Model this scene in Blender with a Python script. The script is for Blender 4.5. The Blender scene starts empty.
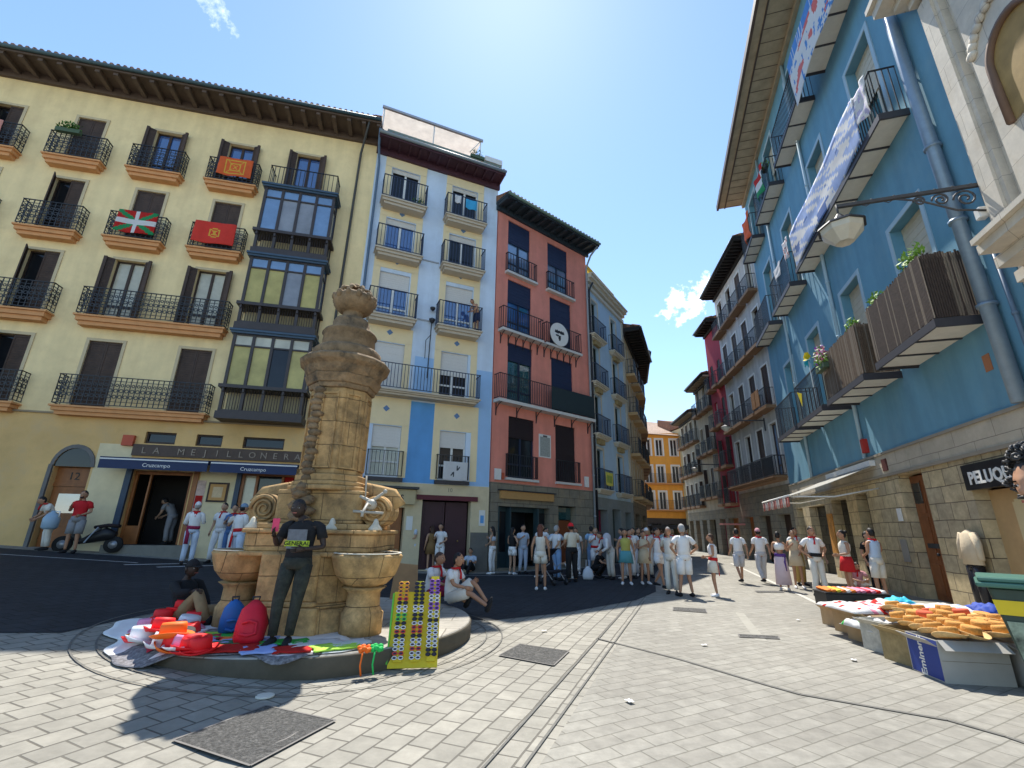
import bpy, bmesh, math, random
from math import sin, cos, pi, radians, sqrt, atan2, exp, tan
from mathutils import Vector, Matrix, noise
random.seed(7)
SC = bpy.context.scene
COL = SC.collection
# ---------------------------------------------------------------- camera
cam = bpy.data.cameras.new('camera'); co = bpy.data.objects.new('camera', cam); COL.objects.link(co)
cam.sensor_width = 36; cam.lens = 460/1024*36; cam.clip_end = 3000; cam.clip_start = .05
P, RL = radians(17.5), radians(1.0)
fw = Vector((0, cos(P), sin(P))); rt0 = Vector((1, 0, 0)); up0 = rt0.cross(fw)
rt = cos(RL)*rt0 + sin(RL)*up0; up = -sin(RL)*rt0 + cos(RL)*up0
co.matrix_world = Matrix(((rt.x, up.x, -fw.x, 0), (rt.y, up.y, -fw.y, 0), (rt.z, up.z, -fw.z, 1.6), (0, 0, 0, 1)))
SC.camera = co
# ---------------------------------------------------------------- light
SUN_AZ, SUN_EL = radians(-2.0), radians(61.5)
w = bpy.data.worlds.new('World'); SC.world = w; w.use_nodes = True
nt = w.node_tree; nt.nodes.clear()
N = nt.nodes.new; L = nt.links.new
sky = N('ShaderNodeTexSky'); sky.sky_type = 'NISHITA'; sky.sun_disc = False
sky.sun_elevation = SUN_EL; sky.sun_rotation = SUN_AZ; sky.air_density = 1.0; sky.dust_density = 0.12; sky.ozone_density = 4.0
bg = N('ShaderNodeBackground'); bg.inputs['Strength'].default_value = .118
out = N('ShaderNodeOutputWorld')
# small cloud over the roofs and a high wisp, as part of the sky
geo = N('ShaderNodeTexCoord')
def cloud(direction, size, stretch, dens, seed, prev):
    d = Vector(direction).normalized()
    side = d.cross(Vector((0, 0, 1))).normalized(); u_ = side.cross(d)
    a = radians(stretch[1]); e1 = (cos(a)*side + sin(a)*u_); e2 = (-sin(a)*side + cos(a)*u_)
    def dot(v):
        n = N('ShaderNodeVectorMath'); n.operation = 'DOT_PRODUCT'; n.inputs[1].default_value = v
        L(geo.outputs['Generated'], n.inputs[0]); return n.outputs['Value']
    def mth(op, a_, b_):
        n = N('ShaderNodeMath'); n.operation = op
        for i, q in enumerate((a_, b_)):
            if isinstance(q, (int, float)): n.inputs[i].default_value = q
            else: L(q, n.inputs[i])
        return n.outputs[0]
    x = mth('DIVIDE', dot(e1), size*stretch[0]); y = mth('DIVIDE', dot(e2), size)
    r2 = mth('ADD', mth('MULTIPLY', x, x), mth('MULTIPLY', y, y))
    front = mth('GREATER_THAN', dot(d), 0.2)
    no = N('ShaderNodeTexNoise'); no.inputs['Scale'].default_value = 2.2/size; no.inputs['Detail'].default_value = 7
    no.inputs['Roughness'].default_value = .62
    mp = N('ShaderNodeMapping'); mp.inputs['Location'].default_value = (seed, seed*.7, 0); L(geo.outputs['Generated'], mp.inputs[0]); L(mp.outputs[0], no.inputs['Vector'])
    v = mth('SUBTRACT', mth('MULTIPLY', no.outputs['Fac'], 2.4), mth('ADD', r2, .75))
    rmp = N('ShaderNodeMapRange'); rmp.inputs['From Min'].default_value = 0; rmp.inputs['From Max'].default_value = .6
    rmp.inputs['To Max'].default_value = dens; L(v, rmp.inputs['Value'])
    f = mth('MULTIPLY', rmp.outputs[0], front)
    mix = N('ShaderNodeMix'); mix.data_type = 'RGBA'; L(f, mix.inputs['Factor']); L(prev, mix.inputs['A'])
    mix.inputs['B'].default_value = (8, 8.2, 8.6, 1)
    return mix.outputs['Result']
tint = N('ShaderNodeMix'); tint.data_type = 'RGBA'; tint.blend_type = 'MULTIPLY'; tint.inputs['Factor'].default_value = 1
tint.inputs['B'].default_value = (.92, .92, .87, 1); L(sky.outputs[0], tint.inputs['A'])
c_ = cloud((.424, 1.0, .536), .05, (1.9, 28), 1.0, 3.1, tint.outputs['Result'])
c_ = cloud((-1.0, 1.0, 1.62), .03, (3.0, -35), .3, 8.4, c_)
L(c_, bg.inputs[0]); L(bg.outputs[0], out.inputs[0])
sl = bpy.data.lights.new('sun', 'SUN'); sl.energy = 2.95; sl.angle = radians(.53); sl.color = (1, .95, .86)
so = bpy.data.objects.new('sun', sl); COL.objects.link(so)
sd = Vector((sin(SUN_AZ)*cos(SUN_EL), cos(SUN_AZ)*cos(SUN_EL), sin(SUN_EL)))
so.rotation_euler = sd.to_track_quat('Z', 'Y').to_euler(); so.location = (0, 0, 40)
SC.view_settings.view_transform = 'Standard'; SC.view_settings.look = 'None'
SC.view_settings.exposure = 1.40; SC.view_settings.gamma = 1
# ---------------------------------------------------------------- helpers
def G(x, y): return .066*max(0., -x-2.1)*min(1, max(0, (y+6)/6))
def tag(o, label=None, cat=None, group=None, kind=None):
    if label: o['label'] = label
    if cat: o['category'] = cat
    if group: o['group'] = group
    if kind: o['kind'] = kind
    return o
def empty(name, loc=(0, 0, 0), rz=0, label=None, cat=None, group=None, parent=None):
    o = bpy.data.objects.new(name, None); COL.objects.link(o); o.location = loc; o.rotation_euler = (0, 0, rz)
    o.empty_display_size = .2
    if parent: o.parent = parent
    return tag(o, label, cat, group)
def link(name, me, parent=None, loc=(0, 0, 0), rz=0):
    o = bpy.data.objects.new(name, me); COL.objects.link(o); o.location = loc; o.rotation_euler = (0, 0, rz)
    if parent: o.parent = parent
    return o
def copy_tree(o, parent=None):
    c = o.copy(); COL.objects.link(c)
    if parent: c.parent = parent
    for ch in list(o.children): copy_tree(ch, c)
    return c
class MB:
    def __init__(s): s.v = []; s.f = []; s.m = []; s.sm = []
    def add(s, vs, fs, m=0, sm=False):
        b = len(s.v); s.v += [tuple(q) for q in vs]
        for f in fs: s.f.append([b+i for i in f]); s.m.append(m); s.sm.append(sm)
        return s
    def box(s, x0, x1, y0, y1, z0, z1, m=0):
        if x0 > x1: x0, x1 = x1, x0
        if y0 > y1: y0, y1 = y1, y0
        if z0 > z1: z0, z1 = z1, z0
        return s.add([(x0,y0,z0),(x1,y0,z0),(x1,y1,z0),(x0,y1,z0),(x0,y0,z1),(x1,y0,z1),(x1,y1,z1),(x0,y1,z1)],
              [(0,3,2,1),(4,5,6,7),(0,1,5,4),(1,2,6,5),(2,3,7,6),(3,0,4,7)], m)
    def obox(s, c, ex, ey, ez, m=0):   # oriented box: centre and half vectors
        c, ex, ey, ez = map(Vector, (c, ex, ey, ez))
        vs = [c+a*ex+b*ey+d*ez for d in (-1, 1) for a, b in ((-1,-1),(1,-1),(1,1),(-1,1))]
        return s.add(vs, [(0,3,2,1),(4,5,6,7),(0,1,5,4),(1,2,6,5),(2,3,7,6),(3,0,4,7)], m)
    def loft(s, rings, m=0, sm=True, cap=True, closed=False):
        n = len(rings[0]); vs = [q for r in rings for q in r]; fs = []
        k = len(rings)
        for i in range(k if closed else k-1):
            j = (i+1) % k
            for a in range(n):
                b = (a+1) % n; fs.append((i*n+a, i*n+b, j*n+b, j*n+a))
        if cap and not closed: fs.append(tuple(reversed(range(n)))); fs.append(tuple((k-1)*n+i for i in range(n)))
        return s.add(vs, fs, m, sm)
    def tube(s, pts, r, n=6, m=0, sm=True, ry=None, side=None, cap=True):
        pts = [Vector(p) for p in pts]; k = len(pts)
        rs = r if isinstance(r, (list, tuple)) else [r]*k
        rys = ry if isinstance(ry, (list, tuple)) else ([ry]*k if ry else rs)
        rings = []; pv = None
        for i, p in enumerate(pts):
            d = (pts[min(i+1, k-1)]-pts[max(i-1, 0)])
            if d.length < 1e-9: d = Vector((0, 0, 1))
            d.normalize()
            ref = Vector(side) if side is not None else (pv or (Vector((1, 0, 0)) if abs(d.x) < .8 else Vector((0, 1, 0))))
            a = ref-d*ref.dot(d)
            if a.length < 1e-6: a = d.orthogonal()
            a.normalize(); b = d.cross(a); pv = a
            rings.append([p+a*(rs[i]*cos(2*pi*j/n))+b*(rys[i]*sin(2*pi*j/n)) for j in range(n)])
        return s.loft(rings, m, sm, cap)
    def lathe(s, prof, c=(0, 0, 0), n=24, m=0, sm=True, flute=0, ph=0, sc=(1, 1)):
        rings = []
        for r, z in prof:
            rings.append([(c[0]+sc[0]*(r*(1+(flute*cos(8*2*pi*j/n) if flute else 0)))*cos(2*pi*j/n+ph), c[1]+sc[1]*(r*(1+(flute*cos(8*2*pi*j/n) if flute else 0)))*sin(2*pi*j/n+ph), c[2]+z) for j in range(n)])
        return s.loft(rings, m, sm)
    def grid(s, fn, nu, nv, mfn=None, sm=True, m=0):
        vs = [fn(i/nu, j/nv) for j in range(nv+1) for i in range(nu+1)]
        b = len(s.v); s.v += [tuple(q) for q in vs]
        for j in range(nv):
            for i in range(nu):
                a = b+j*(nu+1)+i; s.f.append([a, a+1, a+nu+2, a+nu+1])
                s.m.append(mfn((i+.5)/nu, (j+.5)/nv) if mfn else m); s.sm.append(sm)
        return s
    def ball(s, c, r, n=8, k=5, m=0, jit=0):
        rx, ry, rz = r if isinstance(r, (tuple, list)) else (r, r, r); rings = []
        for i in range(k+1):
            t = pi*(i+.02)/(k+.04)
            q = 1+jit*(random.random()-.5)
            rings.append([(c[0]+rx*q*sin(t)*cos(2*pi*j/n), c[1]+ry*q*sin(t)*sin(2*pi*j/n), c[2]-rz*cos(t)) for j in range(n)])
        return s.loft(rings, m, True)
    def mesh(s, name, mats, recalc=True, thick=0):
        me = bpy.data.meshes.new(name); me.from_pydata(s.v, [], s.f)
        for mt in (mats if isinstance(mats, (list, tuple)) else [mats]): me.materials.append(mt)
        me.polygons.foreach_set('material_index', s.m); me.polygons.foreach_set('use_smooth', s.sm)
        if recalc or thick:
            bm = bmesh.new(); bm.from_mesh(me)
            if thick: bmesh.ops.solidify(bm, geom=bm.faces[:], thickness=thick)
            bmesh.ops.recalc_face_normals(bm, faces=bm.faces[:]); bm.to_mesh(me); bm.free()
        me.update(); return me
    def build(s, name, mats, parent=None, loc=(0, 0, 0), rz=0, recalc=True, thick=0):
        return link(name, s.mesh(name, mats, recalc, thick), parent, loc, rz)
    def bevel(s, name, mats, parent=None, w_=.01, loc=(0, 0, 0), rz=0, seg=1):
        o = s.build(name, mats, parent, loc, rz); bm = bmesh.new(); bm.from_mesh(o.data)
        bmesh.ops.bevel(bm, geom=[e for e in bm.edges if len(e.link_faces) == 2 and e.calc_face_angle(0) > .5], offset=w_, segments=seg, affect='EDGES')
        bm.to_mesh(o.data); bm.free(); return o
# ---------------------------------------------------------------- materials
MATS = {}
def M(name, col, rough=.8, var=.12, scale=3., bump=0., metal=0., spec=.4, streak=0., big=0., emit=0, bscale=None, dirt=None):
    if name in MATS: return MATS[name]
    m = bpy.data.materials.new(name); m.use_nodes = True; t = m.node_tree; b = t.nodes['Principled BSDF']
    b.inputs['Roughness'].default_value = rough; b.inputs['Metallic'].default_value = metal; b.inputs['Specular IOR Level'].default_value = spec
    c = (*col, 1); b.inputs['Base Color'].default_value = c; n = t.nodes.new; l = t.links.new
    if var or bump:
        tc = n('ShaderNodeTexCoord')
        no = n('ShaderNodeTexNoise'); no.inputs['Scale'].default_value = scale; no.inputs['Detail'].default_value = 6; no.inputs['Roughness'].default_value = .65
        l(tc.outputs['Object'], no.inputs['Vector'])
        mr = n('ShaderNodeMapRange'); mr.inputs['From Min'].default_value = .25; mr.inputs['From Max'].default_value = .75
        mr.inputs['To Min'].default_value = 1-var; mr.inputs['To Max'].default_value = 1+var*.6; l(no.outputs['Fac'], mr.inputs['Value'])
        fac = mr.outputs[0]
        if streak or big:
            mp = n('ShaderNodeMapping'); mp.inputs['Scale'].default_value = (1.6, 1.6, .22) if streak else (.35, .35, .5)
            l(tc.outputs['Object'], mp.inputs[0]); n2 = n('ShaderNodeTexNoise'); n2.inputs['Scale'].default_value = 1.3; n2.inputs['Detail'].default_value = 5
            l(mp.outputs[0], n2.inputs['Vector']); m2 = n('ShaderNodeMapRange'); m2.inputs['From Min'].default_value = .35; m2.inputs['From Max'].default_value = .62
            m2.inputs['To Min'].default_value = 1-max(streak, big); m2.inputs['To Max'].default_value = 1.0; l(n2.outputs['Fac'], m2.inputs['Value'])
            mm = n('ShaderNodeMath'); mm.operation = 'MULTIPLY'; l(fac, mm.inputs[0]); l(m2.outputs[0], mm.inputs[1]); fac = mm.outputs[0]
        vm = n('ShaderNodeVectorMath'); vm.operation = 'SCALE'; vm.inputs[0].default_value = col; l(fac, vm.inputs['Scale'])
        src = vm.outputs[0]
        if dirt:   # stains with their own shape: colour, amount, scale
            n3 = n('ShaderNodeTexNoise'); n3.inputs['Scale'].default_value = dirt[2]; n3.inputs['Detail'].default_value = 8; n3.inputs['Roughness'].default_value = .7
            l(tc.outputs['Object'], n3.inputs['Vector']); m3 = n('ShaderNodeMapRange'); m3.inputs['From Min'].default_value = .5; m3.inputs['From Max'].default_value = .68
            m3.inputs['To Max'].default_value = dirt[1]; l(n3.outputs['Fac'], m3.inputs['Value'])
            mx = n('ShaderNodeMix'); mx.data_type = 'RGBA'; l(m3.outputs[0], mx.inputs['Factor']); l(src, mx.inputs['A']); mx.inputs['B'].default_value = (*dirt[0], 1); src = mx.outputs['Result']
        l(src, b.inputs['Base Color'])
        if bump:
            nb = n('ShaderNodeTexNoise'); nb.inputs['Scale'].default_value = bscale or scale*4; nb.inputs['Detail'].default_value = 5; l(tc.outputs['Object'], nb.inputs['Vector'])
            bp = n('ShaderNodeBump'); bp.inputs['Strength'].default_value = bump; bp.inputs['Distance'].default_value = .02
            l(nb.outputs['Fac'], bp.inputs['Height']); l(bp.outputs[0], b.inputs['Normal'])
    if emit: b.inputs['Emission Color'].default_value = c; b.inputs['Emission Strength'].default_value = emit
    MATS[name] = m; return m
def bricks(name, c1, c2, mortar, bw, bh, ms=.012, rough=.8, bump=.5, plane='xz', rot=0, var=.25, nscale=2.5, squash=1, freq=2, off=.5, stain=None):
    if name in MATS: return MATS[name]
    m = bpy.data.materials.new(name); m.use_nodes = True; t = m.node_tree; b = t.nodes['Principled BSDF']; n = t.nodes.new; l = t.links.new
    b.inputs['Roughness'].default_value = rough; b.inputs['Specular IOR Level'].default_value = .3
    tc = n('ShaderNodeTexCoord'); src = tc.outputs['Object']
    if plane == 'xz':
        sp = n('ShaderNodeSeparateXYZ'); l(src, sp.inputs[0]); cb = n('ShaderNodeCombineXYZ'); ad = n('ShaderNodeMath'); ad.operation = 'ADD'
        l(sp.outputs[0], ad.inputs[0]); l(sp.outputs[1], ad.inputs[1]); l(ad.outputs[0], cb.inputs[0]); l(sp.outputs[2], cb.inputs[1]); src = cb.outputs[0]
    mp = n('ShaderNodeMapping'); mp.inputs['Rotation'].default_value = (0, 0, rot); l(src, mp.inputs[0])
    # slight waviness so rows are not ruler-straight
    wn = n('ShaderNodeTexNoise'); wn.inputs['Scale'].default_value = 1.1; l(mp.outputs[0], wn.inputs['Vector'])
    wv = n('ShaderNodeVectorMath'); wv.operation = 'MULTIPLY_ADD'; l(wn.outputs['Color'], wv.inputs[0]); wv.inputs[1].default_value = (.05, .05, 0); l(mp.outputs[0], wv.inputs[2])
    br = n('ShaderNodeTexBrick'); br.offset = off; br.squash = squash; br.squash_frequency = freq
    br.inputs['Scale'].default_value = 1; br.inputs['Brick Width'].default_value = bw; br.inputs['Row Height'].default_value = bh
    br.inputs['Mortar Size'].default_value = ms; br.inputs['Mortar Smooth'].default_value = .3; br.inputs['Bias'].default_value = 0
    br.inputs['Color1'].default_value = (*c1, 1); br.inputs['Color2'].default_value = (*c2, 1); br.inputs['Mortar'].default_value = (*mortar, 1)
    l(wv.outputs[0], br.inputs['Vector'])
    no = n('ShaderNodeTexNoise'); no.inputs['Scale'].default_value = nscale; no.inputs['Detail'].default_value = 8; no.inputs['Roughness'].default_value = .7; l(tc.outputs['Object'], no.inputs['Vector'])
    mr = n('ShaderNodeMapRange'); mr.inputs['From Min'].default_value = .3; mr.inputs['From Max'].default_value = .7; mr.inputs['To Min'].default_value = 1-var; mr.inputs['To Max'].default_value = 1+var*.5; l(no.outputs['Fac'], mr.inputs['Value'])
    nb = n('ShaderNodeTexNoise'); nb.inputs['Scale'].default_value = .35; nb.inputs['Detail'].default_value = 4; l(tc.outputs['Object'], nb.inputs['Vector'])
    m2 = n('ShaderNodeMapRange'); m2.inputs['From Min'].default_value = .35; m2.inputs['From Max'].default_value = .65; m2.inputs['To Min'].default_value = 1-var*.5; m2.inputs['To Max'].default_value = 1.05; l(nb.outputs['Fac'], m2.inputs['Value'])
    mm = n('ShaderNodeMath'); mm.operation = 'MULTIPLY'; l(mr.outputs[0], mm.inputs[0]); l(m2.outputs[0], mm.inputs[1])
    vm = n('ShaderNodeVectorMath'); vm.operation = 'SCALE'; l(br.outputs['Color'], vm.inputs[0]); l(mm.outputs[0], vm.inputs['Scale']); src = vm.outputs[0]
    if stain:
        n3 = n('ShaderNodeTexNoise'); n3.inputs['Scale'].default_value = stain[2]; n3.inputs['Detail'].default_value = 8; n3.inputs['Roughness'].default_value = .75
        l(tc.outputs['Object'], n3.inputs['Vector']); m3 = n('ShaderNodeMapRange'); m3.inputs['From Min'].default_value = .5; m3.inputs['From Max'].default_value = .7
        m3.inputs['To Max'].default_value = stain[1]; l(n3.outputs['Fac'], m3.inputs['Value'])
        mx = n('ShaderNodeMix'); mx.data_type = 'RGBA'; l(m3.outputs[0], mx.inputs['Factor']); l(src, mx.inputs['A']); mx.inputs['B'].default_value = (*stain[0], 1); src = mx.outputs['Result']
    l(src, b.inputs['Base Color'])
    if bump:
        ad = n('ShaderNodeMath'); ad.operation = 'MULTIPLY_ADD'; l(no.outputs['Fac'], ad.inputs[0]); ad.inputs[1].default_value = .5
        inv = n('ShaderNodeMath'); inv.operation = 'SUBTRACT'; inv.inputs[0].default_value = 1; l(br.outputs['Fac'], inv.inputs[1]); l(inv.outputs[0], ad.inputs[2])
        bp = n('ShaderNodeBump'); bp.inputs['Strength'].default_value = bump; bp.inputs['Distance'].default_value = .012; l(ad.outputs[0], bp.inputs['Height']); l(bp.outputs[0], b.inputs['Normal'])
    MATS[name] = m; return m
def glass(name, col, rough=.04, spec=1.0, coat=.6):
    if name in MATS: return MATS[name]
    m = M(name, col, rough, .35, 1.2, spec=spec); m.node_tree.nodes['Principled BSDF'].inputs['IOR'].default_value = 1.8 if coat > .3 else 1.45; m.node_tree.nodes['Principled BSDF'].inputs['Coat Weight'].default_value = coat
    return m
def thin(m, k=.4):
    t = m.node_tree; b = t.nodes['Principled BSDF']; o = t.nodes['Material Output']; tr = t.nodes.new('ShaderNodeBsdfTranslucent'); mx = t.nodes.new('ShaderNodeMixShader'); mx.inputs[0].default_value = k
    c = b.inputs['Base Color']
    if c.links: t.links.new(c.links[0].from_socket, tr.inputs[0])
    else: tr.inputs[0].default_value = c.default_value
    t.links.new(b.outputs[0], mx.inputs[1]); t.links.new(tr.outputs[0], mx.inputs[2]); t.links.new(mx.outputs[0], o.inputs[0]); return m
iron = M('iron_black', (.025, .028, .035), .5, .15, 9, spec=.5)
iron_blue = M('iron_blue_black', (.03, .045, .09), .5, .1, 9)
gls_dark = glass('glass_dark', (.018, .02, .024), .06, .5, 0); gls_blue = glass('glass_blue', (.03, .10, .30)); gls_curt = glass('glass_curtained', (.55, .53, .42), .1, .5, .3)
gls_sky = glass('glass_sky', (.12, .22, .38)); gls_teal = glass('glass_teal', (.03, .10, .11))  # glass_blue and glass_sky hold the sky's reflection in their base colour
shut_br = M('shutter_brown', (.075, .045, .032), .65, .3, 6, streak=.3)
wood_or = M('varnished_wood', (.36, .13, .035), .45, .3, 5, streak=.35)
wood_dk = M('dark_wood', (.06, .035, .025), .6, .3, 5, streak=.3)
white_p = M('white_paint', (.75, .74, .70), .6, .08, 4); cream_p = M('cream_paint', (.66, .60, .47), .7, .1, 4)
blind_w = M('cream_roller_blind', (.68, .65, .60), .6, .08, 12); blind_navy = M('navy_shutter', (.018, .028, .07), .5, .2, 9)
tile = bricks('roof_tile', (.34, .17, .10), (.26, .13, .08), (.12, .07, .05), .2, .25, .02, .85, .8, 'xy')
cloth_red = M('red_cloth', (.62, .025, .02), .85, .15, 7); cloth_white = M('white_cloth', (.82, .81, .80), .9, .06, 9, bump=.15)
thin(cloth_red, .35); thin(cloth_white, .35)
plant_m = M('leaf_green', (.08, .19, .03), .6, .4, 20, spec=.3); plant_l = M('leaf_bright', (.20, .36, .04), .6, .4, 20)
black_p = M('black_plastic', (.015, .015, .017), .45, .1, 6); grey_s = M('grey_steel', (.32, .32, .33), .4, .1, 8, metal=.6)
def text_mesh(txt, size, ext=.01, bold=0):
    cu = bpy.data.curves.new('lettering', 'FONT'); cu.body = txt; cu.size = size; cu.extrude = ext; cu.align_x = 'CENTER'; cu.offset = bold; cu.resolution_u = 2
    o = bpy.data.objects.new('lettering', cu); COL.objects.link(o)
    bpy.context.view_layer.update(); dg = bpy.context.evaluated_depsgraph_get()
    me = bpy.data.meshes.new_from_object(o.evaluated_get(dg)); bpy.data.objects.remove(o); bpy.data.curves.remove(cu); return me
def text(txt, size, mat, parent, loc, rx=pi/2, rz=0, ry=0, name='lettering', ext=.008, bold=0, shear=None):
    me = text_mesh(txt, size, ext, bold); me.materials.clear(); me.materials.append(mat)
    o = link(name, me, parent, loc); o.rotation_euler = (rx, ry, rz); return o
# ---------------------------------------------------------------- ground
pav_rot = radians(21)
pave = bricks('grey_pavers', (.34, .32, .27), (.275, .26, .22), (.125, .115, .095), .27, .22, .010, .75, .6, 'xy', rot=pav_rot+pi/2, var=.22, nscale=5, stain=((.17, .16, .135), .45, 1.7))
pave_r = bricks('small_setts', (.31, .295, .255), (.265, .25, .215), (.18, .17, .14), .34, .17, .007, .8, .5, 'xy', rot=radians(-28), var=.25, nscale=6, stain=((.18, .17, .145), .55, 2.3))
shade_setts = bricks('shadow_dark_setts', (.026, .032, .040), (.019, .024, .031), (.009, .011, .014), .30, .25, .012, .8, .6, 'xy', rot=pav_rot+pi/2, var=.35, nscale=5, stain=((.04, .046, .052), .5, 1.3))  # road setts with the buildings' shade put into their dark colour
def sheet(name, fn, mat, off, kind='structure'):
    return tag(fn.build(name, mat, recalc=False), kind=kind)
xs = [-900, -300, -100, -45] + [-30+i*.9 for i in range(31)] + [-2.1, 0, 3, 8, 15, 25, 60, 200, 900]
ys = [-600, -150, -40, -12, -6, -4, -2, 0, 2, 4, 6, 8, 10, 14, 18, 24, 32, 45, 70, 150, 400, 1200]
g = MB(); vs = [(x, y, G(max(x, -30), y)) for y in ys for x in xs]; fs = []
for j in range(len(ys)-1):
    for i in range(len(xs)-1):
        a = j*len(xs)+i; fs.append((a, a+1, a+len(xs)+1, a+len(xs)))
g.add(vs, fs); sheet('ground', g, pave, 0)
def poly_sheet(name, pts, mat, off):
    """polygon laid on the ground, cut where the ground slope starts"""
    bm = bmesh.new(); bv = [bm.verts.new((x, y, 0)) for x, y in pts]; bm.faces.new(bv)
    for cx in [-2.1]+[-2.1-1.5*i for i in range(1, 20)]:
        bmesh.ops.bisect_plane(bm, geom=bm.verts[:]+bm.edges[:]+bm.faces[:], plane_co=(cx, 0, 0), plane_no=(1, 0, 0))
    for cy in [0]: bmesh.ops.bisect_plane(bm, geom=bm.verts[:]+bm.edges[:]+bm.faces[:], plane_co=(0, cy, 0), plane_no=(0, 1, 0))
    for v in bm.verts: v.co.z = G(v.co.x, v.co.y)+off
    bmesh.ops.recalc_face_normals(bm, faces=bm.faces[:])
    for f in bm.faces:
        if f.normal.z < 0: f.normal_flip()
    me = bpy.data.meshes.new(name); bm.to_mesh(me); bm.free(); me.materials.append(mat)
    return tag(link(name, me), kind='structure')
# right-hand field of small setts, divided by the drain line that runs up the square
poly_sheet('sett_paving', [(-.55, 1.8), (3.25, 12.0), (5.0, 17.0), (9.3, 29), (20, 60), (40, 60), (40, -8), (-4.3, -8)], pave_r, .004)
poly_sheet('shadow_dark_road', [(-30, 5.2), (-14, 5.6), (-7, 6.0), (-5.7, 6.6), (-5.6, 8.5), (-3.0, 9.6), (-.3, 9.3), (1.2, 10.3), (3.1, 12.2), (4.1, 13.9), (5.6, 19), (7.4, 24), (9.5, 31), (12.5, 43), (14, 51.9), (12.5, 51.9), (9.2, 33.5), (7.0, 27.4), (4.2, 22.6), (-.4, 18.6), (-5.9, 16.0), (-13.5, 14.4), (-30, 11)], shade_setts, .006)  # darkened road area, outline drawn after the buildings' cast shadow
mk = M('road_marking_white', (.62, .62, .60), .7, .25, 14)
def strip(name, a, b, wd, mat, off):
    a = Vector(a); b = Vector(b); d = (b-a).normalized(); n_ = Vector((-d.y, d.x))*wd/2
    return poly_sheet(name, [tuple(a-n_), tuple(b-n_), tuple(b+n_), tuple(a+n_)], mat, off)
strip('road_marking', (-16, 12.3), (-10.2, 13.6), .07, mk, .011); strip('road_marking', (-10.1, 13.0), (-9.2, 14.6), .1, mk, .011)
strip('road_marking', (-9.3, 13.1), (-8.4, 14.9), .1, mk, .011); strip('road_marking', (-1.6, 17.6), (4.6, 18.6), .07, mk, .011)
strip('road_marking', (4.6, 18.7), (6.6, 24.5), .08, mk, .011)
chan = M('drain_channel', (.14, .135, .12), .8, .3, 8, bump=.3)
strip('drain_channel', (-.75, 1.6), (3.28, 12.1), .022, chan, .012); strip('drain_channel', (-1.02, 1.6), (2.95, 12.0), .02, chan, .012)
seam = [(1.38, 7.97), (1.9, 7.3), (2.26, 6.83), (2.87, 5.81), (3.06, 5.53), (3.64, 5.14), (4.02, 4.89), (4.2, 4.55), (4.3, 4.1), (4.3, 3.0)]
for a, b in zip(seam[:-1], seam[1:]): strip('repair_seam', a, b, .05, chan, .012)
kerb = M('kerb_stone', (.48, .46, .41), .7, .15, 5)
strip('kerb_strip', (4.75, 1.5), (7.0, 10.72), .1, M('kerb_grey', (.30, .285, .245), .75, .15, 5), .010)
strip('kerb_strip', (7.0, 10.72), (8.34, 14.8), .12, kerb, .012); strip('kerb_strip', (8.34, 14.8), (12.2, 27), .14, kerb, .012)
strip('pale_slab_strip', (3.95, 8.0), (4.85, 10.6), .16, M('pale_slab', (.315, .30, .255), .75, .2, 4), .0065)
# curved paving ring round the fountain platform
FX, FY = -2.95, 7.95
rg = MB(); n = 72
for k, (r0, r1) in enumerate(((2.62, 2.635), (2.86, 2.875))):
    vs = []
    for i in range(n):
        a = 2*pi*i/n
        for r in (r0-.003, r1+.003): x, y = FX+r*cos(a), FY+r*sin(a); vs.append((x, y, G(x, y)+.013))
    rg.add(vs, [(2*i, 2*i+1, (2*i+3) % (2*n), (2*i+2) % (2*n)) for i in range(n)])
tag(rg.build('paving_ring', chan), kind='structure')
# covers let into the paving
cov = M('cover_concrete', (.11, .107, .10), .85, .85, 42, bump=1.0, dirt=((.28, .27, .25), .6, 30))
def cover(pts, label, round_=False, cat='cover', frame=.02):
    z = .012; t = empty('manhole_cover', (sum(p[0] for p in pts)/4, sum(p[1] for p in pts)/4, 0), 0, label, cat)
    c = Vector(t.location[:2])
    def z0(x, y): return G(x, y)+z
    b = MB(); q = [Vector(p)-c for p in pts]; b.add([(p.x, p.y, z0(*(p+c))) for p in q], [(0, 1, 2, 3)]); b.build('plate', cov, t)
    f = MB()
    for i in range(4):
        a_, b_ = q[i], q[(i+1) % 4]; d = (b_-a_).normalized(); n_ = Vector((-d.y, d.x))*frame
        f.add([(*p, z0(*(p+c))+.003) for p in (a_-n_*.5, b_-n_*.5, b_+n_*.5, a_+n_*.5)], [(0, 1, 2, 3)])
    if round_:
        for rr in (.3, .27):
            nn = 28; vs = []
            for i in range(nn):
                for r in (rr-.008, rr+.008): x, y = r*cos(2*pi*i/nn), r*sin(2*pi*i/nn); vs.append((x, y, z0(x+c.x, y+c.y)+.004))
            f.add(vs, [(2*i, 2*i+1, (2*i+3) % (2*nn), (2*i+2) % (2*nn)) for i in range(nn)])
    f.build('rim', M('cover_rim', (.16, .15, .14), .6, .2, 9), t)
cover([(-2.51, 4.13), (-2.2, 4.92), (-1.46, 4.63), (-1.76, 3.83)], 'large square speckled cover in the pavers in front of the fountain', True)
cover([(-.11, 6.85), (.18, 7.5), (.85, 7.14), (.57, 6.42)], 'mid sized speckled cover in the middle of the sunlit square')
cover([(3.5, 10.73), (3.66, 11.2), (4.3, 11.0), (4.12, 10.5)], 'narrow grey grate by the feet of the group in white', False, 'grate')
cover([(3.72, 8.23), (3.8, 8.45), (4.4, 8.35), (4.3, 8.13)], 'dark slot grate alone on the sunlit setts right of centre', False, 'grate')
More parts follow.
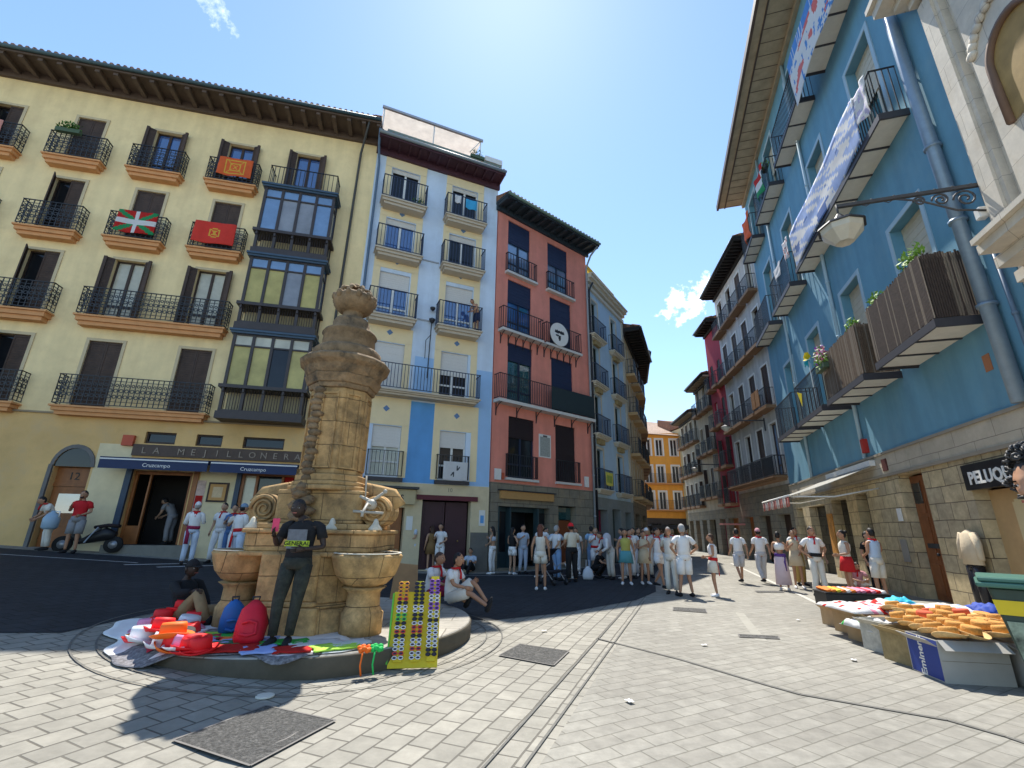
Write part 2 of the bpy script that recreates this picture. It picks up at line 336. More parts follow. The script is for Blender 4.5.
cover([(7.0, 14.07), (7.15, 14.5), (8.0, 14.55), (7.8, 14.15)], 'grate behind the walking couple on the pale kerb side', False, 'grate')
d = MB(); d.lathe([(.085, 0), (.085, .012), (.07, .014)], n=20); tag(d.build('drain_cap', M('cap_pale', (.6, .58, .5), .6, .1), None, (-2.33, 5.15, G(-2.33, 5.15)+.004)), 'small round pale metal cap in the paving below the platform', 'cap')
for x, y, a in ((2.9, 7.6, .3), (4.6, 6.9, 1.1), (1.2, 5.2, 2.0), (5.6, 9.8, .7), (-1.9, 3.4, 1.6), (.6, 8.4, .2)):
    b = MB(); b.grid(lambda u, v: ((u-.5)*.09, (v-.5)*.06, .006+.012*abs(sin(u*5+a)*cos(v*4))), 5, 4); o = b.build('paper_scrap', M('paper_white', (.7, .69, .66), .8, .1), None, (x, y, G(x, y)+.014), a, recalc=False, thick=.002)
    tag(o, {2.9: 'scrap of paper near the repair seam in the middle of the square', 4.6: 'scrap of paper beside the pale slab strip', 1.2: 'scrap of paper by the drain line in the near foreground', 5.6: 'scrap of paper near the far end of the box row', -1.9: 'scrap of paper just below the large square cover', .6: 'scrap of paper beyond the mid sized cover'}[x], 'litter')
# hills closing the end of the street
hm = M('hill_green', (.10, .12, .07), .9, .3, .2)
h = MB(); h.grid(lambda u, v: (-40+150*u, 95+60*v, -3+(17*sin(pi*min(1, v*1.05)/1.3)+2*noise.noise(Vector((u*6, v*5, 1))))*(.55+.45*sin(pi*u))), 24, 8); tag(h.build('hill', hm), kind='structure')
# ---------------------------------------------------------------- facade kit
CACHE = {}
SPLIT = ('cream_panel', 'blue_wall_panel', 'light_blue_wall_panel', 'plaster_patch', 'meter_box', 'shop_panel', 'string_course', 'shop_door', 'shop_front', 'shop_glass', 'cornice', 'balcony_screen', 'terrace_awning', 'bar_interior_')
class Facade:
    def __init__(F, name, A, t, s, label, cat='building', z=0, group=None):
        F.s = s; F.A = A; F.t = radians(t); F.e = (sin(F.t), cos(F.t))
        F.root = empty(name, (A[0], A[1], z), pi/2-F.t, label, cat, group); F.op = []
    def world(F, u, o, z):   # point in world coordinates
        k = 1 if F.s < 0 else -1
        return (F.A[0]+F.e[0]*u+k*cos(F.t)*o, F.A[1]+F.e[1]*u-k*sin(F.t)*o, z)
    def box(F, mb, u0, u1, o0, o1, z0, z1, m=0): return mb.box(u0, u1, F.s*o0, F.s*o1, z0, z1, m)
    def wall(F, u0, u1, z0, z1, depth, mat, reveal=.22, name='wall', o=0, back=True):
        s = F.s; ops = [q for q in F.op if q[0] < u1 and q[0] > u0 and q[1]+q[3]/2 > z0 and q[1]+q[3]/2 < z1]
        U = sorted({u0, u1}|{round(q[0]-q[2]/2, 4) for q in ops}|{round(q[0]+q[2]/2, 4) for q in ops})
        Z = sorted({z0, z1}|{round(q[1], 4) for q in ops if q[1] > z0}|{round(q[1]+q[3], 4) for q in ops if q[1]+q[3] < z1})
        b = MB(); y = s*o
        for i in range(len(U)-1):
            for j in range(len(Z)-1):
                cu, cz = (U[i]+U[i+1])/2, (Z[j]+Z[j+1])/2
                if any(abs(cu-q[0]) < q[2]/2 and q[1] < cz < q[1]+q[3] for q in ops): continue
                b.add([(U[i], y, Z[j]), (U[i+1], y, Z[j]), (U[i+1], y, Z[j+1]), (U[i], y, Z[j+1])], [(0, 1, 2, 3) if s < 0 else (3, 2, 1, 0)])
        yr = s*(o-reveal)
        for q in ops:
            a, c, d, e = q[0]-q[2]/2, q[0]+q[2]/2, max(q[1], z0), min(q[1]+q[3], z1)
            for (p1, p2) in (((a, d), (a, e)), ((a, e), (c, e)), ((c, e), (c, d)), ((c, d), (a, d))):
                fc = [(p1[0], y, p1[1]), (p2[0], y, p2[1]), (p2[0], yr, p2[1]), (p1[0], yr, p1[1])]
                b.add(fc, [(0, 1, 2, 3) if s > 0 else (3, 2, 1, 0)])
        yb = -s*depth
        fr = [(u0, y, z0), (u1, y, z0), (u1, y, z1), (u0, y, z1)]; bk = [(u0, yb, z0), (u1, yb, z0), (u1, yb, z1), (u0, yb, z1)]
        fs = [(1, 5, 6, 2), (4, 0, 3, 7), (3, 2, 6, 7), (5, 4, 7, 6)]
        b.add(fr+bk, fs if s < 0 else [tuple(reversed(f)) for f in fs])
        return b.build(name, mat, F.root, recalc=False)
    def mesh_at(F, key, name, fn, mats, parent, u, z, o=0):
        k = (key, F.s, name)
        if k not in CACHE:
            mb = MB(); fn(mb); CACHE[k] = mb.mesh(name, mats)
        return link(name, CACHE[k], parent, (u, F.s*o, z))
    def window(F, u, z, w, h, kind='french', frame=wood_dk, pane=gls_dark, trim=None, shut=shut_br, blind=None, bl=.4, rec=.16, tw=.10, mull=1, cut=True, name='window', wo=None, transom=0):
        if cut: F.op.append((u, z, w, h))
        s = F.s
        def bx(mb, a, b, c, d, e, f, m=0): mb.box(a, b, s*c, s*d, e, f, m)
        def fr(mb):
            ft = .055
            bx(mb, -w/2, -w/2+ft, -rec-.03, -rec+.03, 0, h); bx(mb, w/2-ft, w/2, -rec-.03, -rec+.03, 0, h)
            bx(mb, -w/2+ft, w/2-ft, -rec-.03, -rec+.03, h-ft, h); bx(mb, -w/2+ft, w/2-ft, -rec-.03, -rec+.03, 0, ft*1.4)
            for i in range(mull):
                c = -w/2+w*(i+1)/(mull+1); bx(mb, c-.045, c+.045, -rec-.032, -rec+.028, ft, h-ft)
            if h > 1.9: bx(mb, -w/2+ft, w/2-ft, -rec-.028, -rec+.022, .55, .62)
            if transom: bx(mb, -w/2+ft, w/2-ft, -rec-.034, -rec+.034, h*transom, h*transom+.06)
            if trim: 
                for a, b, e, f in ((-w/2-tw, -w/2, 0, h+tw), (w/2, w/2+tw, 0, h+tw), (-w/2, w/2, h, h+tw)): bx(mb, a, b, .002, .03, e, f, 1)
        W = F.mesh_at((w, h, kind, frame.name, trim.name if trim else '', rec, mull, transom, tw), name, fr, [frame, trim or frame], F.root, u, z)
        F.mesh_at((w, h, pane.name, rec), 'pane', lambda mb: bx(mb, -w/2+.03, w/2-.03, -rec-.05, -rec-.02, .03, h-.03), [pane], W, 0, 0)
        if blind:
            F.mesh_at((w, h, blind.name, bl, rec), 'roller_blind', lambda mb: [bx(mb, -w/2+.01, w/2-.01, -rec+.035, -rec+.055+(.006 if i % 2 else 0), h*(1-bl)+i*h*bl/14, h*(1-bl)+(i+1)*h*bl/14) for i in range(14)], [blind], W, 0, 0)
        def leaf(mb, x0, ww, yo, ang):
            # louvred panel hinged at x0, extending ww along rotated direction
            ca, sa = cos(ang), sin(ang); ex = Vector((ca, s*sa, 0)); ny = Vector((-s*sa*1.0, ca, 0))
            def ob(a, b, e, f, th): mb.obox(Vector((x0, s*yo, 0))+ex*(a+b)/2+Vector((0, 0, (e+f)/2)), ex*(b-a)/2, ny*th, Vector((0, 0, (f-e)/2)))
            ob(0, .05, 0, h, .018) if ww > 0 else ob(-.05, 0, 0, h, .018)
            q = ww; a0, a1 = (0, ww) if ww > 0 else (ww, 0)
            ob(a1-.05 if ww > 0 else a0, a1 if ww > 0 else a0+.05, 0, h, .018)
            for e, f in ((0, .12), (h*.45, h*.45+.08), (h-.08, h)): ob(a0+.05, a1-.05, e, f, .016)
            ns = int(h/.085)
            for i in range(ns):
                zc = h*(i+.5)/ns; mb.obox(Vector((x0, s*yo, zc))+ex*(a0+a1)/2, ex*((a1-a0)/2-.04), ny*.006+Vector((0, 0, .014)), Vector((0, 0, .034))-ny*.006)
        if kind == 'open':
            for sd in (-1, 1):
                F.mesh_at((w, h, 'open', sd, shut.name), 'shutter', lambda mb: (leaf(mb, sd*w/2, sd*.30, .03, radians(28)*sd), leaf(mb, sd*(w/2+.27), -sd*.10, .2, radians(8)*sd)), [shut], W, 0, 0)
        if kind == 'closed':
            for sd in (-1, 1):
                F.mesh_at((w, h, 'closed', sd, shut.name), 'shutter', lambda mb: leaf(mb, sd*w/2, -sd*(w/2-.004), -.05, 0), [shut], W, 0, 0)
        if kind == 'half':
            F.mesh_at((w, h, 'half', 1, shut.name), 'shutter', lambda mb: leaf(mb, w/2, -(w/2), -.05, 0), [shut], W, 0, 0)
            F.mesh_at((w, h, 'half', 0, shut.name), 'shutter', lambda mb: leaf(mb, -w/2, w*.4, .02, radians(62)), [shut], W, 0, 0)
        return W
    def balcony(F, u0, u1, z, dep=.42, th=.3, slab=None, rail=None, h=1.05, orn=0, bars=.115, lip=True, under=None, name='balcony', panels=0, brackets=0, brm=None, bulge=0):
        s = F.s; wd = u1-u0; rail = rail or iron
        def sl_(mb):
            F.box(mb, -wd/2, wd/2, -.02, dep, -.06 if lip else -th, 0)
            if lip: F.box(mb, -wd/2+.06, wd/2-.06, -.02, dep-.06, -th*.6, -.062); F.box(mb, -wd/2+.14, wd/2-.14, -.02, dep-.13, -th, -th*.6-.002)
            if panels:
                for i in range(panels+1): c = -wd/2+.03+(wd-.06)*i/panels; F.box(mb, c-.03, c+.03, .0, dep, -th-.03, -th-.002, 1)
                F.box(mb, -wd/2-.02, wd/2+.02, dep, dep+.04, -th-.05, .03, 1)
                for a in (-wd/2-.02, wd/2-.02): F.box(mb, a, a+.04, 0, dep-.001, -th-.06, .035, 1)
        B = F.mesh_at((wd, dep, th, slab.name, panels, lip), name, sl_, [slab, under or iron], F.root, (u0+u1)/2, z)
        def rl(mb):
            y1 = dep-.05; r = .011
            segs = [((-wd/2+.05, .0), (-wd/2+.05, y1)), ((-wd/2+.05, y1), (wd/2-.05, y1)), ((wd/2-.05, y1), (wd/2-.05, 0))]
            for (a, b) in segs:
                a_ = Vector((a[0], s*a[1], 0)); b_ = Vector((b[0], s*b[1], 0)); d = b_-a_; ln = d.length; d.normalize()
                for zz, rr in ((.07, .014), (h, .022)): mb.obox((a_+b_)/2+Vector((0, 0, zz)), d*(ln/2+rr), Vector((-d.y, d.x, 0))*rr, Vector((0, 0, .012)))
                if orn: mb.obox((a_+b_)/2+Vector((0, 0, h-.13)), d*ln/2, Vector((-d.y, d.x, 0))*.008, Vector((0, 0, .008))); mb.obox((a_+b_)/2+Vector((0, 0, .2)), d*ln/2, Vector((-d.y, d.x, 0))*.008, Vector((0, 0, .008)))
                nb = max(2, int(ln/(bars*(1.0 if not orn else 1.35))))
                for i in range(nb+1):
                    p = a_+d*ln*i/nb
                    if bulge and 0 < a[1]+b[1]: 
                        nrm = Vector((-d.y, d.x, 0))*(-s if True else 1)
                        mb.tube([p+Vector((0, 0, .07)), p+nrm*bulge*-s*0+Vector((0, 0, .3)), p+Vector((0, 0, h))], r, 4, sm=False)
                    else: mb.obox(p+Vector((0, 0, (h+.07)/2)), d*r, Vector((-d.y, d.x, 0))*r, Vector((0, 0, (h-.07)/2)))
                    if orn and i < nb:    # cast lattice: ring and scrolls between the bars
                        c = a_+d*ln*(i+.5)/nb; w_ = ln/nb*.36
                        for zc, rr in ((h*.36, w_), (h*.56, w_*1.05), (h*.74, w_*.8)):
                            pts = [c+d*rr*cos(2*pi*k/6)+Vector((0, 0, zc+rr*sin(2*pi*k/6))) for k in range(7)]
                            for k in range(6):
                                q0, q1 = pts[k], pts[k+1]; dd = (q1-q0); mb.obox((q0+q1)/2, dd/2, Vector((-d.y, d.x, 0))*.007, dd.cross(Vector((-d.y, d.x, 0))).normalized()*.012)
        F.mesh_at((wd, dep, h, orn, rail.name, bars), 'railing', rl, [rail], B, 0, 0)
        for i in range(brackets):
            c = -wd/2+.15+(wd-.3)*i/max(1, brackets-1)
            def bk(mb):
                mb.tube([(0, s*.02, -th-.5), (0, s*.06, -th-.25), (0, s*dep*.5, -th-.08), (0, s*dep*.9, -th-.01)], .022, 5)
                F.box(mb, -.02, .02, 0, .03, -th-.55, -th-.01)
            F.mesh_at((dep, th), 'bracket', bk, [brm or iron], B, c, 0)
        return B
    def trimbox(F, name, mat, *boxes, parent=None):
        if name in SPLIT and len(boxes) > 1:
            for q in boxes: F.trimbox(name, mat, q)
            return
        mb = MB()
        for q in boxes: F.box(mb, *q)
        return mb.build(name, mat, parent or F.root)
    def eave(F, u0, u1, z, ov, mat, raft=.55, th=.10, rm=None, rw=.12, drop=.16, gutter=None, rise=.35, name='eave', depth=6, tiles=True):
        mb = MB(); s = F.s
        F.box(mb, u0, u1, -.3, ov, z, z+th); F.box(mb, u0, u1, ov-.06, ov+.0, z-.08, z-.002)
        F.box(mb, u0, u1, 0.003, .12, z-.34, z-.002)
        n = int((u1-u0)/raft)
        for i in range(n+1):
            c = u0+rw/2+.02+(u1-u0-rw-.04)*i/n; F.box(mb, c-rw/2, c+rw/2, .13, ov-.07, z-drop, z-.003, 1)
        E = mb.build(name, [mat, rm or mat], F.root)
        g_ = MB(); g_.tube([(u0, s*(ov+.06), z+.06), (u1, s*(ov+.06), z+.06)], .075, 8); g_.build('gutter', gutter or iron, E)
        if tiles:
            r = MB(); y0, y1 = s*(ov+.03), -s*depth; z0 = z+th+.02; z1 = z0+rise*(depth+ov)
            r.add([(u0, y0, z0), (u1, y0, z0), (u1, y1, z1), (u0, y1, z1), (u0, y1, z0-.01), (u1, y1, z0-.01)], [(0, 1, 2, 3), (0, 3, 4), (1, 5, 2), (3, 2, 5, 4), (0, 4, 5, 1)])
            k = int((u1-u0)/.23)
            for i in range(k): c = u0+.12+(u1-u0-.24)*i/max(1, k-1); r.tube([(c, y0, z0+.02), (c, s*(ov-.5), z0+.02+rise*.53)], .075, 6)
            r.build('roof', tile, F.root)
        return E
def pipe(label, pts, r, mat, name='drainpipe', clips=True):
    t = empty(name, pts[0], 0, label, 'drainpipe'); o = Vector(pts[0]); b = MB(); b.tube([Vector(p)-o for p in pts], r, 10); b.build('pipe', mat, t)
    if clips:
        n = int((Vector(pts[-1])-Vector(pts[-2])).length/2.2)
        for i in range(1, n+1):
            p = Vector(pts[-2]).lerp(Vector(pts[-1]), i/(n+1))-o; c = MB(); c.tube([(0, 0, -.03), (0, 0, .03)], r*1.3, 10); c.build('clip', mat, t, tuple(p))
    return t
def foliage(mb, c, r, n, leaf=.06, m=0):
    for i in range(n):
        d = Vector((random.gauss(0, 1), random.gauss(0, 1), random.gauss(0, .8))).normalized()*random.random()**.45
        p = Vector(c)+Vector((d.x*r[0], d.y*r[1], d.z*r[2])); a = Vector((random.gauss(0, 1), random.gauss(0, 1), random.gauss(0, 1))).normalized()*leaf*random.uniform(.6, 1.3)
        b = a.orthogonal().normalized()*leaf*.45; mb.add([p-a, p+b, p+a, p-b], [(0, 1, 2, 3)], m)
def potplant(F, u, o, z, wd, label, leafm=None, h=.25, flowers=None, kind='trough'):
    p = F.world(u, o, z); t = empty('potted_plant', p, pi/2-F.t, label, 'plant')
    b = MB()
    if kind == 'trough': b.box(-wd/2, wd/2, -.08, .08, 0, .17)
    else: b.lathe([(.08, 0), (.12, .2), (.11, .2)], n=12)
    b.build('planter', M('planter_green', (.07, .11, .06), .7), t)
    f = MB(); foliage(f, (0, 0, .17+h*.6), (wd*.55, .16, h), int(150*max(.5, wd)), .07); f.build('foliage', leafm or plant_m, t, recalc=False)
    if flowers:
        for nm, cl in flowers:
            q = MB(); foliage(q, (0, 0, .25+h*.7), (wd*.5, .2, h*.8), 45, .06); q.build('flowers', M(nm, cl, .7), t, recalc=False)
    return t
def flag(F, u, o, z, wd, ht, fn, mats, label, name='flag', cat='flag', wave=.03, nu=30, nv=18, seed=0, hang=True, slant=0, group=None):
    p = F.world(u, o, z); s = F.s; b = MB()
    b.grid(lambda a, c: ((a-.5)*wd+slant*c, s*(wave*sin(a*9+seed+c*2)*(1-.5*(1-c))+wave*.6*noise.noise(Vector((a*4+seed, c*3, 0)))), -c*ht-.03*sin(a*3.1+seed)*c-wave*.6*noise.noise(Vector((a*3, seed, c)))), nu, nv, fn)
    return tag(b.build(name, mats, None, p, pi/2-F.t, recalc=False, thick=.004), label, cat, group)
# ---------------------------------------------------------------- cream building on the left
plas_y = M('cream_plaster', (.92, .72, .38), .85, .10, 2.2, bump=.2, streak=.13, dirt=((.66, .48, .25), .45, .7), bscale=30)
plas_lo = M('ochre_plaster', (.78, .50, .20), .85, .16, 1.6, bump=.2, big=.18, dirt=((.46, .34, .20), .6, .8), bscale=30)
slab_or = M('orange_cornice', (.66, .32, .13), .8, .15, 4)
trim_y = M('stone_trim', (.58, .47, .29), .8, .12, 4)
FL = Facade('cream_building', (-13.47, 15.34), 77.3, -1, 'cream apartment building on the left with black iron balconies and dark glazed bays')
for i, u in enumerate((-9.2, -6.4, -3.63, -.9, 1.84)):
    k5 = ['closed', 'half', 'closed', 'open', 'open'][i]; k4 = ['closed', 'closed', 'half', 'closed', 'closed'][i]
    k3 = ['closed', 'open', 'half', 'open', 'open'][i]; k2 = ['half', 'closed', 'half', 'closed', 'closed'][i]
    FL.window(u, 14.87, .95, 2.15, k5, pane=gls_blue if i > 2 else gls_dark, trim=trim_y)
    FL.window(u, 11.72, .98, 2.35, k4, trim=trim_y)
    FL.window(u, 8.52, 1.0, 2.42, k3, pane=gls_curt if i > 2 else gls_dark, trim=trim_y)
    FL.window(u+(.12 if i == 4 else 0), 5.27, 1.02, 2.4, k2, trim=trim_y)
    for z, th, wd in ((14.85, .34, 1.0), (11.7, .34, 1.05)):
        FL.balcony(u-.95, u+.98, z, .42, .34, slab_or, orn=1)
    if i < 3:
        FL.balcony(u-.95, u+.95, 8.5, .42, .36, slab_or, orn=1); FL.balcony(u-.85, u+.9, 5.25, .42, .3, slab_or, orn=1)
FL.balcony(-1.9, 2.85, 8.5, .42, .36, slab_or, orn=1); FL.balcony(-1.75, 2.85, 5.25, .42, .3, slab_or, orn=1)
FL.window(4.5, 14.95, .95, 2.15, 'open', pane=gls_blue, trim=trim_y)
for u, w_ in ((1.5, .92), (3.0, .82), (4.75, 1.35)): FL.window(u, 4.17, w_, .4, 'none', mull=0, rec=.1, pane=gls_dark)
# ground storey openings
FL.op += [(-.78, .3, 1.02, 3.0), (1.85, .9, 1.75, 2.36), (5.15, 2.2, 1.75, 1.1)]
FL.wall(-16, 7.3, 5.05, 18.62, 11, plas_y)
FL.wall(-16, 7.3, -.6, 5.05, 11, plas_lo, o=.03, reveal=.3)
FL.trimbox('string_course', M('grey_string', (.32, .25, .16), .85), (-16, 7.3, .035, .09, 5.0, 5.06))
FL.trimbox('plaster_patch', M('pale_plaster', (.74, .62, .38), .85, .12, 3, bump=.15), (-.20, .80, .034, .045, .2, 4.1))
FL.trimbox('plaster_patch', MATS['pale_plaster'], (2.98, 4.2, .034, .045, .5, 3.3))
FL.eave(-16, 7.45, 18.64, 1.1, M('eave_brown', (.11, .075, .055), .7, .2, 5), raft=.62, th=.16, drop=.2, rw=.16, gutter=M('zinc_dark', (.05, .09, .10), .5), rise=.3)
ch = MB(); FL.box(ch, 6.75, 7.2, -1.6, -1.1, 18.8, 20.9); FL.box(ch, 6.7, 7.25, -1.65, -1.05, 20.9, 21.0); FL.box(ch, 6.8, 7.15, -1.55, -1.15, 21.0, 21.3, 1); ch.build('chimney', [plas_lo, tile], FL.root)
# glazed bays
bay_m = M('bay_dark_paint', (.055, .045, .045), .5, .2, 6); bay_b = M('bay_blue_lead', (.05, .09, .14), .5, .2, 5)
def bay(z0, zc, zg, z1, pm, top_blue=True):
    u0, u1, o = 3.3, 5.98, .72; b = MB(); bx = lambda *a: FL.box(b, *a)
    B = bx
    bx(u0-.08, u1+.08, 0, o+.08, z1-.10, z1, 1); bx(u0-.12, u1+.12, 0, o+.13, z1-.02, z1+.06, 1)
    bx(u0-.05, u1+.05, 0, o+.05, z0, z0+.25); bx(u0-.1, u1+.1, 0, o+.1, zg-.16, zg-.04); bx(u0, u1, 0, o, z0+.26, z0+.32)
    for i in range(5):
        c = u0+.05+(u1-u0-.1)*i/4
        bx(c-.05, c+.05, o-.1, o, z0+.3, z1-.1); bx(c-.035, c+.035, o, o+.06, zg-.3, zg-.17)
    tz = z1-.1-.48
    for zz in (tz, z1-.16): bx(u0+.06, u1-.06, o-.09, o-.01, zz, zz+.06)
    for uu in (u0, u1-.1):
        bx(uu, uu+.1, 0, .06, z0+.3, z1-.1); bx(uu+.01, uu+.09, 0, o-.1, tz, tz+.06); bx(uu+.01, uu+.09, 0, o-.1, zg-.17, zg-.1)
    w_ = b.build('bay_window', [bay_m, bay_b], FL.root)
    for i in range(4):
        c0 = u0+.05+(u1-u0-.1)*i/4+.04; c1 = u0+.05+(u1-u0-.1)*(i+1)/4-.04
        p = MB(); FL.box(p, c0, c1, o-.07, o-.05, zg-.04, tz); FL.box(p, c0, c1, o-.07, o-.05, tz+.06, z1-.16, 1); p.build('pane', [pm[i], gls_sky if top_blue else gls_curt], w_)
    for uu, q in ((u0+.04, 0), (u1-.06, 1)):
        p = MB(); FL.box(p, uu, uu+.02, .06, o-.1, zg-.1, tz); FL.box(p, uu, uu+.02, .06, o-.1, tz+.06, z1-.12); p.build('pane', gls_sky, w_)
    s_ = MB(); FL.box(s_, u0+.04, u1-.04, .1, .14, z0+.32, zg-.17, 1)
    nb = 28
    for i in range(nb):
        c = u0+.1+(u1-u0-.2)*(i+.5)/nb; s_.tube([(c, FL.s*(o-.05), z0+.3), (c, FL.s*(o-.05), zg-.16)], [.012, .012], 5)
    for k in range(6): c = .1+(o-.2)*k/5; s_.tube([(u1-.05, FL.s*c, z0+.3), (u1-.05, FL.s*c, zg-.16)], .012, 5)
    s_.build('baluster', [bay_m, M('bay_panel_yellow', (.42, .36, .22), .6, .2, 3)], w_)
yellow_refl = glass('glass_yellow_reflection', (.50, .43, .16), .12, .25, .1)  # yellow reflection of the houses opposite, put into the pane colour
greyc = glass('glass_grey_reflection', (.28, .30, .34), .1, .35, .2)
bay(11.55, 12.3, 12.68, 14.72, [gls_sky, greyc, greyc, gls_sky]); bay(8.4, 9.1, 9.5, 11.5, [yellow_refl, yellow_refl, greyc, yellow_refl]); bay(5.05, 5.95, 6.3, 8.3, [yellow_refl, yellow_refl, gls_dark, yellow_refl], False)
r_ = FL.balcony(3.3, 5.98, 14.8, .7, .02, bay_b, lip=False, h=.95, bars=.16, name='bay_roof_balcony')
# doors and shop front of the ground storey
def door(F, u, z, w_, h, mat, label_mat=None, arch=False, o=-.25, leaves=1, name='door', fan=False, handle=True, panels=3):
    b = MB(); th = .06
    for k in range(leaves):
        a = -w_/2+w_*k/leaves+.02; c = -w_/2+w_*(k+1)/leaves-.02
        F.box(b, u+a, u+c, o, o+th, z, z+h)
        for i in range(panels): F.box(b, u+a+.1, u+c-.1, o+th, o+th+.02, z+.15+i*(h-.2)/panels, z+.02+(i+1)*(h-.2)/panels)
    d = b.build(name, mat, F.root)
    if handle: hb = MB(); hb.ball((u+w_*.3, F.s*(o+th+.05), z+1.0), .035, 8, 5); hb.build('handle', M('brass', (.5, .36, .12), .3, .1, metal=1), d)
    return d
dd = door(FL, -.78, .72, 1.0, 1.95, wood_or, o=-.25)
tr = MB(); FL.box(tr, -1.29, -.28, -.24, -.17, 2.68, 2.8); FL.box(tr, -1.29, -.28, -.25, -.19, 2.8, 3.28); tr.build('transom_panel', wood_or, dd)
gl = MB(); FL.box(gl, -1.05, -.45, -.185, -.165, 1.85, 2.45); gl.build('glass', gls_sky, dd)
ar = MB(); n = 12
for i in range(n):   # round arch over the door in relief with a dark fanlight
    a0, a1 = pi*i/n, pi*(i+1)/n
    for (r0, r1, oo, mm) in ((.0, .5, .05, 1), (.5, .6, .09, 0)):
        ar.add([(-.78+r*cos(a)*1.02, FL.s*q, 3.3+r*sin(a)*1.2) for q in (.031, oo) for r, a in ((r0, a0), (r1, a0), (r1, a1), (r0, a1))], [(4, 5, 6, 7), (0, 1, 5, 4), (2, 3, 7, 6), (1, 2, 6, 5)], mm)
ar.build('arched_fanlight', [M('grey_stone', (.16, .15, .14), .8, .2, 4), gls_dark], dd)
FL.trimbox('door_jamb', MATS['grey_stone'], (-1.4, -1.3, .034, .12, .3, 3.35))
def ftext(F, txt, size, mat, u, z, o, parent=None, name='lettering', ext=.006, tilt=0, bold=0):
    me = text_mesh(txt, size, ext, bold); me.materials.clear(); me.materials.append(mat)
    ob = link(name, me, parent or F.root, (u, F.s*o, z)); ob.rotation_euler = (pi/2, tilt, 0 if F.s < 0 else pi); return ob
ftext(FL, '12', .34, M('number_black', (.02, .015, .01), .5), -.78, 2.9, -.185, dd, 'door_number')
# bar front
navy = M('bar_front_navy', (.035, .06, .10), .5, .2, 5)
FL.trimbox('pilaster', navy, (.80, .97, .034, .14, .55, 3.3))
FL.trimbox('pilaster', navy, (4.12, 4.27, .046, .14, 2.1, 3.3))
FL.trimbox('step', M('step_stone', (.20, .19, .16), .85, .2, 5), (.8, 3.2, .034, .45, .3, .92))
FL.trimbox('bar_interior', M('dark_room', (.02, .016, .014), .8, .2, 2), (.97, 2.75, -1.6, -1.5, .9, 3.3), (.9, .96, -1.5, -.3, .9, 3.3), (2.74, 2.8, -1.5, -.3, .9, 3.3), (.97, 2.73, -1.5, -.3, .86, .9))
fr = MB()
for a, b_ in ((.98, 1.06), (1.42, 1.47), (2.62, 2.72)): FL.box(fr, a, b_, -.2, -.1, .93, 3.2)
FL.box(fr, .98, 2.72, -.21, -.09, 3.15, 3.25); FL.box(fr, 1.06, 1.42, -.19, -.12, .93, 1.5)
FLd = fr.build('bar_door', wood_or, FL.root)
FL.trimbox('side_panel', wood_or, (2.78, 2.93, .034, .08, .9, 3.3)); FL.trimbox('poster', M('poster_red_white', (.62, .45, .38), .7, .4, 9), (2.94, 3.2, .05, .06, 1.9, 3.0)); FL.trimbox('poster', cloth_red, (2.96, 3.18, .061, .066, 2.1, 2.5))
pf = MB(); FL.box(pf, 3.3, 3.92, .05, .09, 2.3, 2.95); FL.box(pf, 3.36, 3.86, .091, .1, 2.36, 2.89, 1); FL.box(pf, 3.46, 3.76, .101, .104, 2.45, 2.8, 2)
pf.build('menu_frame', [wood_dk, M('ochre_panel', (.55, .30, .10), .7), M('parchment', (.66, .5, .3), .7, .2, 14)], FL.root)
wb = MB()
for a, b_ in ((4.28, 4.36), (4.72, 4.8), (5.55, 5.62), (5.95, 6.03)): FL.box(wb, a, b_, -.12, .07, 2.2, 3.3)
FL.box(wb, 4.28, 6.03, -.12, .08, 3.22, 3.32); FL.box(wb, 4.2, 6.1, -.12, .14, 2.12, 2.2)
W = wb.build('bar_window', wood_or, FL.root)
p = MB(); FL.box(p, 4.36, 4.72, -.05, -.03, 2.2, 3.22, 1); FL.box(p, 4.8, 5.55, -.05, -.03, 2.2, 3.22); FL.box(p, 5.62, 5.95, -.05, -.03, 2.2, 3.22, 2); p.build('pane', [gls_dark, gls_curt, cloth_red], W)
sg = MB(); FL.box(sg, .8, 6.2, .05, .12, 3.74, 4.12); S_ = sg.build('fascia_sign', M('fascia_brown', (.085, .055, .04), .6, .2, 5), FL.root)
let = M('brushed_letters', (.20, .16, .13), .4, .1, 9, metal=.7)
for i, c in enumerate('LA MEJILLONERA'):
    if c != ' ': ftext(FL, c, .3, let, 1.15+i*.37, 3.82, .125, S_, ext=.015)
FL.trimbox('alarm_box', M('alarm_red', (.5, .09, .04), .6), (.45, .78, .04, .16, 4.05, 4.4))
# navy awning, retracted
aw = empty('bar_awning', FL.world(3.3, .1, 3.4), pi/2-FL.t, 'navy retracted awning with a white edge across the bar front', 'awning')
b = MB()
for u0, u1 in ((-2.95, .12), (.2, 2.85)):
    b.box(u0, u1, -.75, -.55, .05, .18); b.box(u0, u1, -.02, -.56, .16, .2); b.box(u0, u1, -.752, -.75, .10, .14, 1); b.box(u0, u1, -.745, -.73, -.18, .05)
b.build('awning_cover', [M('awning_navy', (.015, .03, .09), .6, .15, 6), white_p], aw)
for uu in (-1.35, 1.5):
    o = text('Cruzcampo', .17, white_p, aw, (uu, -.75, -.1), ext=.003)
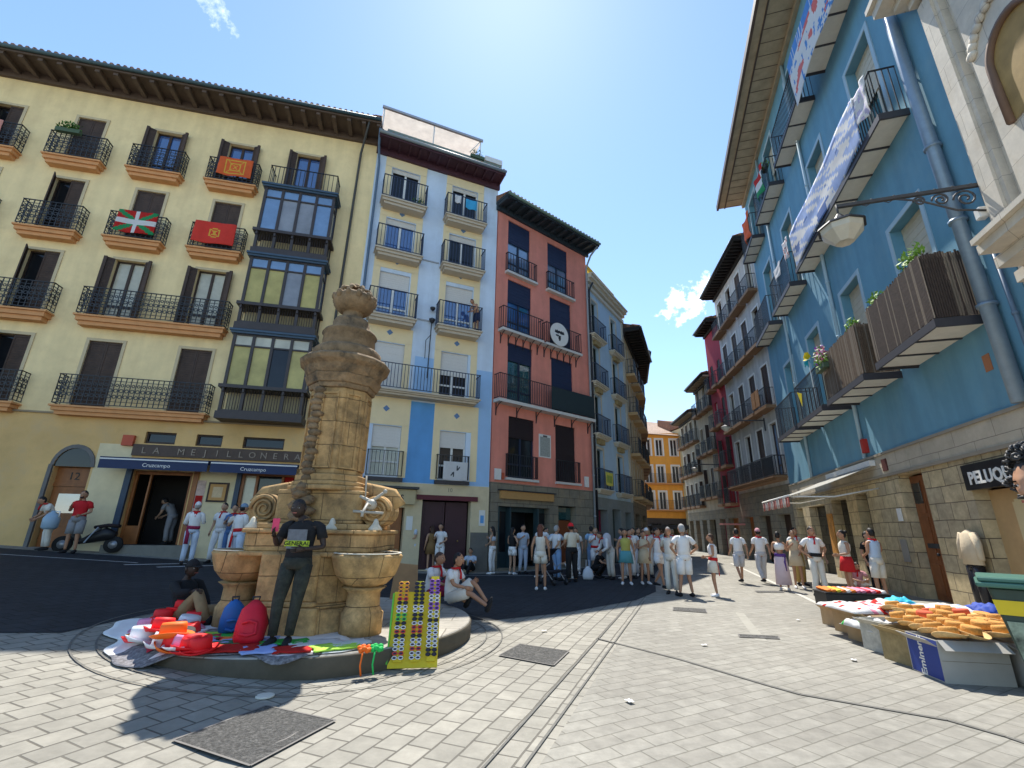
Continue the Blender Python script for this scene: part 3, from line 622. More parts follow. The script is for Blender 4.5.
# flags and things on the balconies
mred, mgrn, mwht = cloth_red, M('flag_green', (.01, .22, .07), .8, .1), cloth_white
def basque(a, c):
    x, y = (a-.5)*1.8, (c-.5)
    if abs(x) < .09 or abs(y) < .09: return 2
    if abs(abs(x/1.8)-abs(y)) < .10: return 1
    return 0
flag(FL, -.86, .45, 12.82, 1.3, .92, basque, [mred, mgrn, mwht], 'red flag with white cross and green saltire on a balcony of the cream building')
yel = M('flag_gold', (.6, .33, .03), .7, .1)
def navarre(a, c):
    x, y = (a-.5)*1.5, c-.5; r = sqrt(x*x+y*y)
    return 1 if (abs(r-.2) < .025 or abs(r-.1) < .02 or (r < .2 and (abs(x) < .02 or abs(y) < .02 or abs(abs(x)-abs(y)) < .02))) else 0
flag(FL, 1.78, .45, 12.82, 1.45, .92, navarre, [M('flag_scarlet', (.6, .035, .02), .8), yel], 'scarlet flag with a small gold emblem on the third storey balcony beside the bays')
def nav2(a, c):
    x, y = (a-.5)*1.6, c-.5; q = max(abs(x)*.85, abs(y))
    return 1 if (abs(q-.38) < .025 or abs(q-.2) < .02 or abs(abs(x)*.85-abs(y)) < .025 or abs(x) < .02 or abs(y) < .02) and q < .42 else 0
flag(FL, 1.95, .45, 15.95, 1.25, .85, nav2, [M('flag_orange_red', (.62, .10, .02), .8), yel], 'orange red flag with a gold chain emblem on the top storey balcony')
flag(FL, -6.5, .45, 15.9, 1.0, .6, lambda a, c: 0, [M('towel_pink', (.55, .25, .2), .9)], 'pinkish towel hung over the top left balcony rail', 'towel', 'towel')
potplant(FL, -3.9, .5, 15.78, .8, 'green plant trough on the rail of the top storey balcony left of the open shutters', h=.2)
# drainpipes
pipe_d = M('pipe_dark', (.06, .06, .055), .5, .15, 6)
pipe('dark drainpipe down the right end of the cream building', [FL.world(6.95, 1.05, 18.6), FL.world(6.8, .6, 18.2), FL.world(6.62, .12, 17.6), FL.world(6.55, .12, 9.5), FL.world(6.5, .14, .5)], .05, pipe_d)
# ---------------------------------------------------------------- white and blue building
wht = M('white_plaster', (.66, .77, .90), .8, .07, 2, bump=.1, streak=.12, bscale=30, dirt=((.45, .5, .55), .3, .8))
crm = M('cream_panel', (.86, .70, .42), .8, .08, 2); blu = M('blue_panel', (.13, .36, .70), .8, .12, 1.5, streak=.1)
blu_l = M('light_blue_wall', (.34, .54, .80), .8, .08, 1.5)
FW = Facade('white_building', (-6.35, 16.95), 67.1, -1, 'white and blue building with cream roller blinds between the cream and salmon buildings')
gf = M('sand_ground_storey', (.66, .55, .35), .85, .12, 3, bump=.15)
cols = ((1.38, 1.38), (4.25, 1.3)); slabw = M('cream_slab', (.55, .47, .36), .8, .1, 5)
for k, (zb, zt, blm) in enumerate(((15.35, 17.4, 0), (12.8, 14.68, 0), (9.8, 12.0, .2))):
    for j, (u, w_) in enumerate(cols):
        uu = u+(0, .0, -.03)[k]
        FW.window(uu, zb, 1.28, zt-zb, 'french', frame=white_p, pane=[gls_dark, gls_blue, gls_blue][k] if j == 0 else [gls_dark, gls_dark, gls_blue][k], blind=blind_w, bl=(.1, .14, .32)[k], rec=.14)
        FW.balcony(uu-1.02, uu+1.0, zb, .6, .3, slabw, rail=iron_blue, h=1.12, bars=.13, lip=True)
for j, u in enumerate((1.5, 4.15)):
    FW.window(u, 6.75, 1.3, 2.05, 'french', frame=white_p, pane=gls_dark, blind=blind_w, bl=(1.0, .5)[j], rec=.14)
    FW.window(u+.17, 3.4, 1.1, 1.97, 'french', frame=white_p, pane=gls_curt if j == 0 else gls_dark, blind=blind_w, bl=(.42, .34)[j], rec=.14)
    FW.balcony(u+.17-.68, u+.17+.72, 3.38, .18, .14, M('iron_ledge', (.05, .045, .05), .6), h=1.0, bars=.13, lip=False)
FW.balcony(.3, 5.25, 6.72, .6, .2, slabw, rail=iron_blue, h=1.05, bars=.13, brackets=0)
FW.op += [(4.22, .1, 1.95, 2.55), (1.9, .1, 1.4, 2.2)]
FW.wall(0, 5.95, 3.22, 18.22, 11, wht)
FW.wall(0, 5.95, -.4, 3.22, 11, gf, o=.03, reveal=.35)
FW.trimbox('plinth', M('grey_plinth', (.17, .16, .14), .85, .2, 5), (5.22, 5.95, .035, .07, -.3, 1.45))
for z0, z1 in ((3.24, 5.0),): FW.trimbox('blue_wall_panel', blu, (.02, .95, .003, .014, z0, z1), (2.45, 3.55, .003, .014, z0, 6.45), (2.25, 2.45, .003, .014, z0, 4.9), (3.55, 3.68, .003, .014, z0, 4.9))
FW.trimbox('light_blue_wall_panel', blu_l, (5.1, 5.93, .003, .012, 3.24, 8.2), (2.5, 3.4, .003, .010, 6.8, 8.4))
dia = M('diamond_blue', (.12, .22, .40), .6)
for z0, z1 in ((12.2, 12.75), (14.75, 15.1), (8.85, 9.5), (5.42, 6.5)):
    for u in (1.38, 4.25):
        if z0 == 5.42: u += .17
        FW.trimbox('cream_panel', crm, (u-.95, u+.95, .003, .018, z0-.02, z1)); b = MB()
        zc = (z0+z1)/2+.08; rr = .13; b.add([(u-rr, FW.s*.03, zc), (u, FW.s*.03, zc-rr), (u+rr, FW.s*.03, zc), (u, FW.s*.03, zc+rr), (u, FW.s*.02, zc)], [(0, 1, 2, 3)]); b.build('diamond_tile', dia, FW.root, thick=.01)
for zb, zt in ((15.35, 17.4), (12.8, 14.75), (9.8, 12.2), (6.75, 8.85), (3.4, 5.42)):
    for u in (1.38, 4.25):
        if zb < 4: u += .17
        FW.trimbox('cream_panel', crm, (u-.95, u-.66, .003, .018, zb, zt), (u+.66, u+.95, .003, .018, zb, zt))
FW.trimbox('cream_panel', crm, (.43, 2.33, .003, .018, 17.42, 18.0), (3.3, 5.2, .003, .018, 17.42, 18.0))
for z in (10.05, 12.95): FW.trimbox('string_course', M('pale_grey', (.4, .42, .45), .8), (2.45, 3.2, .004, .04, z, z+.06))
FW.eave(-.05, 6.0, 18.24, .9, M('eave_purple', (.075, .03, .045), .6, .2, 5), raft=.45, th=.12, drop=.1, rw=.08, gutter=M('zinc', (.22, .26, .28), .5, .1), rise=.1, tiles=True)
# roof terrace canopy and parapet
tc = MB(); FW.box(tc, .3, 5.9, .5, .55, 18.5, 18.95); FW.box(tc, 5.0, 5.9, .3, .6, 18.96, 19.25, 1); tc.build('parapet', [M('parapet_green', (.2, .25, .22), .8), white_p], FW.root)
tp = MB(); s = FW.s
tp.add([(0, s*.55, 20.1), (4.8, s*.55, 20.1), (4.8, -s*2.2, 20.35), (0, -s*2.2, 20.35)], [(0, 1, 2, 3)]); FW.box(tp, -.05, 4.85, .5, .6, 20.04, 20.16, 1); tp.build('terrace_canopy', [thin(M('canvas_cream', (.88, .85, .80), .8), .6), M('grey_rail', (.35, .38, .42), .5)], FW.root, thick=.02)
tq = MB()
for u in (.05, 2.4, 4.75): tq.tube([(u, s*.5, 18.5), (u, s*.5, 20.1)], .03, 6)
tq.tube([(4.2, s*.5, 19.2), (4.75, s*.5, 20.1)], .02, 5); tq.build('canopy_post', [white_p, thin(M('canvas_back', (.7, .58, .45), .8), .6)], FW.root)
potplant(FW, 4.6, .55, 18.9, .7, 'small green plants on the roof terrace parapet of the white building', h=.22)
pipe('tall white and grey drainpipe where the cream and white buildings meet', [FW.world(-.05, 1.0, 18.4), FW.world(.0, .5, 18.0), FW.world(.12, .12, 17.3), FW.world(.15, .12, 9), FW.world(.2, .12, 3.4)], .055, M('pipe_blue_grey', (.10, .16, .24), .5))
# entrance and shop
door(FW, 4.22, .12, 1.85, 2.45, M('maroon_door', (.05, .015, .025), .5, .2), leaves=2, o=-.3, panels=3)
FW.trimbox('lintel', M('maroon_lintel', (.12, .02, .03), .6), (3.0, 5.45, .034, .12, 2.62, 2.8))
sh = MB(); FW.box(sh, 1.0, 2.9, .034, .3, 2.42, 2.95); FW.box(sh, .9, 3.0, .034, .45, 2.97, 3.05, 1); SS = sh.build('shop_sign', [M('sign_cream', (.52, .43, .25), .7), iron], FW.root)
ftext(FW, 'MULARS', .28, iron, 1.95, 2.56, .302, SS, bold=.008)
FW.trimbox('shop_door', wood_or, (1.25, 2.55, -.35, -.25, .1, 2.3)); FW.trimbox('poster', white_p, (2.68, 2.92, .04, .05, 1.5, 2.0)); FW.trimbox('poster', white_p, (5.55, 5.8, .036, .05, 1.7, 2.3))
FW.trimbox('poster', blu, (5.6, 5.75, .051, .053, 1.8, 2.1)); ftext(FW, '10', .22, M('grey_letter', (.25, .22, .17), .6), 4.3, 2.95, .032, None, 'door_number')
# notice on the lower balcony, lamp and bracket between the windows
def arrows(a, c):
    x, y = (a-.5)*2.2, c-.5
    for sx in (-1, 1):
        px, py = x*sx, y*sx
        if .12 < px < .42 and abs(py+px*.55) < .045: return 1
        if .1 < px < .28 and -.30 < py < -.04 and (abs(px-.14) < .045 or abs(py+.10) < .04): return 1
    return 0
flag(FW, 4.42, .24, 4.12, 1.0, .72, arrows, [cloth_white, iron], 'white sheet with two black arrows tied to the lower right balcony of the white building', 'banner', 'banner', wave=.01, nu=44, nv=30)
lp = empty('wall_spotlight', FW.world(3.05, .05, 8.2), pi/2-FW.t, 'thin black spotlight pole fixed between the balconies of the white building', 'spotlight')
b = MB(); b.tube([(0, 0, -.7), (0, -.1, 2.0)], .02, 6); b.tube([(0, -.1, 1.2), (-.2, -.15, .9), (-.18, -.12, .1)], .015, 5); b.build('pole', iron, lp)
b = MB(); b.lathe([(.02, 0), (.12, .12), (.14, .2), (.0, .2)], (0, -.15, 1.7), 10); b.lathe([(.02, 0), (.11, .1), (.12, .16), (.0, .16)], (0, -.12, 2.3), 10); b.build('lamp_head', iron, lp)
flag(FW, 4.4, .62, 16.35, .55, .5, lambda a, c: 0, [M('towel_turquoise', (.05, .35, .60), .9)], 'turquoise cloth drying on the top right balcony of the white building', 'cloth', 'laundry')
flag(FW, 3.75, .62, 16.4, .3, .4, lambda a, c: 0, [cloth_white], 'small white cloth drying on the top right balcony of the white building', 'cloth', 'laundry')
potplant(FW, 2.0, .35, 15.35, .5, 'dark bushy plant standing on the top left balcony of the white building', h=.3)
# ---------------------------------------------------------------- salmon building
sal = M('salmon_plaster', (.80, .29, .215), .85, .1, 2, bump=.15, streak=.14, bscale=30, dirt=((.55, .22, .16), .35, .8))
FO = Facade('salmon_building', (-.81, 19.29), 51.5, -1, 'narrow salmon red building with navy shutters and a dark rafter eave')
ngr = M('frame_navy', (.02, .03, .06), .5, .1, 6); ledge = M('white_ledge', (.62, .60, .56), .8, .1, 4)
for u, w_, z, h, pm, bl in ((1.35, 1.45, 13.55, 2.95, gls_sky, .42), (4.05, 1.5, 13.55, 2.85, gls_sky, .45), (1.42, 1.5, 10.4, 2.75, gls_blue, .42), (4.2, 1.55, 10.4, 2.75, gls_dark, .9), (1.5, 1.5, 7.0, 2.87, gls_teal, .3), (4.25, 1.5, 7.0, 2.82, gls_dark, .8), (1.63, 1.5, 3.7, 2.68, gls_dark, .35), (4.4, 1.35, 3.75, 2.68, gls_dark, 1.0)):
    FO.window(u, z, w_, h, 'french', frame=ngr, pane=pm, blind=blind_navy if z > 5 else M('shutter_black_red', (.022, .012, .014), .6), bl=bl, rec=.12)
for u, w_ in ((1.45, .98), (4.15, 1.0)):
    FO.balcony(u-w_, u+w_, 13.5, .22, .12, ledge, h=1.0, lip=False, bars=.16)
    FO.balcony(u-1.3, u+1.25, 10.35, .38, .12, ledge, h=1.1, lip=False, bars=.14, brackets=6)
FO.balcony(.0, 6.15, 6.97, .45, .14, ledge, h=1.15, lip=False, bars=.11, brackets=6)
FO.trimbox('balcony_screen', M('screen_green_black', (.02, .035, .04), .7), (3.1, 6.1, .42, .43, 7.05, 8.1), (6.11, 6.12, .0, .41, 7.05, 8.1))
FO.balcony(.72, 2.55, 3.68, .16, .1, ledge, h=1.0, lip=False, bars=.13); FO.balcony(3.68, 5.3, 3.72, .16, .1, ledge, h=1.0, lip=False, bars=.13)
FO.op += [(1.85, .1, 2.9, 2.4), (4.4, .1, 1.15, 2.55)]
FO.wall(0, 6.3, 3.45, 17.1, 10, sal)
stone_w = bricks('worn_ashlar', (.27, .24, .18), (.22, .20, .16), (.10, .09, .07), .7, .38, .012, .85, .5, stain=((.36, .28, .16), .5, .9))
FO.wall(0, 6.3, -.4, 3.45, 10, stone_w, o=.03, reveal=.4)
FO.eave(-.15, 6.45, 17.05, .95, M('eave_navy', (.03, .045, .06), .6, .2, 5), raft=.5, th=.14, drop=.16, rw=.12, gutter=M('copper_green', (.13, .2, .16), .6), rise=.35)
pl = MB(); FO.box(pl, 2.66, 3.4, .003, .03, 4.75, 5.82); FO.box(pl, 2.72, 3.34, .031, .036, 4.8, 5.7, 1); FO.box(pl, 2.9, 3.16, .031, .04, 5.7, 5.78, 2); pl.build('plaque', [white_p, M('plaque_grey', (.35, .37, .34), .6, .35, 22), M('plaque_dark', (.1, .1, .1), .6)], FO.root)
sg = MB(); FO.box(sg, .45, 3.45, .034, .16, 2.8, 3.12); FO.box(sg, .35, 3.55, .034, .22, 3.125, 3.17, 1); sg.build('fascia_sign', [M('sign_tan', (.50, .28, .10), .6, .15, 6), iron], FO.root)
FO.trimbox('shop_front', M('shop_teal', (.03, .06, .07), .5), (.42, .5, -.3, .0, .1, 2.48), (1.05, 1.12, -.3, .0, .1, 2.48), (2.6, 2.68, -.3, 0, .1, 2.48), (.5, 3.28, -.35, -.32, 2.3, 2.49), (.5, 1.05, -.3, -.27, .1, .7), (2.68, 3.28, -.3, -.27, .1, .7))
FO.trimbox('shop_glass', gls_dark, (.5, 1.05, -.34, -.31, .7, 2.3), (2.68, 3.28, -.34, -.31, .7, 2.3), (1.12, 2.6, -.9, -.88, .1, 2.4))
door(FO, 4.4, .12, 1.1, 1.9, M('brown_red_door', (.22, .06, .02), .5, .2), o=-.35); FO.trimbox('fanlight', gls_teal, (3.85, 4.95, -.33, -.3, 2.06, 2.6))
FO.trimbox('meter_box', white_p, (.15, .45, .03, .12, 3.55, 4.0), (5.6, 5.85, .03, .12, 3.6, 4.1)); FO.trimbox('alarm_box', M('alarm_red', (.5, .09, .04), .6), (.5, .62, .03, .1, 3.6, 3.85))
def skull(a, c):
    x, y = (a-.5)*2, (c-.5)*2; r = sqrt(x*x+y*y)
    if r > .98: return 2
    if r > .86: return 1
    if (-.5 < x < .5 and -.35 < y < -.05) or (abs(x) < .12 and 0 < y < .55) or (-.45 < x < -.1 and .05 < y < .2): return 0
    return 1
dk = M('disc_black', (.02, .02, .025), .7)
b = MB(); nr, na = 9, 36
vs = [(0, 0, 0)]+[((r+1)/nr*.62*cos(2*pi*i/na), 0, (r+1)/nr*.62*sin(2*pi*i/na)) for r in range(nr) for i in range(na)]
b.v = vs
for i in range(na): b.f.append([0, 1+i, 1+(i+1) % na]); b.m.append(1); b.sm.append(False)
for r in range(nr-1):
    for i in range(na):
        b.f.append([1+r*na+i, 1+(r+1)*na+i, 1+(r+1)*na+(i+1) % na, 1+r*na+(i+1) % na]); x = (r+1.5)/nr*cos(2*pi*(i+.5)/na); y = (r+1.5)/nr*sin(2*pi*(i+.5)/na)
        b.m.append(skull(x/2+.5, -y/2+.5)); b.sm.append(False)
tag(b.build('round_sign', [dk, white_p, dk], None, FO.world(3.7, .42, 10.95), pi/2-FO.t, thick=.03, recalc=False), 'round white sign with a black emblem on a balcony rail of the salmon building', 'sign')
pipe('pale drainpipe down the right edge of the salmon building', [FO.world(6.35, .9, 17.0), FO.world(6.3, .4, 16.6), FO.world(6.2, .12, 15.9), FO.world(6.2, .12, .3)], .055, M('pipe_pale', (.3, .34, .38), .5))
# ---------------------------------------------------------------- pale blue building
pbl = M('pale_blue_plaster', (.46, .62, .76), .85, .07, 2, streak=.08); trm = M('cream_stone_trim', (.60, .55, .44), .8, .1, 4)
F4 = Facade('pale_blue_building', (4.12, 23.21), 33.4, -1, 'pale blue building with cream window surrounds and a moulded white cornice')
corb = M('ochre_corbel', (.35, .27, .13), .8)
for z, h in ((11.95, 2.3), (9.2, 2.25), (6.4, 2.2), (3.6, 2.05)):
    for u in (.95, 3.9):
        F4.window(u, z, .85, h, 'french', frame=M('frame_green_dark', (.03, .05, .04), .6), pane=gls_dark, trim=trm, tw=.14, rec=.2)
        F4.balcony(u-.9, u+.95, z-.02, .38, .22, trm, rail=iron_blue, h=1.0, bars=.12)
        if z > 4: F4.trimbox('corbel', corb, (u-.35, u+.35, .004, .2, z-.5, z-.245))
F4.op += [(1.0, .0, 1.2, 2.6), (2.9, 0, 1.2, 2.7), (4.7, 0, .9, 2.6)]
F4.wall(0, 5.63, 3.2, 15.3, 9, pbl); F4.wall(0, 5.63, -.4, 3.2, 9, M('grey_blue_stone', (.24, .27, .27), .85, .15, 3, bump=.2), o=.03, reveal=.4)
F4.trimbox('cornice', trm, (-.02, 5.68, 0, .12, 14.75, 14.95), (-.02, 5.68, .003, .2, 15.1, 15.32), (-.04, 5.72, 0, .34, 15.322, 15.5), (-.04, 5.74, 0, .42, 15.502, 15.6))
F4.trimbox('terrace_awning', thin(M('awning_yellow', (.7, .54, .05), .7), .5), (.2, 4.4, -.5, .0, 16.25, 16.32), (.2, 4.4, .0, .02, 15.95, 16.3))
F4.trimbox('terrace_rail', white_p, (3.6, 5.4, .1, .13, 15.6, 15.95))
F4.trimbox('shop_door', M('shop_maroon', (.22, .02, .06), .6), (.42, 1.58, -.39, -.35, 0, 2.6)); F4.trimbox('shop_door', MATS['frame_green_dark'], (2.32, 3.48, -.39, -.35, 0, 2.7), (4.26, 5.14, -.39, -.35, 0, 2.6))
F4.trimbox('quoin', trm, (5.35, 5.63, .004, .05, 3.2, 14.7))
bn = lambda a, c: 1 if .2 < c < .8 and abs(sin(a*19)) > .5 and .15 < a < .85 else 0
flag(F4, 1.1, .42, 4.45, 1.0, .65, bn, [M('banner_yellow', (.62, .58, .10), .8), M('flag_green2', (.1, .25, .06), .8)], 'yellow sign with green lettering on the lowest left balcony of the pale blue building', 'banner', 'banner', wave=.01)
pipe('black drainpipe between the salmon and pale blue buildings', [F4.world(.1, .35, 15.0), F4.world(.12, .1, 14.6), F4.world(.12, .1, .2)], .06, iron)
# ---------------------------------------------------------------- the left row down the street
def row_building(name, A, t, s, L_, H, wallm, label, ncol, zs, hs, slabm, shm, w_=.85, gz=3.3, eavem=None, ov=1.1, frame=wood_dk, trimm=None, balc=True, gmat=None, kinds=('closed', 'french', 'half'), rail=None, depth=8, raft=.5, rm=None, bw=.75, seed=1, blockb=None):
    F = Facade(name, A, t, s, label); rnd = random.Random(seed)
    for z, h in zip(zs, hs):
        for i in range(ncol):
            u = L_*(i+.5)/ncol; k = rnd.choice(kinds)
            F.window(u, z, w_, h, k, frame=frame, trim=trimm, shut=shm, pane=rnd.choice([gls_dark, gls_dark, gls_curt, gls_sky]), rec=.18)
            if balc: F.balcony(u-bw, u+bw, z-.02, .55, .18, slabm, rail=rail, h=1.0, bars=.13, lip=False)
    for i in range(max(1, ncol-1)): F.op.append((L_*(i+.5)/max(1, ncol-1), 0, L_/max(1, ncol-1)*.62, 2.6))
    F.wall(0, L_, gz, H, depth, wallm); F.wall(0, L_, -.4, gz, depth, gmat or stone_w, o=.03, reveal=.4)
    for i in range(max(1, ncol-1)):
        c = L_*(i+.5)/max(1, ncol-1); q = L_/max(1, ncol-1)*.31; F.trimbox('shop_door', rnd.choice([wood_dk, M('shop_maroon', (.22, .02, .06), .6), gls_dark, wood_or]), (c-q, c+q, -.39, -.34, 0, 2.6))
    F.eave(-.02, L_+.02, H, ov, eavem or M('eave_black', (.02, .018, .018), .7), raft=raft, th=.12, drop=.14, rm=rm, rise=.3)
    return F
brn = M('brown_slab', (.26, .15, .08), .8, .15, 4)
F5 = row_building('beige_building', (7.25, 27.95), 22, -1, 7.0, 14.3, M('beige_plaster', (.64, .50, .30), .85, .12, 2, streak=.15), 'narrow beige building with ochre balconies beyond the pale blue one', 3, (11.4, 8.8, 6.2, 3.6), (2.1, 2.1, 2.1, 2.1), M('ochre_slab', (.5, .34, .17), .8), shut_br, kinds=('french', 'closed'), trimm=trm, seed=3)
F6 = row_building('brown_building', (9.87, 34.45), 14, -1, 8.2, 15.2, M('brown_plaster', (.30, .17, .11), .85, .15, 2, streak=.2), 'dark brown building with crowded balconies at the left bend of the street', 4, (11.6, 8.9, 6.2, 3.6), (2.0, 2.0, 2.0, 2.0), brn, shut_br, seed=5)
# ---------------------------------------------------------------- buildings that close the street
org = M('orange_plaster', (.80, .36, .06), .85, .1, 2, streak=.1)
FE = Facade('orange_building', (14.6, 52), 90, -1, 'orange building with white window surrounds at the end of the street')
for z in (9.75, 6.75, 3.9):
    for u in (.55, 1.9, 3.55): FE.window(u+.35, z, .75, 1.9, 'french', frame=white_p, pane=gls_dark, trim=white_p, tw=.16, rec=.1)
    if z < 9: FE.balcony(.2, 4.6, z-.02, .45, .15, slab_or, h=1.0, bars=.14)
FE.op += [(1.2, 0, 1.2, 2.4), (3.4, 0, 1.4, 2.4)]
FE.wall(0, 4.9, 3.0, 12.4, 8, org); FE.wall(0, 4.9, -.5, 3.0, 8, M('dark_ground_storey', (.06, .05, .045), .8), o=.03)
rr = MB(); rr.add([(-.3, -.5, 12.3), (5.2, -.5, 12.0), (5.2, 7, 15.2), (-.3, 7, 15.6), (-.3, 7, 12.3), (5.2, 7, 12.0)], [(0, 1, 2, 3), (0, 3, 4), (1, 5, 2), (0, 4, 5, 1), (4, 3, 2, 5)]); rr.build('roof', bricks('pale_tile', (.50, .36, .27), (.44, .30, .22), (.3, .22, .17), .2, .3, .02, .85, .5, 'xy'), FE.root)
aw2 = MB(); aw2.box(.3, 5, -1.5, 0, 2.2, 2.3); aw2.box(.3, 5, -1.52, -1.5, 1.9, 2.2); aw2.build('street_awning', M('awning_black', (.02, .02, .022), .8), FE.root)
FE2 = Facade('cream_end_building', (19.45, 50.5), 80, -1, 'narrow cream building right of the orange one at the end of the street')
for z in (9.9, 7.0, 4.0):
    for u in (.8, 2.3): FE2.window(u, z, .6, 1.7, 'closed', shut=shut_br, trim=white_p, tw=.1)
FE2.wall(0, 4, -.5, 12.9, 8, M('cream_yellow_plaster', (.56, .50, .30), .85, .1, 2)); FE2.eave(-.1, 4, 12.9, .5, M('eave_black', (.02, .018, .018), .7), rise=.3)
hw = M('hill_house_wall', (.58, .50, .42), .85, .12, 2)
for i, (x, y, z, wd, hh, lab) in enumerate(((14.5, 72, 9, 6, 9.5, 'pale house with a tiled roof high behind the orange building'), (21, 74, 10, 8, 9.0, 'pink house on the hill above the end of the street'), (27, 80, 12, 7, 10, 'rightmost hillside house behind the dark eaves'), (17, 88, 15, 7, 8, 'topmost small house on the hill with a dark tree beside it'))):
    t = empty('hillside_house', (x, y, z-5), .1*i, lab, 'house', 'houses on the hill behind the street')
    b = MB(); b.box(-wd/2, wd/2, -3, 3, -6, hh-5); b.build('wall', [hw, M('pink_wall', (.56, .36, .30), .85), hw, hw][i], t)
    r = MB(); q = hh-5; r.add([(-wd/2-.4, -3.5, q-.1), (wd/2+.4, -3.5, q-.1), (wd/2+.4, 3.5, q-.1), (-wd/2-.4, 3.5, q-.1), (-wd/2-.4, 0, q+1.5), (wd/2+.4, 0, q+1.5)], [(0, 1, 5, 4), (2, 3, 4, 5), (0, 4, 3), (1, 2, 5), (0, 3, 2, 1)]); r.build('roof', MATS['pale_tile'], t)
    for k in range(3):
        for l_ in range(2): f = MB(); f.box(-wd/2+wd*(k+.5)/3-.35, -wd/2+wd*(k+.5)/3+.35, -3.04, -3.01, q-1.9-l_*2.6, q-.8-l_*2.6); f.build('window', gls_dark, t)
tr_ = empty('dark_tree', (12.5, 76, 8), 0, 'small dark tree on the skyline above the orange building', 'tree')
b = MB(); b.tube([(0, 0, -4), (.1, 0, 5)], [.25, .15], 7); b.build('trunk', M('bark', (.08, .055, .04), .9), tr_)
b = MB()
for i in range(9): foliage(b, (random.uniform(-1.2, 1.2), random.uniform(-1, 1), 6+random.uniform(-.9, 1.2)), (.9, .8, .7), 120, .22)
b.build('crown', M('leaf_dark', (.02, .05, .03), .7, .4, 3), tr_, recalc=False)
# ---------------------------------------------------------------- blue building on the right
tealw = M('blue_plaster', (.15, .34, .46), .85, .10, 1.2, bump=.15, streak=.14, dirt=((.20, .33, .38), .5, .6), bscale=30)
FB = Facade('blue_building', (10.71, 11.89), 17, 1, 'deep blue building on the right with deep balconies and a wide timber eave')
trb = M('pale_blue_trim', (.38, .52, .60), .75, .08, 4); cfr = M('cream_joinery', (.56, .50, .38), .6, .12, 5)
sob = M('soffit_board', (.74, .70, .60), .75, .1, 5); ed = M('balcony_edge_dark', (.05, .048, .055), .6, .1, 5)
for z, h, us in ((5.95, 3.65, (-1.85, 1.9, 5.9, 9.7)), (11.8, 3.7, (-1.75, 2.3, 6.5, 10.5)), (17.2, 3.3, (-1.5, 2.8, 7.1, 11.2))):
    for u in us: FB.window(u, z, 1.5, h, 'french', frame=cfr, pane=gls_teal, trim=trb, tw=.14, rec=.32, blind=cfr, bl=.42)
for z, sp in ((5.9, ((-3.6, -.8), (0.05, 3.0), (3.6, 6.6), (7.0, 10.0))), (11.75, ((-3.2, 4.4), (5.4, 8.5), (9.4, 12.5))), (17.15, ((-6, .1), (1.2, 4.6), (5.7, 8.8), (9.9, 12.6)))):
    for a, b_ in sp:
        FB.balcony(a, b_, z, .88 if z < 10 else .62, .10, sob, h=1.5, lip=False, bars=.13, panels=max(3, round((b_-a)/1.05)), under=ed)
FB.op += [(.9, 0, 1.3, 3.25), (4.35, 0, .95, 2.95), (6.5, 0, 1.6, 2.9), (9.2, 0, 2.2, 2.8), (-3.1, 0, 3.0, 3.1), (11.8, 0, 1.0, 2.8)]
FB.wall(-4.62, 12.9, 4.0, 21.4, 9, tealw, reveal=.4)
ash = bricks('golden_ashlar', (.62, .49, .28), (.46, .38, .25), (.18, .14, .09), .62, .40, .012, .85, .7, var=.35, nscale=4, squash=1.3, freq=3, stain=((.24, .19, .12), .5, 1.5))
FB.wall(-4.62, 12.9, -.4, 3.3, 9, ash, o=.02, reveal=.35)
FB.trimbox('stone_band', bricks('smooth_band', (.52, .45, .34), (.48, .42, .32), (.22, .19, .15), 1.4, 1.2, .008, .8, .3, var=.2), (-4.62, 12.9, -.3, .05, 3.3, 3.98))
FB.trimbox('string_course', M('band_grey', (.30, .26, .20), .8), (-4.62, 12.9, .052, .10, 3.28, 3.36), (-4.62, 12.9, .053, .09, 3.93, 4.0))
ev = MB(); FB.box(ev, -7, 13.0, -.2, 1.5, 21.42, 21.5); FB.box(ev, -7, 13.0, 1.5, 1.62, 21.3, 21.62, 1); FB.box(ev, -7, 13, 1.1, 1.16, 21.36, 21.418, 1); FB.box(ev, -7, 13.0, .003, .16, 21.2, 21.418)
for i in range(34): c = -6.9+i*.6; FB.box(ev, c, c+.012, .17, 1.08, 21.40, 21.419, 1)
ev.build('eave', [M('eave_timber', (.50, .42, .28), .7, .2, 3, streak=.15), M('eave_edge', (.10, .075, .06), .6)], FB.root)
rf = MB(); rf.add([(-7, 1.6, 21.63), (13, 1.6, 21.63), (13, -7, 24), (-7, -7, 24), (13, -7, 21.6), (-7, -7, 21.6)], [(0, 3, 2, 1), (0, 1, 4, 5), (1, 2, 4), (0, 5, 3), (3, 5, 4, 2)]); rf.build('roof', tile, FB.root)
# wooden door
dr = MB()
for k in range(2):
    a = .27+.63*k; FB.box(dr, a+.01, a+.62, -.3, -.24, 0, 3.2)
    for z0, z1 in ((.15, .9), (1.0, 2.1), (2.2, 3.05)): FB.box(dr, a+.1, a+.53, -.24, -.215, z0, z1)
D = dr.build('door', M('chestnut_door', (.26, .09, .03), .5, .3, 4, streak=.4), FB.root)
FB.trimbox('door_window', gls_dark, (1.0, 1.42, -.214, -.205, 2.45, 3.0), parent=D)
hb = MB(); hb.ball((.86, -.19, 1.15), .04, 8, 5); hb.box(.5, 1.3, -.212, -.20, 1.3, 1.42); hb.build('handle', iron, D)
for u, w_, m in ((4.35, .95, M('dark_room', (.02, .016, .014), .8)), (6.5, 1.6, gls_dark), (9.2, 2.2, gls_dark), (11.8, 1.0, wood_dk)): FB.trimbox('shop_interior', m, (u-w_/2, u+w_/2, -.34, -.31, 0, 2.94))
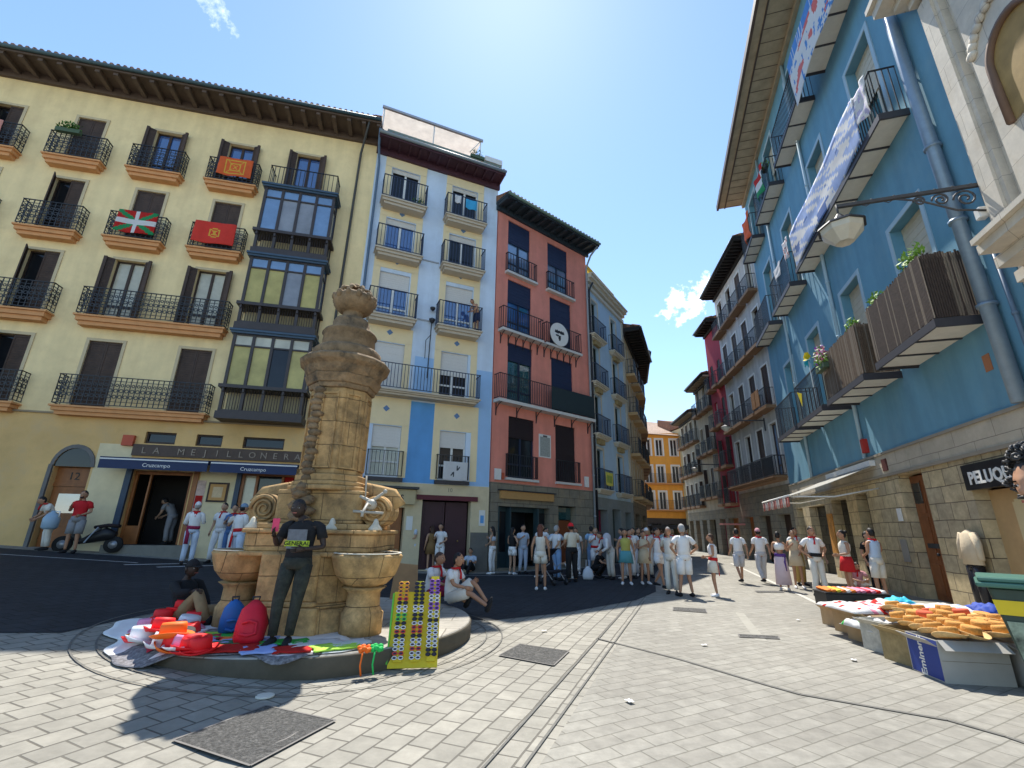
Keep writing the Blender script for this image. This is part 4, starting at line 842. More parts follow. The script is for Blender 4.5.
FB.trimbox('orange_notice_board', M('notice_orange', (.55, .25, .05), .7, .5, 6), (7.4, 8.0, .03, .06, .9, 2.4)); FB.trimbox('red_box', M('red_box', (.45, .03, .02), .5), (3.0, 3.2, .0, .14, 4.15, 4.6)); FB.trimbox('street_plate', M('plate_maroon', (.1, .03, .025), .6), (1.9, 2.2, .05, .08, 3.45, 3.8))
FB.trimbox('letter_box', white_p, (1.75, 1.95, .03, .07, 2.0, 2.35)); FB.trimbox('meter_door', M('meter_grey', (.3, .28, .24), .6), (1.85, 2.2, .03, .05, .9, 1.5))
FB.trimbox('old_scar', M('terracotta_scar', (.42, .17, .08), .9), (-3.3, -3.08, .003, .012, 4.85, 5.2))
# hairdresser's front
ps = MB(); FB.box(ps, -4.6, -1.6, .025, .12, 2.58, 3.12); PS = ps.build('shop_sign', M('sign_black', (.012, .012, .014), .4), FB.root)
ftext(FB, 'PELUQUERIA', .36, white_p, -2.83, 2.70, .124, PS, bold=.012)
FB.trimbox('shop_shutter', M('tan_shutter', (.50, .32, .15), .6, .15, 3), (-4.6, -1.6, -.3, -.26, 0, 2.58))
FB.trimbox('shop_panel', M('pale_panel', (.62, .50, .28), .6, .1, 3), (-2.75, -2.4, -.258, -.2, .1, 2.35), (-2.38, -2.3, -.258, -.22, .1, 2.3)); FB.trimbox('lock_plate', iron, (-2.64, -2.54, -.198, -.19, 1.7, 1.78))
# awning over the shops
AW = empty('shop_awning', FB.world(4.7, 0, 0), pi/2-FB.t, 'grey canvas awning with a striped valance stretched out over the shop on the right', 'awning')
a = MB(); a.grid(lambda u, v: (-2.0+4.0*u, .1+2.5*v, 3.72-.95*v-.05*sin(pi*v)), 12, 8); a.build('canvas', thin(M('canvas_grey', (.60, .59, .54), .8, .12, 3), .5), AW, thick=.012)
vl = MB(); vl.grid(lambda u, v: (-2.0+4.0*u, 2.61+.015*sin(u*60), 2.77-.3*v-(.04*abs(sin(u*pi*14)) if v > .9 else 0)), 84, 3, lambda u, v: int(u*28) % 2); vl.build('valance', [M('stripe_red', (.5, .14, .11), .8), M('stripe_white', (.62, .58, .52), .8)], AW, thick=.006)
fr = MB(); fr.tube([(-2, 2.6, 2.78), (2, 2.6, 2.78)], .035, 8)
for u in (-1.9, 1.9): fr.tube([(u, .05, 3.0), (u, 1.3, 2.75), (u, 2.58, 2.76)], .025, 6)
fr.box(-2.05, 2.05, .06, .22, 3.68, 3.85); fr.build('awning_frame', white_p, AW)
# drainpipes and lamp bracket
gp = M('pipe_steel_blue', (.22, .30, .38), .4, .15, 5, metal=.3)
pipe('thick grey drainpipe beside the stone front on the right', [FB.world(-3.75, .15, 21.3), FB.world(-3.78, .16, 12), FB.world(-3.95, .16, 4.0)], .13, gp)
pipe('thin blue pipe just right of the thick grey drainpipe', [FB.world(-4.35, .08, 7.2), FB.world(-4.4, .08, 4.0)], .04, MATS['pipe_blue_grey'])
for u in (3.25, 8.9): pipe('pale blue drainpipe '+('between the first and second windows beyond the reed screens' if u < 5 else 'near the far end above the awning'), [FB.world(u, .08, 21.3), FB.world(u, .08, 4.0)], .06, trb)
def lantern(name, F, u, z, ln, label, scroll=True, lamp=.48, drop=.40):
    t = empty(name, F.world(u, .0, z), pi/2-F.t, label, 'street lamp'); s = F.s; b = MB()
    b.box(-.035, .035, s*.0, s*ln, -.035, .035); b.box(-.05, .05, 0, s*.06, -.62, .12)
    if scroll:
        b.tube([(0, s*.1, -.6), (0, s*.55, -.5), (0, s*1.1, -.16), (0, s*1.5, -.03)], .02, 6)
        for c, r in ((.35, .2), (.75, .15), (1.1, .11)):
            pts = [(0, s*(c+r*(1-k/26)*cos(k*.5)), -.06-r+r*(1-k/26)*sin(k*.5)) for k in range(22)]; b.tube(pts, .02, 5)
        for c in (.2, .5, .8, 1.1, 1.5, 1.9, 2.2): b.ball((0, s*c, .04), .03, 6, 4)
        for c in (1.5, 1.9): b.tube([(0, s*c, -.02), (0, s*(c+.12), -.09), (0, s*(c+.25), -.02)], .01, 5)
    b.tube([(0, s*ln, .05), (0, s*ln, -drop*.5)], .02, 6); b.build('bracket', M('wrought_iron', (.07, .07, .075), .6, .2, 9), t)
    g_ = MB(); c = (0, s*ln, -drop-lamp*1.05); g_.lathe([(.02, lamp*.1), (lamp*.35, 0), (lamp*.8, lamp*.5), (lamp*.85, lamp*.75), (.05, lamp*.76)], c, 8, sm=False); g_.build('lamp_glass', M('frosted_glass', (.52, .50, .42), .35, .1, 6), t)
    k = MB(); k.lathe([(lamp*.95, lamp*.75), (lamp*.9, lamp*.85), (lamp*.3, lamp*1.15), (.03, lamp*1.5)], c, 8, sm=False); k.build('lamp_cap', iron, t)
    return t
lantern('street_lantern', FB, -4.55, 8.35, 2.55, 'large lantern on a long scrolled iron bracket in front of the blue building')
sp_ = MB(); sp_.box(-.08, .08, -.08, .08, -.12, .12); tag(sp_.bevel('junction_box', white_p, None, .02, FB.world(-4.45, .12, 7.75), pi/2-FB.t), 'small white junction box under the scrolled lamp bracket', 'box')
# reed screens, plants and flags on the blue building
reed = M('reed_dark', (.065, .045, .035), .8, .4, 12); reed2 = M('reed_light', (.12, .08, .05), .8, .3, 12)
for a, b_, mt, lab in ((-3.6, -.8, reed, 'dark slatted reed screen round the nearest balcony of the blue building'), (.05, 3.0, reed2, 'brown weathered reed screen round the second balcony of the blue building')):
    p0 = FB.world((a+b_)/2, 0, 5.95); m = MB(); wd = b_-a
    n = int(wd/.045)
    for i in range(n): c = -wd/2+wd*(i+.5)/n; m.box(c-.017, c+.017, .845+random.random()*.02, .875, random.uniform(0, .04), 1.50+random.uniform(-.03, .05), random.choice((0, 0, 0, 0, 1) if mt is reed else (0, 0, 1)))
    for x in (-wd/2, wd/2):
        for i in range(19): c = .02+.84*i/19; m.box(x-.012, x+.012, c, c+.034, 0, 1.50+random.uniform(-.03, .05), random.choice((0, 0, 1)))
    m.box(-wd/2+.02, wd/2-.02, .83, .843, .02, 1.46, 0)
    tag(m.build('reed_screen', [mt, M('reed_pale', (.19, .15, .11), .8)], None, p0, pi/2-FB.t), lab, 'screen')
potplant(FB, -3.0, .7, 7.3, 1.0, 'bright green bush over the near corner of the dark slatted balcony', plant_l, h=.35); potplant(FB, -1.1, .7, 7.3, .6, 'small green plant over the far end of the dark slatted balcony', plant_l, h=.25)
potplant(FB, .5, .72, 7.3, .6, 'yellow green plant at the near end of the brown reed screen', plant_l, h=.22)
potplant(FB, 2.6, 1.0, 6.9, .8, 'flowering plant with violet and white blooms at the far end of the brown reed screen', plant_l, h=.45, flowers=(('bloom_violet', (.35, .05, .40)), ('bloom_white', (.8, .75, .7)), ('bloom_pink', (.7, .12, .25))))
pw = FB.world(3.6, 1.05, 7.5); pin = empty('toy_windmill', pw, pi/2-FB.t, 'yellow and turquoise toy windmill on the plain balcony rail', 'pinwheel')
b = MB(); b.tube([(0, 0, -.9), (0, 0, .15)], .01, 5); b.build('stick', white_p, pin)
for k in range(6):
    a0 = k*pi/3; b = MB(); b.add([(0, 0, .15), (.1*cos(a0), .14, .15+.1*sin(a0)), (.32*cos(a0+.3), .05, .15+.32*sin(a0+.3)), (.28*cos(a0+.9), -.02, .15+.28*sin(a0+.9))], [(0, 1, 2, 3)]); b.build('vane', [M('vane_yellow', (.75, .58, .02), .6), M('vane_turquoise', (.02, .40, .50), .6)][k//3], pin, thick=.006)
yf = MB(); yf.add([(0, 0, 0), (.35, .05, .15), (.1, .02, -.5)], [(0, 1, 2)]); tag(yf.build('pennant', MATS['vane_yellow'], None, FB.world(5.5, .9, 6.9), pi/2-FB.t, thick=.008), 'small yellow pennant on the second plain balcony', 'pennant')
bb, bw_, br_ = thin(M('banner_blue', (.10, .30, .68), .8, .15, 3), .3), cloth_white, M('banner_red', (.6, .12, .10), .8, .15)
def ban1(a, c):
    v = noise.noise(Vector((a*26, c*9, 3))); 
    if c < .25: return 0 if noise.noise(Vector((a*60, 2, 9))) < .25 else 1
    if c > .72 and .1 < a < .5 and noise.noise(Vector((a*40, c*20, 8))) > .05: return 0
    return 2 if noise.noise(Vector((a*9, c*5, 5))) > .28 else (0 if v > .35 else 1)
flag(FB, -1.75, .72, 18.65, 5.6, 2.0, ban1, [bb, bw_, br_], 'long white banner with blue edge and red patches on the topmost near balcony', 'banner', 'banner', wave=.05, nu=150, nv=26)
def ban2(a, c):
    if noise.noise(Vector((a*5, c*7, 2))) > .42: return 2
    return 0 if noise.noise(Vector((a*18+c*9, c*3, 6))) > -.02 else 1
flag(FB, .9, .70, 13.25, 6.6, 1.5, ban2, [thin(M('banner_pale_blue', (.45, .58, .85), .8, .2, 3), .45), bw_, thin(M('banner_deep_blue', (.12, .22, .5), .8), .3)], 'long crumpled blue and white banner along the middle balcony of the blue building', 'banner', 'banner', wave=.05, nu=120, nv=16)
flag(FB, -2.6, .66, 13.25, 1.0, 1.0, lambda a, c: 0 if noise.noise(Vector((a*9, c*5, 1))) > .1 else 1, [M('cloth_lilac', (.5, .45, .6), .8), bw_], 'crumpled white cloth at the near corner of the long middle balcony', 'cloth', 'laundry', wave=.08)
flag(FB, 4.1, .95, 13.0, .7, .8, lambda a, c: 1 if noise.noise(Vector((a*9, c*9, 1))) > .2 else 0, [bw_, MATS['stripe_red']], 'small white flag hung beside the crumpled banner', 'flag', 'flag', wave=.04)
flag(FB, 6.6, .66, 13.25, 1.1, .5, lambda a, c: 0, [cloth_white], 'white towel on the second middle balcony of the blue building', 'towel', 'towel', wave=.04)
flag(FB, 6.8, .7, 18.65, 1.6, 1.2, lambda a, c: (0 if c < .35 else (1 if c < .65 else 2)) , [cloth_red, bw_, mgrn], 'red white and green flag on the third topmost balcony of the blue building', 'flag', 'flag', wave=.10)
flag(FB, 10.4, .7, 18.65, 1.6, 1.3, lambda a, c: 0, [MATS['flag_orange_red']], 'orange red flag on the far topmost balcony of the blue building', 'flag', 'flag', wave=.10)
potplant(FB, 6.2, .5, 18.3, .5, 'yellowish plant on the third topmost balcony next to the tricolour flag', plant_l, h=.25)
# ---------------------------------------------------------------- carved stone front at the right edge
stn = bricks('pale_limestone', (.66, .60, .50), (.60, .55, .46), (.34, .30, .25), 1.1, .62, .006, .8, .3, var=.18, stain=((.40, .30, .18), .4, .8))
FS = Facade('stone_building', FB.world(-4.65, 0, 0)[:2], 17, 1, 'carved pale stone baroque front at the right edge of the picture')
b = MB(); bx = lambda *q: FS.box(b, *q)
bx(-7, 0, -6, .0, 5.6, 16); bx(-.55, 0.02, .003, .14, 6.6, 13.2); bx(-.45, -.1, .143, .2, 6.9, 12.9); bx(-7, -.75, .003, .1, 6.6, 13)
b.build('wall', stn, FS.root)
b = MB()
for z0, z1, o in ((5.62, 5.8, .25), (5.802, 6.0, .5), (6.002, 6.2, .85), (6.202, 6.36, 1.15), (6.362, 6.46, 1.25)): FS.box(b, -7, -.30-.62*o, -.5, o, z0, z1)
b.build('cornice', stn, FS.root)
b = MB()
for z0, z1, o in ((13.3, 13.5, .25), (13.502, 13.7, .45), (13.702, 13.95, .75), (13.952, 14.1, .85)): FS.box(b, -7, o*.7-.1, -.5, o, z0, z1)
b.build('upper_cornice', stn, FS.root)
b = MB()
for k in range(4): FS.box(b, -1.1, -.62-.08*k, .15, .5-.08*k, 6.47+.18*k, 6.62+.18*k)
b.build('carved_scroll', stn, FS.root)
nc = MB(); n = 16; cu, cz, rr = -1.75, 9.9, .62
prof = [(cu-rr, 8.7)]+[(cu+rr*cos(a), cz+rr*sin(a)) for a in [pi-pi*i/n for i in range(n+1)]]+[(cu+rr, 8.7)]
nc.add([(p[0], .101+.02, p[1]) for p in prof], [tuple(range(len(prof)))], 1)
nc.tube([(p[0], .15, p[1]) for p in prof], .07, 6, 0)
nc.build('niche', [M('niche_frame', (.16, .10, .07), .7), M('niche_ochre', (.36, .24, .09), .8, .3, 3)], FS.root)
b = MB()
for i in range(14): b.ball((-1.75+.95*cos(.3+i*.19), .13, 10.95+.75*sin(.3+i*.19)-.5), (.11, .07, .11), 8, 5, jit=.3)
b.build('carving', stn, FS.root)
# ---------------------------------------------------------------- right row down the street
wc = M('white_grey_plaster', (.60, .59, .56), .85, .15, 2, streak=.25)
R1 = row_building('grey_white_building', (14.5, 24.2), 8, 1, 8.0, 19.0, wc, 'grey and white building with many stacked balconies beyond the blue one', 4, (15.6, 12.1, 8.4, 4.6), (2.5, 2.5, 2.5, 2.9), brn, shut_br, w_=.95, gz=4.1, trimm=white_p, ov=.95, bw=.85, seed=8, raft=.4, kinds=('french', 'closed', 'french'))
R1.balcony(.1, 7.9, 4.5, .7, .2, brn, h=1.1, bars=.13)
b = MB()
for u in (.3, .9): R1.box(b, u, u+.5, .76, .8, 8.35, 9.3)
b.build('wood_screen', M('wood_screen', (.30, .14, .05), .7, .3, 5), R1.root)
R2 = row_building('red_building', (15.62, 32.1), 5, 1, 3.1, 17.2, M('dark_red_plaster', (.42, .03, .05), .8, .12, 2), 'narrow dark red building on the right side of the street', 2, (12.2, 9.2, 6.2, 3.6), (2.0, 2.0, 2.0, 2.0), brn, wood_dk, w_=.6, bw=.5, seed=2, frame=white_p, ov=.8)
R3 = row_building('ochre_grey_building', (16.15, 35.2), 5, 1, 4.8, 13.8, M('stone_beige_plaster', (.54, .46, .34), .85, .15, 2, streak=.2), 'long beige building with striped rafters on the right of the street', 3, (11.3, 7.8, 4.3), (2.3, 2.3, 2.3), brn, shut_br, w_=.7, bw=.6, seed=6, raft=.45, rm=M('rafter_cream', (.45, .36, .26), .8), trimm=trm, ov=.8)
R4 = row_building('grey_beige_building', (16.6, 40.0), 4, 1, 5.4, 11.9, M('grey_stone_plaster', (.46, .43, .36), .85, .15, 2, streak=.2), 'lower grey beige building with striped rafters at the far right end of the street', 4, (9.4, 6.6, 3.8), (2.0, 2.0, 2.0), brn, shut_br, w_=.65, bw=.55, seed=9, raft=.45, rm=MATS['rafter_cream'], trimm=trm, ov=.8)
lantern('street_lantern', R1, 2.0, 7.9, 2.2, 'middle lantern on a straight arm in front of the grey and white building', False, .3, .3)
lantern('street_lantern', R3, .3, 6.6, 2.0, 'far small lantern in front of the dark red building', False, .28, .25)
b = MB(); R1.box(b, 7.2, 7.95, .1, 1.5, 2.1, 2.2); b.build('pink_awning', M('awning_pink', (.55, .22, .2), .8), R1.root)
# ---------------------------------------------------------------- fountain
fst = bricks('fountain_sandstone', (.60, .37, .16), (.50, .32, .14), (.20, .13, .06), .66, .37, .006, .88, .9, var=.45, nscale=6, stain=((.10, .075, .045), .8, 1.9))
fst2 = M('fountain_weathered', (.30, .20, .11), .9, .5, 5, bump=.9, big=.35, dirt=((.035, .032, .026), .9, 2.6), bscale=24)
PZ = .23
plat = empty('fountain_platform', (FX, FY, 0), 0, 'low round stone platform carrying the fountain', 'platform')
b = MB(); b.lathe([(2.36, -.2), (2.36, PZ-.02), (2.34, PZ)], n=72, sm=False); b.build('base', bricks('platform_stone', (.42, .39, .33), (.37, .345, .30), (.2, .18, .15), .6, .6, .01, .85, .5, 'xy', var=.3, stain=((.2, .18, .15), .5, 2)), plat)
b = MB(); b.lathe([(2.365, -.2), (2.375, PZ-.03), (2.365, PZ-.012)], n=72, m=0); b.build('rim', M('platform_rim_dark', (.10, .085, .06), .85, .3, 4), plat)
fx, fy = -2.85, 7.45
FT = empty('stone_fountain', (fx, fy, PZ), 0, 'tall weathered sandstone fountain with scrolls, two shell basins and a crowned column', 'fountain')
def prism(mb, pts, z0, z1, m=0, top=1.0):
    n = len(pts); cx = sum(p[0] for p in pts)/n; cy = sum(p[1] for p in pts)/n
    mb.add([(x, y, z0) for x, y in pts]+[(cx+(x-cx)*top, cy+(y-cy)*top, z1) for x, y in pts], [tuple(reversed(range(n))), tuple(range(n, 2*n))]+[(i, (i+1) % n, n+(i+1) % n, n+i) for i in range(n)], m)
def octo(r, a=22.5, k=1.0): return [(r*cos(radians(a+45*i))*(k if i % 2 else 1), r*sin(radians(a+45*i))*(k if i % 2 else 1)) for i in range(8)]
def rbox(x0, x1, y0, y1, c=.08): return [(x0+c, y0), (x1-c, y0), (x1, y0+c), (x1, y1-c), (x1-c, y1), (x0+c, y1), (x0, y1-c), (x0, y0+c)]
b = MB()
prism(b, octo(.86), 0, .30, top=.97); prism(b, octo(.79), .30, .36); prism(b, octo(.74), .36, .96)
prism(b, rbox(-.62, .36, -.86, .6, .05), 0, .33, top=.97); prism(b, rbox(-.56, .30, -.80, .6, .04), .33, .40); prism(b, rbox(-.53, .27, -.77, .6, .03), .40, 1.0)
b.bevel('pedestal', fst, FT, .018)
b = MB(); prism(b, rbox(-.94, 1.0, -.72, .8, .10), .96, 1.02); prism(b, rbox(-.88, .94, -.66, .76, .08), 1.02, 1.26); prism(b, rbox(-.93, .98, -.71, .8, .09), 1.262, 1.32); b.bevel('ledge', fst, FT, .015)
b = MB(); prism(b, rbox(-.82, .86, -.56, .7, .08), 1.32, 1.40); prism(b, rbox(-.62, .66, -.44, .6, .06), 1.40, 1.88); prism(b, octo(.62), 1.88, 1.95); prism(b, octo(.57), 1.95, 2.02); b.bevel('scroll_block', fst, FT, .015)
for sx, lab in ((-1, 0), (1, 0)):   # big volutes leaning against the block
    v = MB(); cx = sx*.84; cz = 1.60; pts = []
    for k in range(58):
        a = k*.30; r = .20*(1-k/66); pts.append((cx+sx*r*cos(a), -.30, cz+r*sin(a)))
    rings = []
    v.tube(pts, [.030*(1-k/90) for k in range(58)], 6)
    vv = []; n = 20
    v.add([(cx+.225*cos(2*pi*i/n), y, cz+.225*sin(2*pi*i/n)) for y in (-.28, .25) for i in range(n)], [tuple(range(n)), tuple(reversed(range(n, 2*n)))]+[(i, n+i, n+(i+1) % n, (i+1) % n) for i in range(n)])
    v.tube([(cx+sx*.21, -.02, cz+.02), (cx+sx*.10, -.02, cz+.20), (cx-sx*.08, -.02, cz+.26), (cx-sx*.30, -.02, cz+.36)], [.035, .045, .05, .05], 8, ry=[.20, .18, .14, .08], side=(0, 1, 0))
    v.build('volute', fst, FT)
b = MB(); prism(b, octo(.53), 2.02, 2.12); prism(b, octo(.475), 2.12, 3.48, top=1.02); b.bevel('shaft', fst, FT, .012)
b = MB()   # raised panels with carved strips on every face of the shaft
for i in range(8):
    a = radians(45*i); c, s_ = cos(a), sin(a); R_ = .442
    for w0, w1, z0, z1, th, mm in ((-.13, -.10, 2.2, 3.4, .02, 0), (.10, .13, 2.2, 3.4, .02, 0), (-.10, .10, 3.37, 3.4, .02, 0), (-.10, .10, 2.2, 2.23, .02, 0)):
        b.obox((c*(R_+th/2)-s_*(w0+w1)/2, s_*(R_+th/2)+c*(w0+w1)/2, (z0+z1)/2), (c*th, s_*th, 0), (-s_*(w1-w0)/2, c*(w1-w0)/2, 0), (0, 0, (z1-z0)/2))
b.build('shaft_panel', fst, FT)
b = MB()
aa = radians(247.5)
for k in range(17):   # carved garland on the front edge
    z = 3.42-k*.098; b.ball((cos(aa)*.50+.02*sin(k*2), sin(aa)*.50, z), (.10, .085, .062), 7, 5, jit=.3)
for k in range(16): b.ball((cos(aa)*.52+random.uniform(-.1, .1), sin(aa)*.52+random.uniform(-.05, .02), 1.92-.035*k), (.10+.004*k, .09, .06), 7, 5, jit=.4)
b.build('garland', fst2, FT)
b = MB(); prism(b, octo(.52), 3.48, 3.56, top=1.04); prism(b, octo(.56), 3.56, 3.70, top=1.12); b.lathe([(.58, 3.70), (.62, 3.76), (.65, 3.84), (.72, 3.90), (.74, 3.97), (.69, 4.02), (.58, 4.04)], n=16, sm=False, ph=pi/16); b.bevel('capital', [fst2], FT, .01)
b = MB(); b.lathe([(.54, 4.04), (.56, 4.08), (.56, 4.19), (.51, 4.24), (.43, 4.25), (.44, 4.29), (.43, 4.50), (.46, 4.53), (.43, 4.58), (.33, 4.62), (.30, 4.64), (.31, 4.76), (.27, 4.83), (.17, 4.87), (.165, 4.93), (.17, 4.99), (.26, 5.02)], n=32); b.build('tiered_cap', fst2, FT)
b = MB(); b.lathe([(.22, 4.98), (.30, 5.06), (.35, 5.14), (.36, 5.24), (.31, 5.30), (.18, 5.34), (.1, 5.35)], n=32, flute=.05)
for k in range(12): a = 2*pi*k/12; b.ball((.34*cos(a), .34*sin(a), 5.24), (.06, .06, .08), 6, 4)
for k in range(8): a = 2*pi*k/8; b.tube([(.3*cos(a), .3*sin(a), 5.28), (.24*cos(a), .24*sin(a), 5.42), (.08*cos(a), .08*sin(a), 5.46)], .035, 6)
b.ball((0, 0, 5.50), .07, 8, 6); b.build('crown', fst2, FT)
def basin(cx, cy, r, ang, zt=.98):
    t = MB(); n = 40; rings = []
    for rr, z in ((.30, zt-.42), (.62, zt-.36), (.86, zt-.24), (.97, zt-.10), (1.0, zt-.04), (1.04, zt), (.98, zt+.03), (.90, zt+.01), (.84, zt-.08), (.4, zt-.16), (.05, zt-.17)):
        rings.append([(cx+r*rr*(1+.035*cos(9*2*pi*j/n))*cos(2*pi*j/n), cy+r*rr*(1+.035*cos(9*2*pi*j/n))*sin(2*pi*j/n), z) for j in range(n)])
    t.loft(rings, 0); B = t.build('basin', fst, FT)
    l = MB(); l.loft([[(cx+r*rr*cos(2*pi*j/32), cy+r*rr*sin(2*pi*j/32), z) for j in range(32)] for rr, z in ((1.01, zt+.031), (1.0, zt+.045), (.93, zt+.045), (.92, zt+.03))], closed=True); l.build('basin_rim', M('worn_pale_rim', (.66, .60, .48), .7, .25, 6, bump=.2), B)
    w_ = MB(); w_.lathe([(r*.83, zt-.03), (.01, zt-.029)], (cx, cy, 0), 28); wm = glass('water', (.02, .05, .05), .03); w_.build('water', wm, B)
    c = MB(); c.lathe([(.28, 0), (.28, .26), (.26, .27), (.25, .30), (.225, .33), (.215, .50), (.24, zt-.44), (.3, zt-.40)], (cx, cy, 0), 24); c.build('basin_column', fst, FT)
basin(-1.05, -.15, .43, 0); basin(.86, -.52, .46, 0); 
sp = MB(); sp.tube([(.80, -.42, 1.66), (.80, -.60, 1.68), (.80, -.78, 1.56), (.80, -.80, 1.50)], .022, 8)
sp.tube([(.76, -.38, 1.70), (.98, -.42, 1.86)], [.03, .02], 7); sp.tube([(.84, -.38, 1.70), (.62, -.42, 1.80)], [.03, .02], 7); sp.tube([(.56, -.46, 1.58), (1.0, -.46, 1.56)], .02, 7); sp.ball((.80, -.42, 1.68), (.09, .08, .08), 8, 6); sp.ball((.99, -.42, 1.87), (.035, .03, .035), 7, 5); sp.tube([(.70, -.40, 1.75), (.68, -.40, 2.1)], .012, 5)
sp.build('spout', M('spout_white', (.44, .40, .33), .5, .2, 9), FT)
for (x, y) in ((.30, -.52), (.92, -.50), (-.85, -.5)):
    q = MB(); q.lathe([(.10, 0), (.10, .02), (.05, .08), (.03, .14), (.01, .16)], (x, y, 1.32), 12); q.build('finial', M('worn_pale_rim', (.66, .60, .48)), FT)
# ---------------------------------------------------------------- street seller's cloth, hats, tray
wv = lambda x, y, k=1: .012*noise.noise(Vector((x*5, y*5, k)))
clm = [M('spread_white', (.78, .76, .74), .85, .08, 6), M('spread_grey_print', (.22, .21, .22), .85, .9, 26), M('spread_black', (.03, .03, .035), .85)]
def hgt(x, y): return PZ+.004 if (x-FX)**2+(y-FY)**2 < 2.36**2 else max(G(x, y)+.012, PZ+.004-(sqrt((x-FX)**2+(y-FY)**2)-2.36)*.55)
b = MB()
def clf(u, v):
    a = radians(188+116*u); r = .95+(1.62-.25*min(1, max(0, u-.45)*4))*v+(.10*sin(u*17)+.05*sin(u*41))*v; x, y = FX+r*cos(a), FY+r*sin(a); return (x, y, hgt(x, y)+.006+.5*abs(wv(x, y, 3)))
b.grid(clf, 70, 24, lambda u, v: 1 if (.40 < u < .52 and v > .72) or (.5 < u < .9 and v > .9) or (.3 < u < .5 and v < .4) else 0)
tag(b.build('ground_sheet', clm, None, recalc=False, thick=.004), 'large white and grey printed sheet spread under the hats on the platform', 'sheet')
scm = [cloth_red, M('scarf_crimson', (.45, .02, .05), .85, .1), M('scarf_blue', (.30, .40, .72), .85), M('scarf_green', (.03, .40, .06), .85), M('scarf_lime', (.45, .75, .08), .85), M('scarf_orange', (.80, .20, .03), .85), cloth_white, M('scarf_pink', (.75, .25, .35), .85), M('scarf_navy', (.04, .07, .25), .85), M('scarf_dkgreen', (.01, .16, .06), .85), M('scarf_yellow', (.75, .60, .05), .85)]
def scarf(a0, r0, wa, wr, rot, mi, label, cat='scarf', group='folded scarves laid on the platform sheet', lift=.034):
    a = radians(224+(a0-219)*1.17); r0 = min(2.14, r0*1.04+.10); wa *= 1.15; wr *= 1.45; rot += .35; cx, cy = FX+r0*cos(a), FY+r0*sin(a); q = MB()
    def f(u, v):
        x_, y_ = (u-.5)*wa+.02*sin(v*7+mi), (v-.5)*wr*(1-.15*abs(u-.5))+.02*sin(u*6)
        x, y = cx+x_*cos(rot)-y_*sin(rot), cy+x_*sin(rot)+y_*cos(rot); return (x, y, hgt(x, y)+lift+.018*abs(noise.noise(Vector((x*9, y*9, mi)))))
    q.grid(f, 10, 6); return tag(q.build('scarf', [scm[mi]], None, recalc=False, thick=.012), label, cat, group)
SCF = ((236, 2.05, .42, .26, .2, 1, 'crimson scarf folded left of the dark bordered cloth edge'), (240, 1.82, .40, .22, .5, 2, 'lilac blue scarf beside the crimson one on the sheet'), (236, 1.62, .34, .2, .3, 1, 'crimson square scarf nearer the fountain on the sheet'),
 (231, 1.5, .34, .16, .1, 4, 'lime green scarf next to the fallen orange brims'), (240, 1.42, .36, .16, .2, 3, 'bright green scarf behind the lime one'), (247, 1.42, .36, .16, .1, 5, 'orange scarf lying before the red backpack'), (250, 1.68, .42, .16, .2, 9, 'dark green scarf in the middle of the sheet'),
 (255, 1.9, .44, .26, -.05, 0, 'big red scarf nearest the platform edge in the middle'), (253, 1.52, .55, .14, .05, 2, 'long pale blue scarf under the fountain front'), (262, 1.95, .30, .26, .1, 2, 'small lilac scarf right of the big red one'), (270, 1.98, .34, .22, .1, 0, 'red scarf below the feet of the man in black'),
 (266, 1.62, .46, .18, .1, 3, 'vivid green scarf near the shoes of the man in black'), (276, 1.72, .5, .2, .2, 6, 'white scarf with folds toward the sunglasses rack'), (281, 2.0, .46, .22, .3, 4, 'lime scarf at the right end of the row'), (285, 1.85, .4, .2, .35, 6, 'white cloth at the right end of the row by the rack'),
 (244, 2.2, .3, .14, .3, 10, 'yellow scrap of cloth between crimson and black folds'), (219, 1.9, .5, .18, -.5, 5, 'flat orange red cloth under the front hats'), (224, 1.9, .6, .12, -.45, 10, 'thin yellow strip beside the flat orange red cloth'))
for q in SCF: scarf(*q)
def hat(x, y, z, crown, brim, label, group, tilt=(0, 0), straw=False, hc=.12, rc=.085, rb=.15, rz=0):
    key = ('hat', crown.name, brim.name, straw, rb)
    if key not in CACHE:
        a = MB(); a.lathe([(rc*1.05, .0), (rc, hc*.8), (rc*.9, hc), (rc*.3, hc*.86), (.01, hc*.84)], n=20, sc=(1, 1.18)); me1 = a.mesh('crown', [crown])
        a = MB(); n = 24; rg = []
        for rr, dz in ((rc*.95, .012), (rb*.8, .002), (rb, .022), (rb*.99, .028), (rb*.8, .008), (rc*.95, .018)): rg.append([(rr*cos(2*pi*j/n), rr*1.15*sin(2*pi*j/n), dz+(.035*(cos(2*pi*j/n)**2) if rr > rb*.9 else 0)) for j in range(n)])
        a.loft(rg, closed=True); me2 = a.mesh('brim', [brim])
        a = MB(); a.lathe([(rc*1.07, .015), (rc*1.055, .04)], n=20, sc=(1, 1.18)); me3 = a.mesh('band', [M('band_dark', (.10, .03, .02), .7) if straw else brim]); CACHE[key] = (me1, me2, me3)
    t = empty('straw_hat' if straw else 'festival_hat', (x, y, z), rz, label, 'hat', group); t.rotation_euler = (tilt[0], tilt[1], rz)
    for nm, me in zip(('crown', 'brim', 'band'), CACHE[key]): link(nm, me, t)
    return t
hr = M('hat_red', (.85, .015, .02), .6, .1, 9); hp = M('hat_pink', (.75, .28, .45), .6, .1); ho = M('hat_orange', (.90, .16, .01), .6, .1); hw_ = M('hat_white', (.75, .75, .78), .6, .05); hk = M('hat_black', (.015, .015, .018), .7)
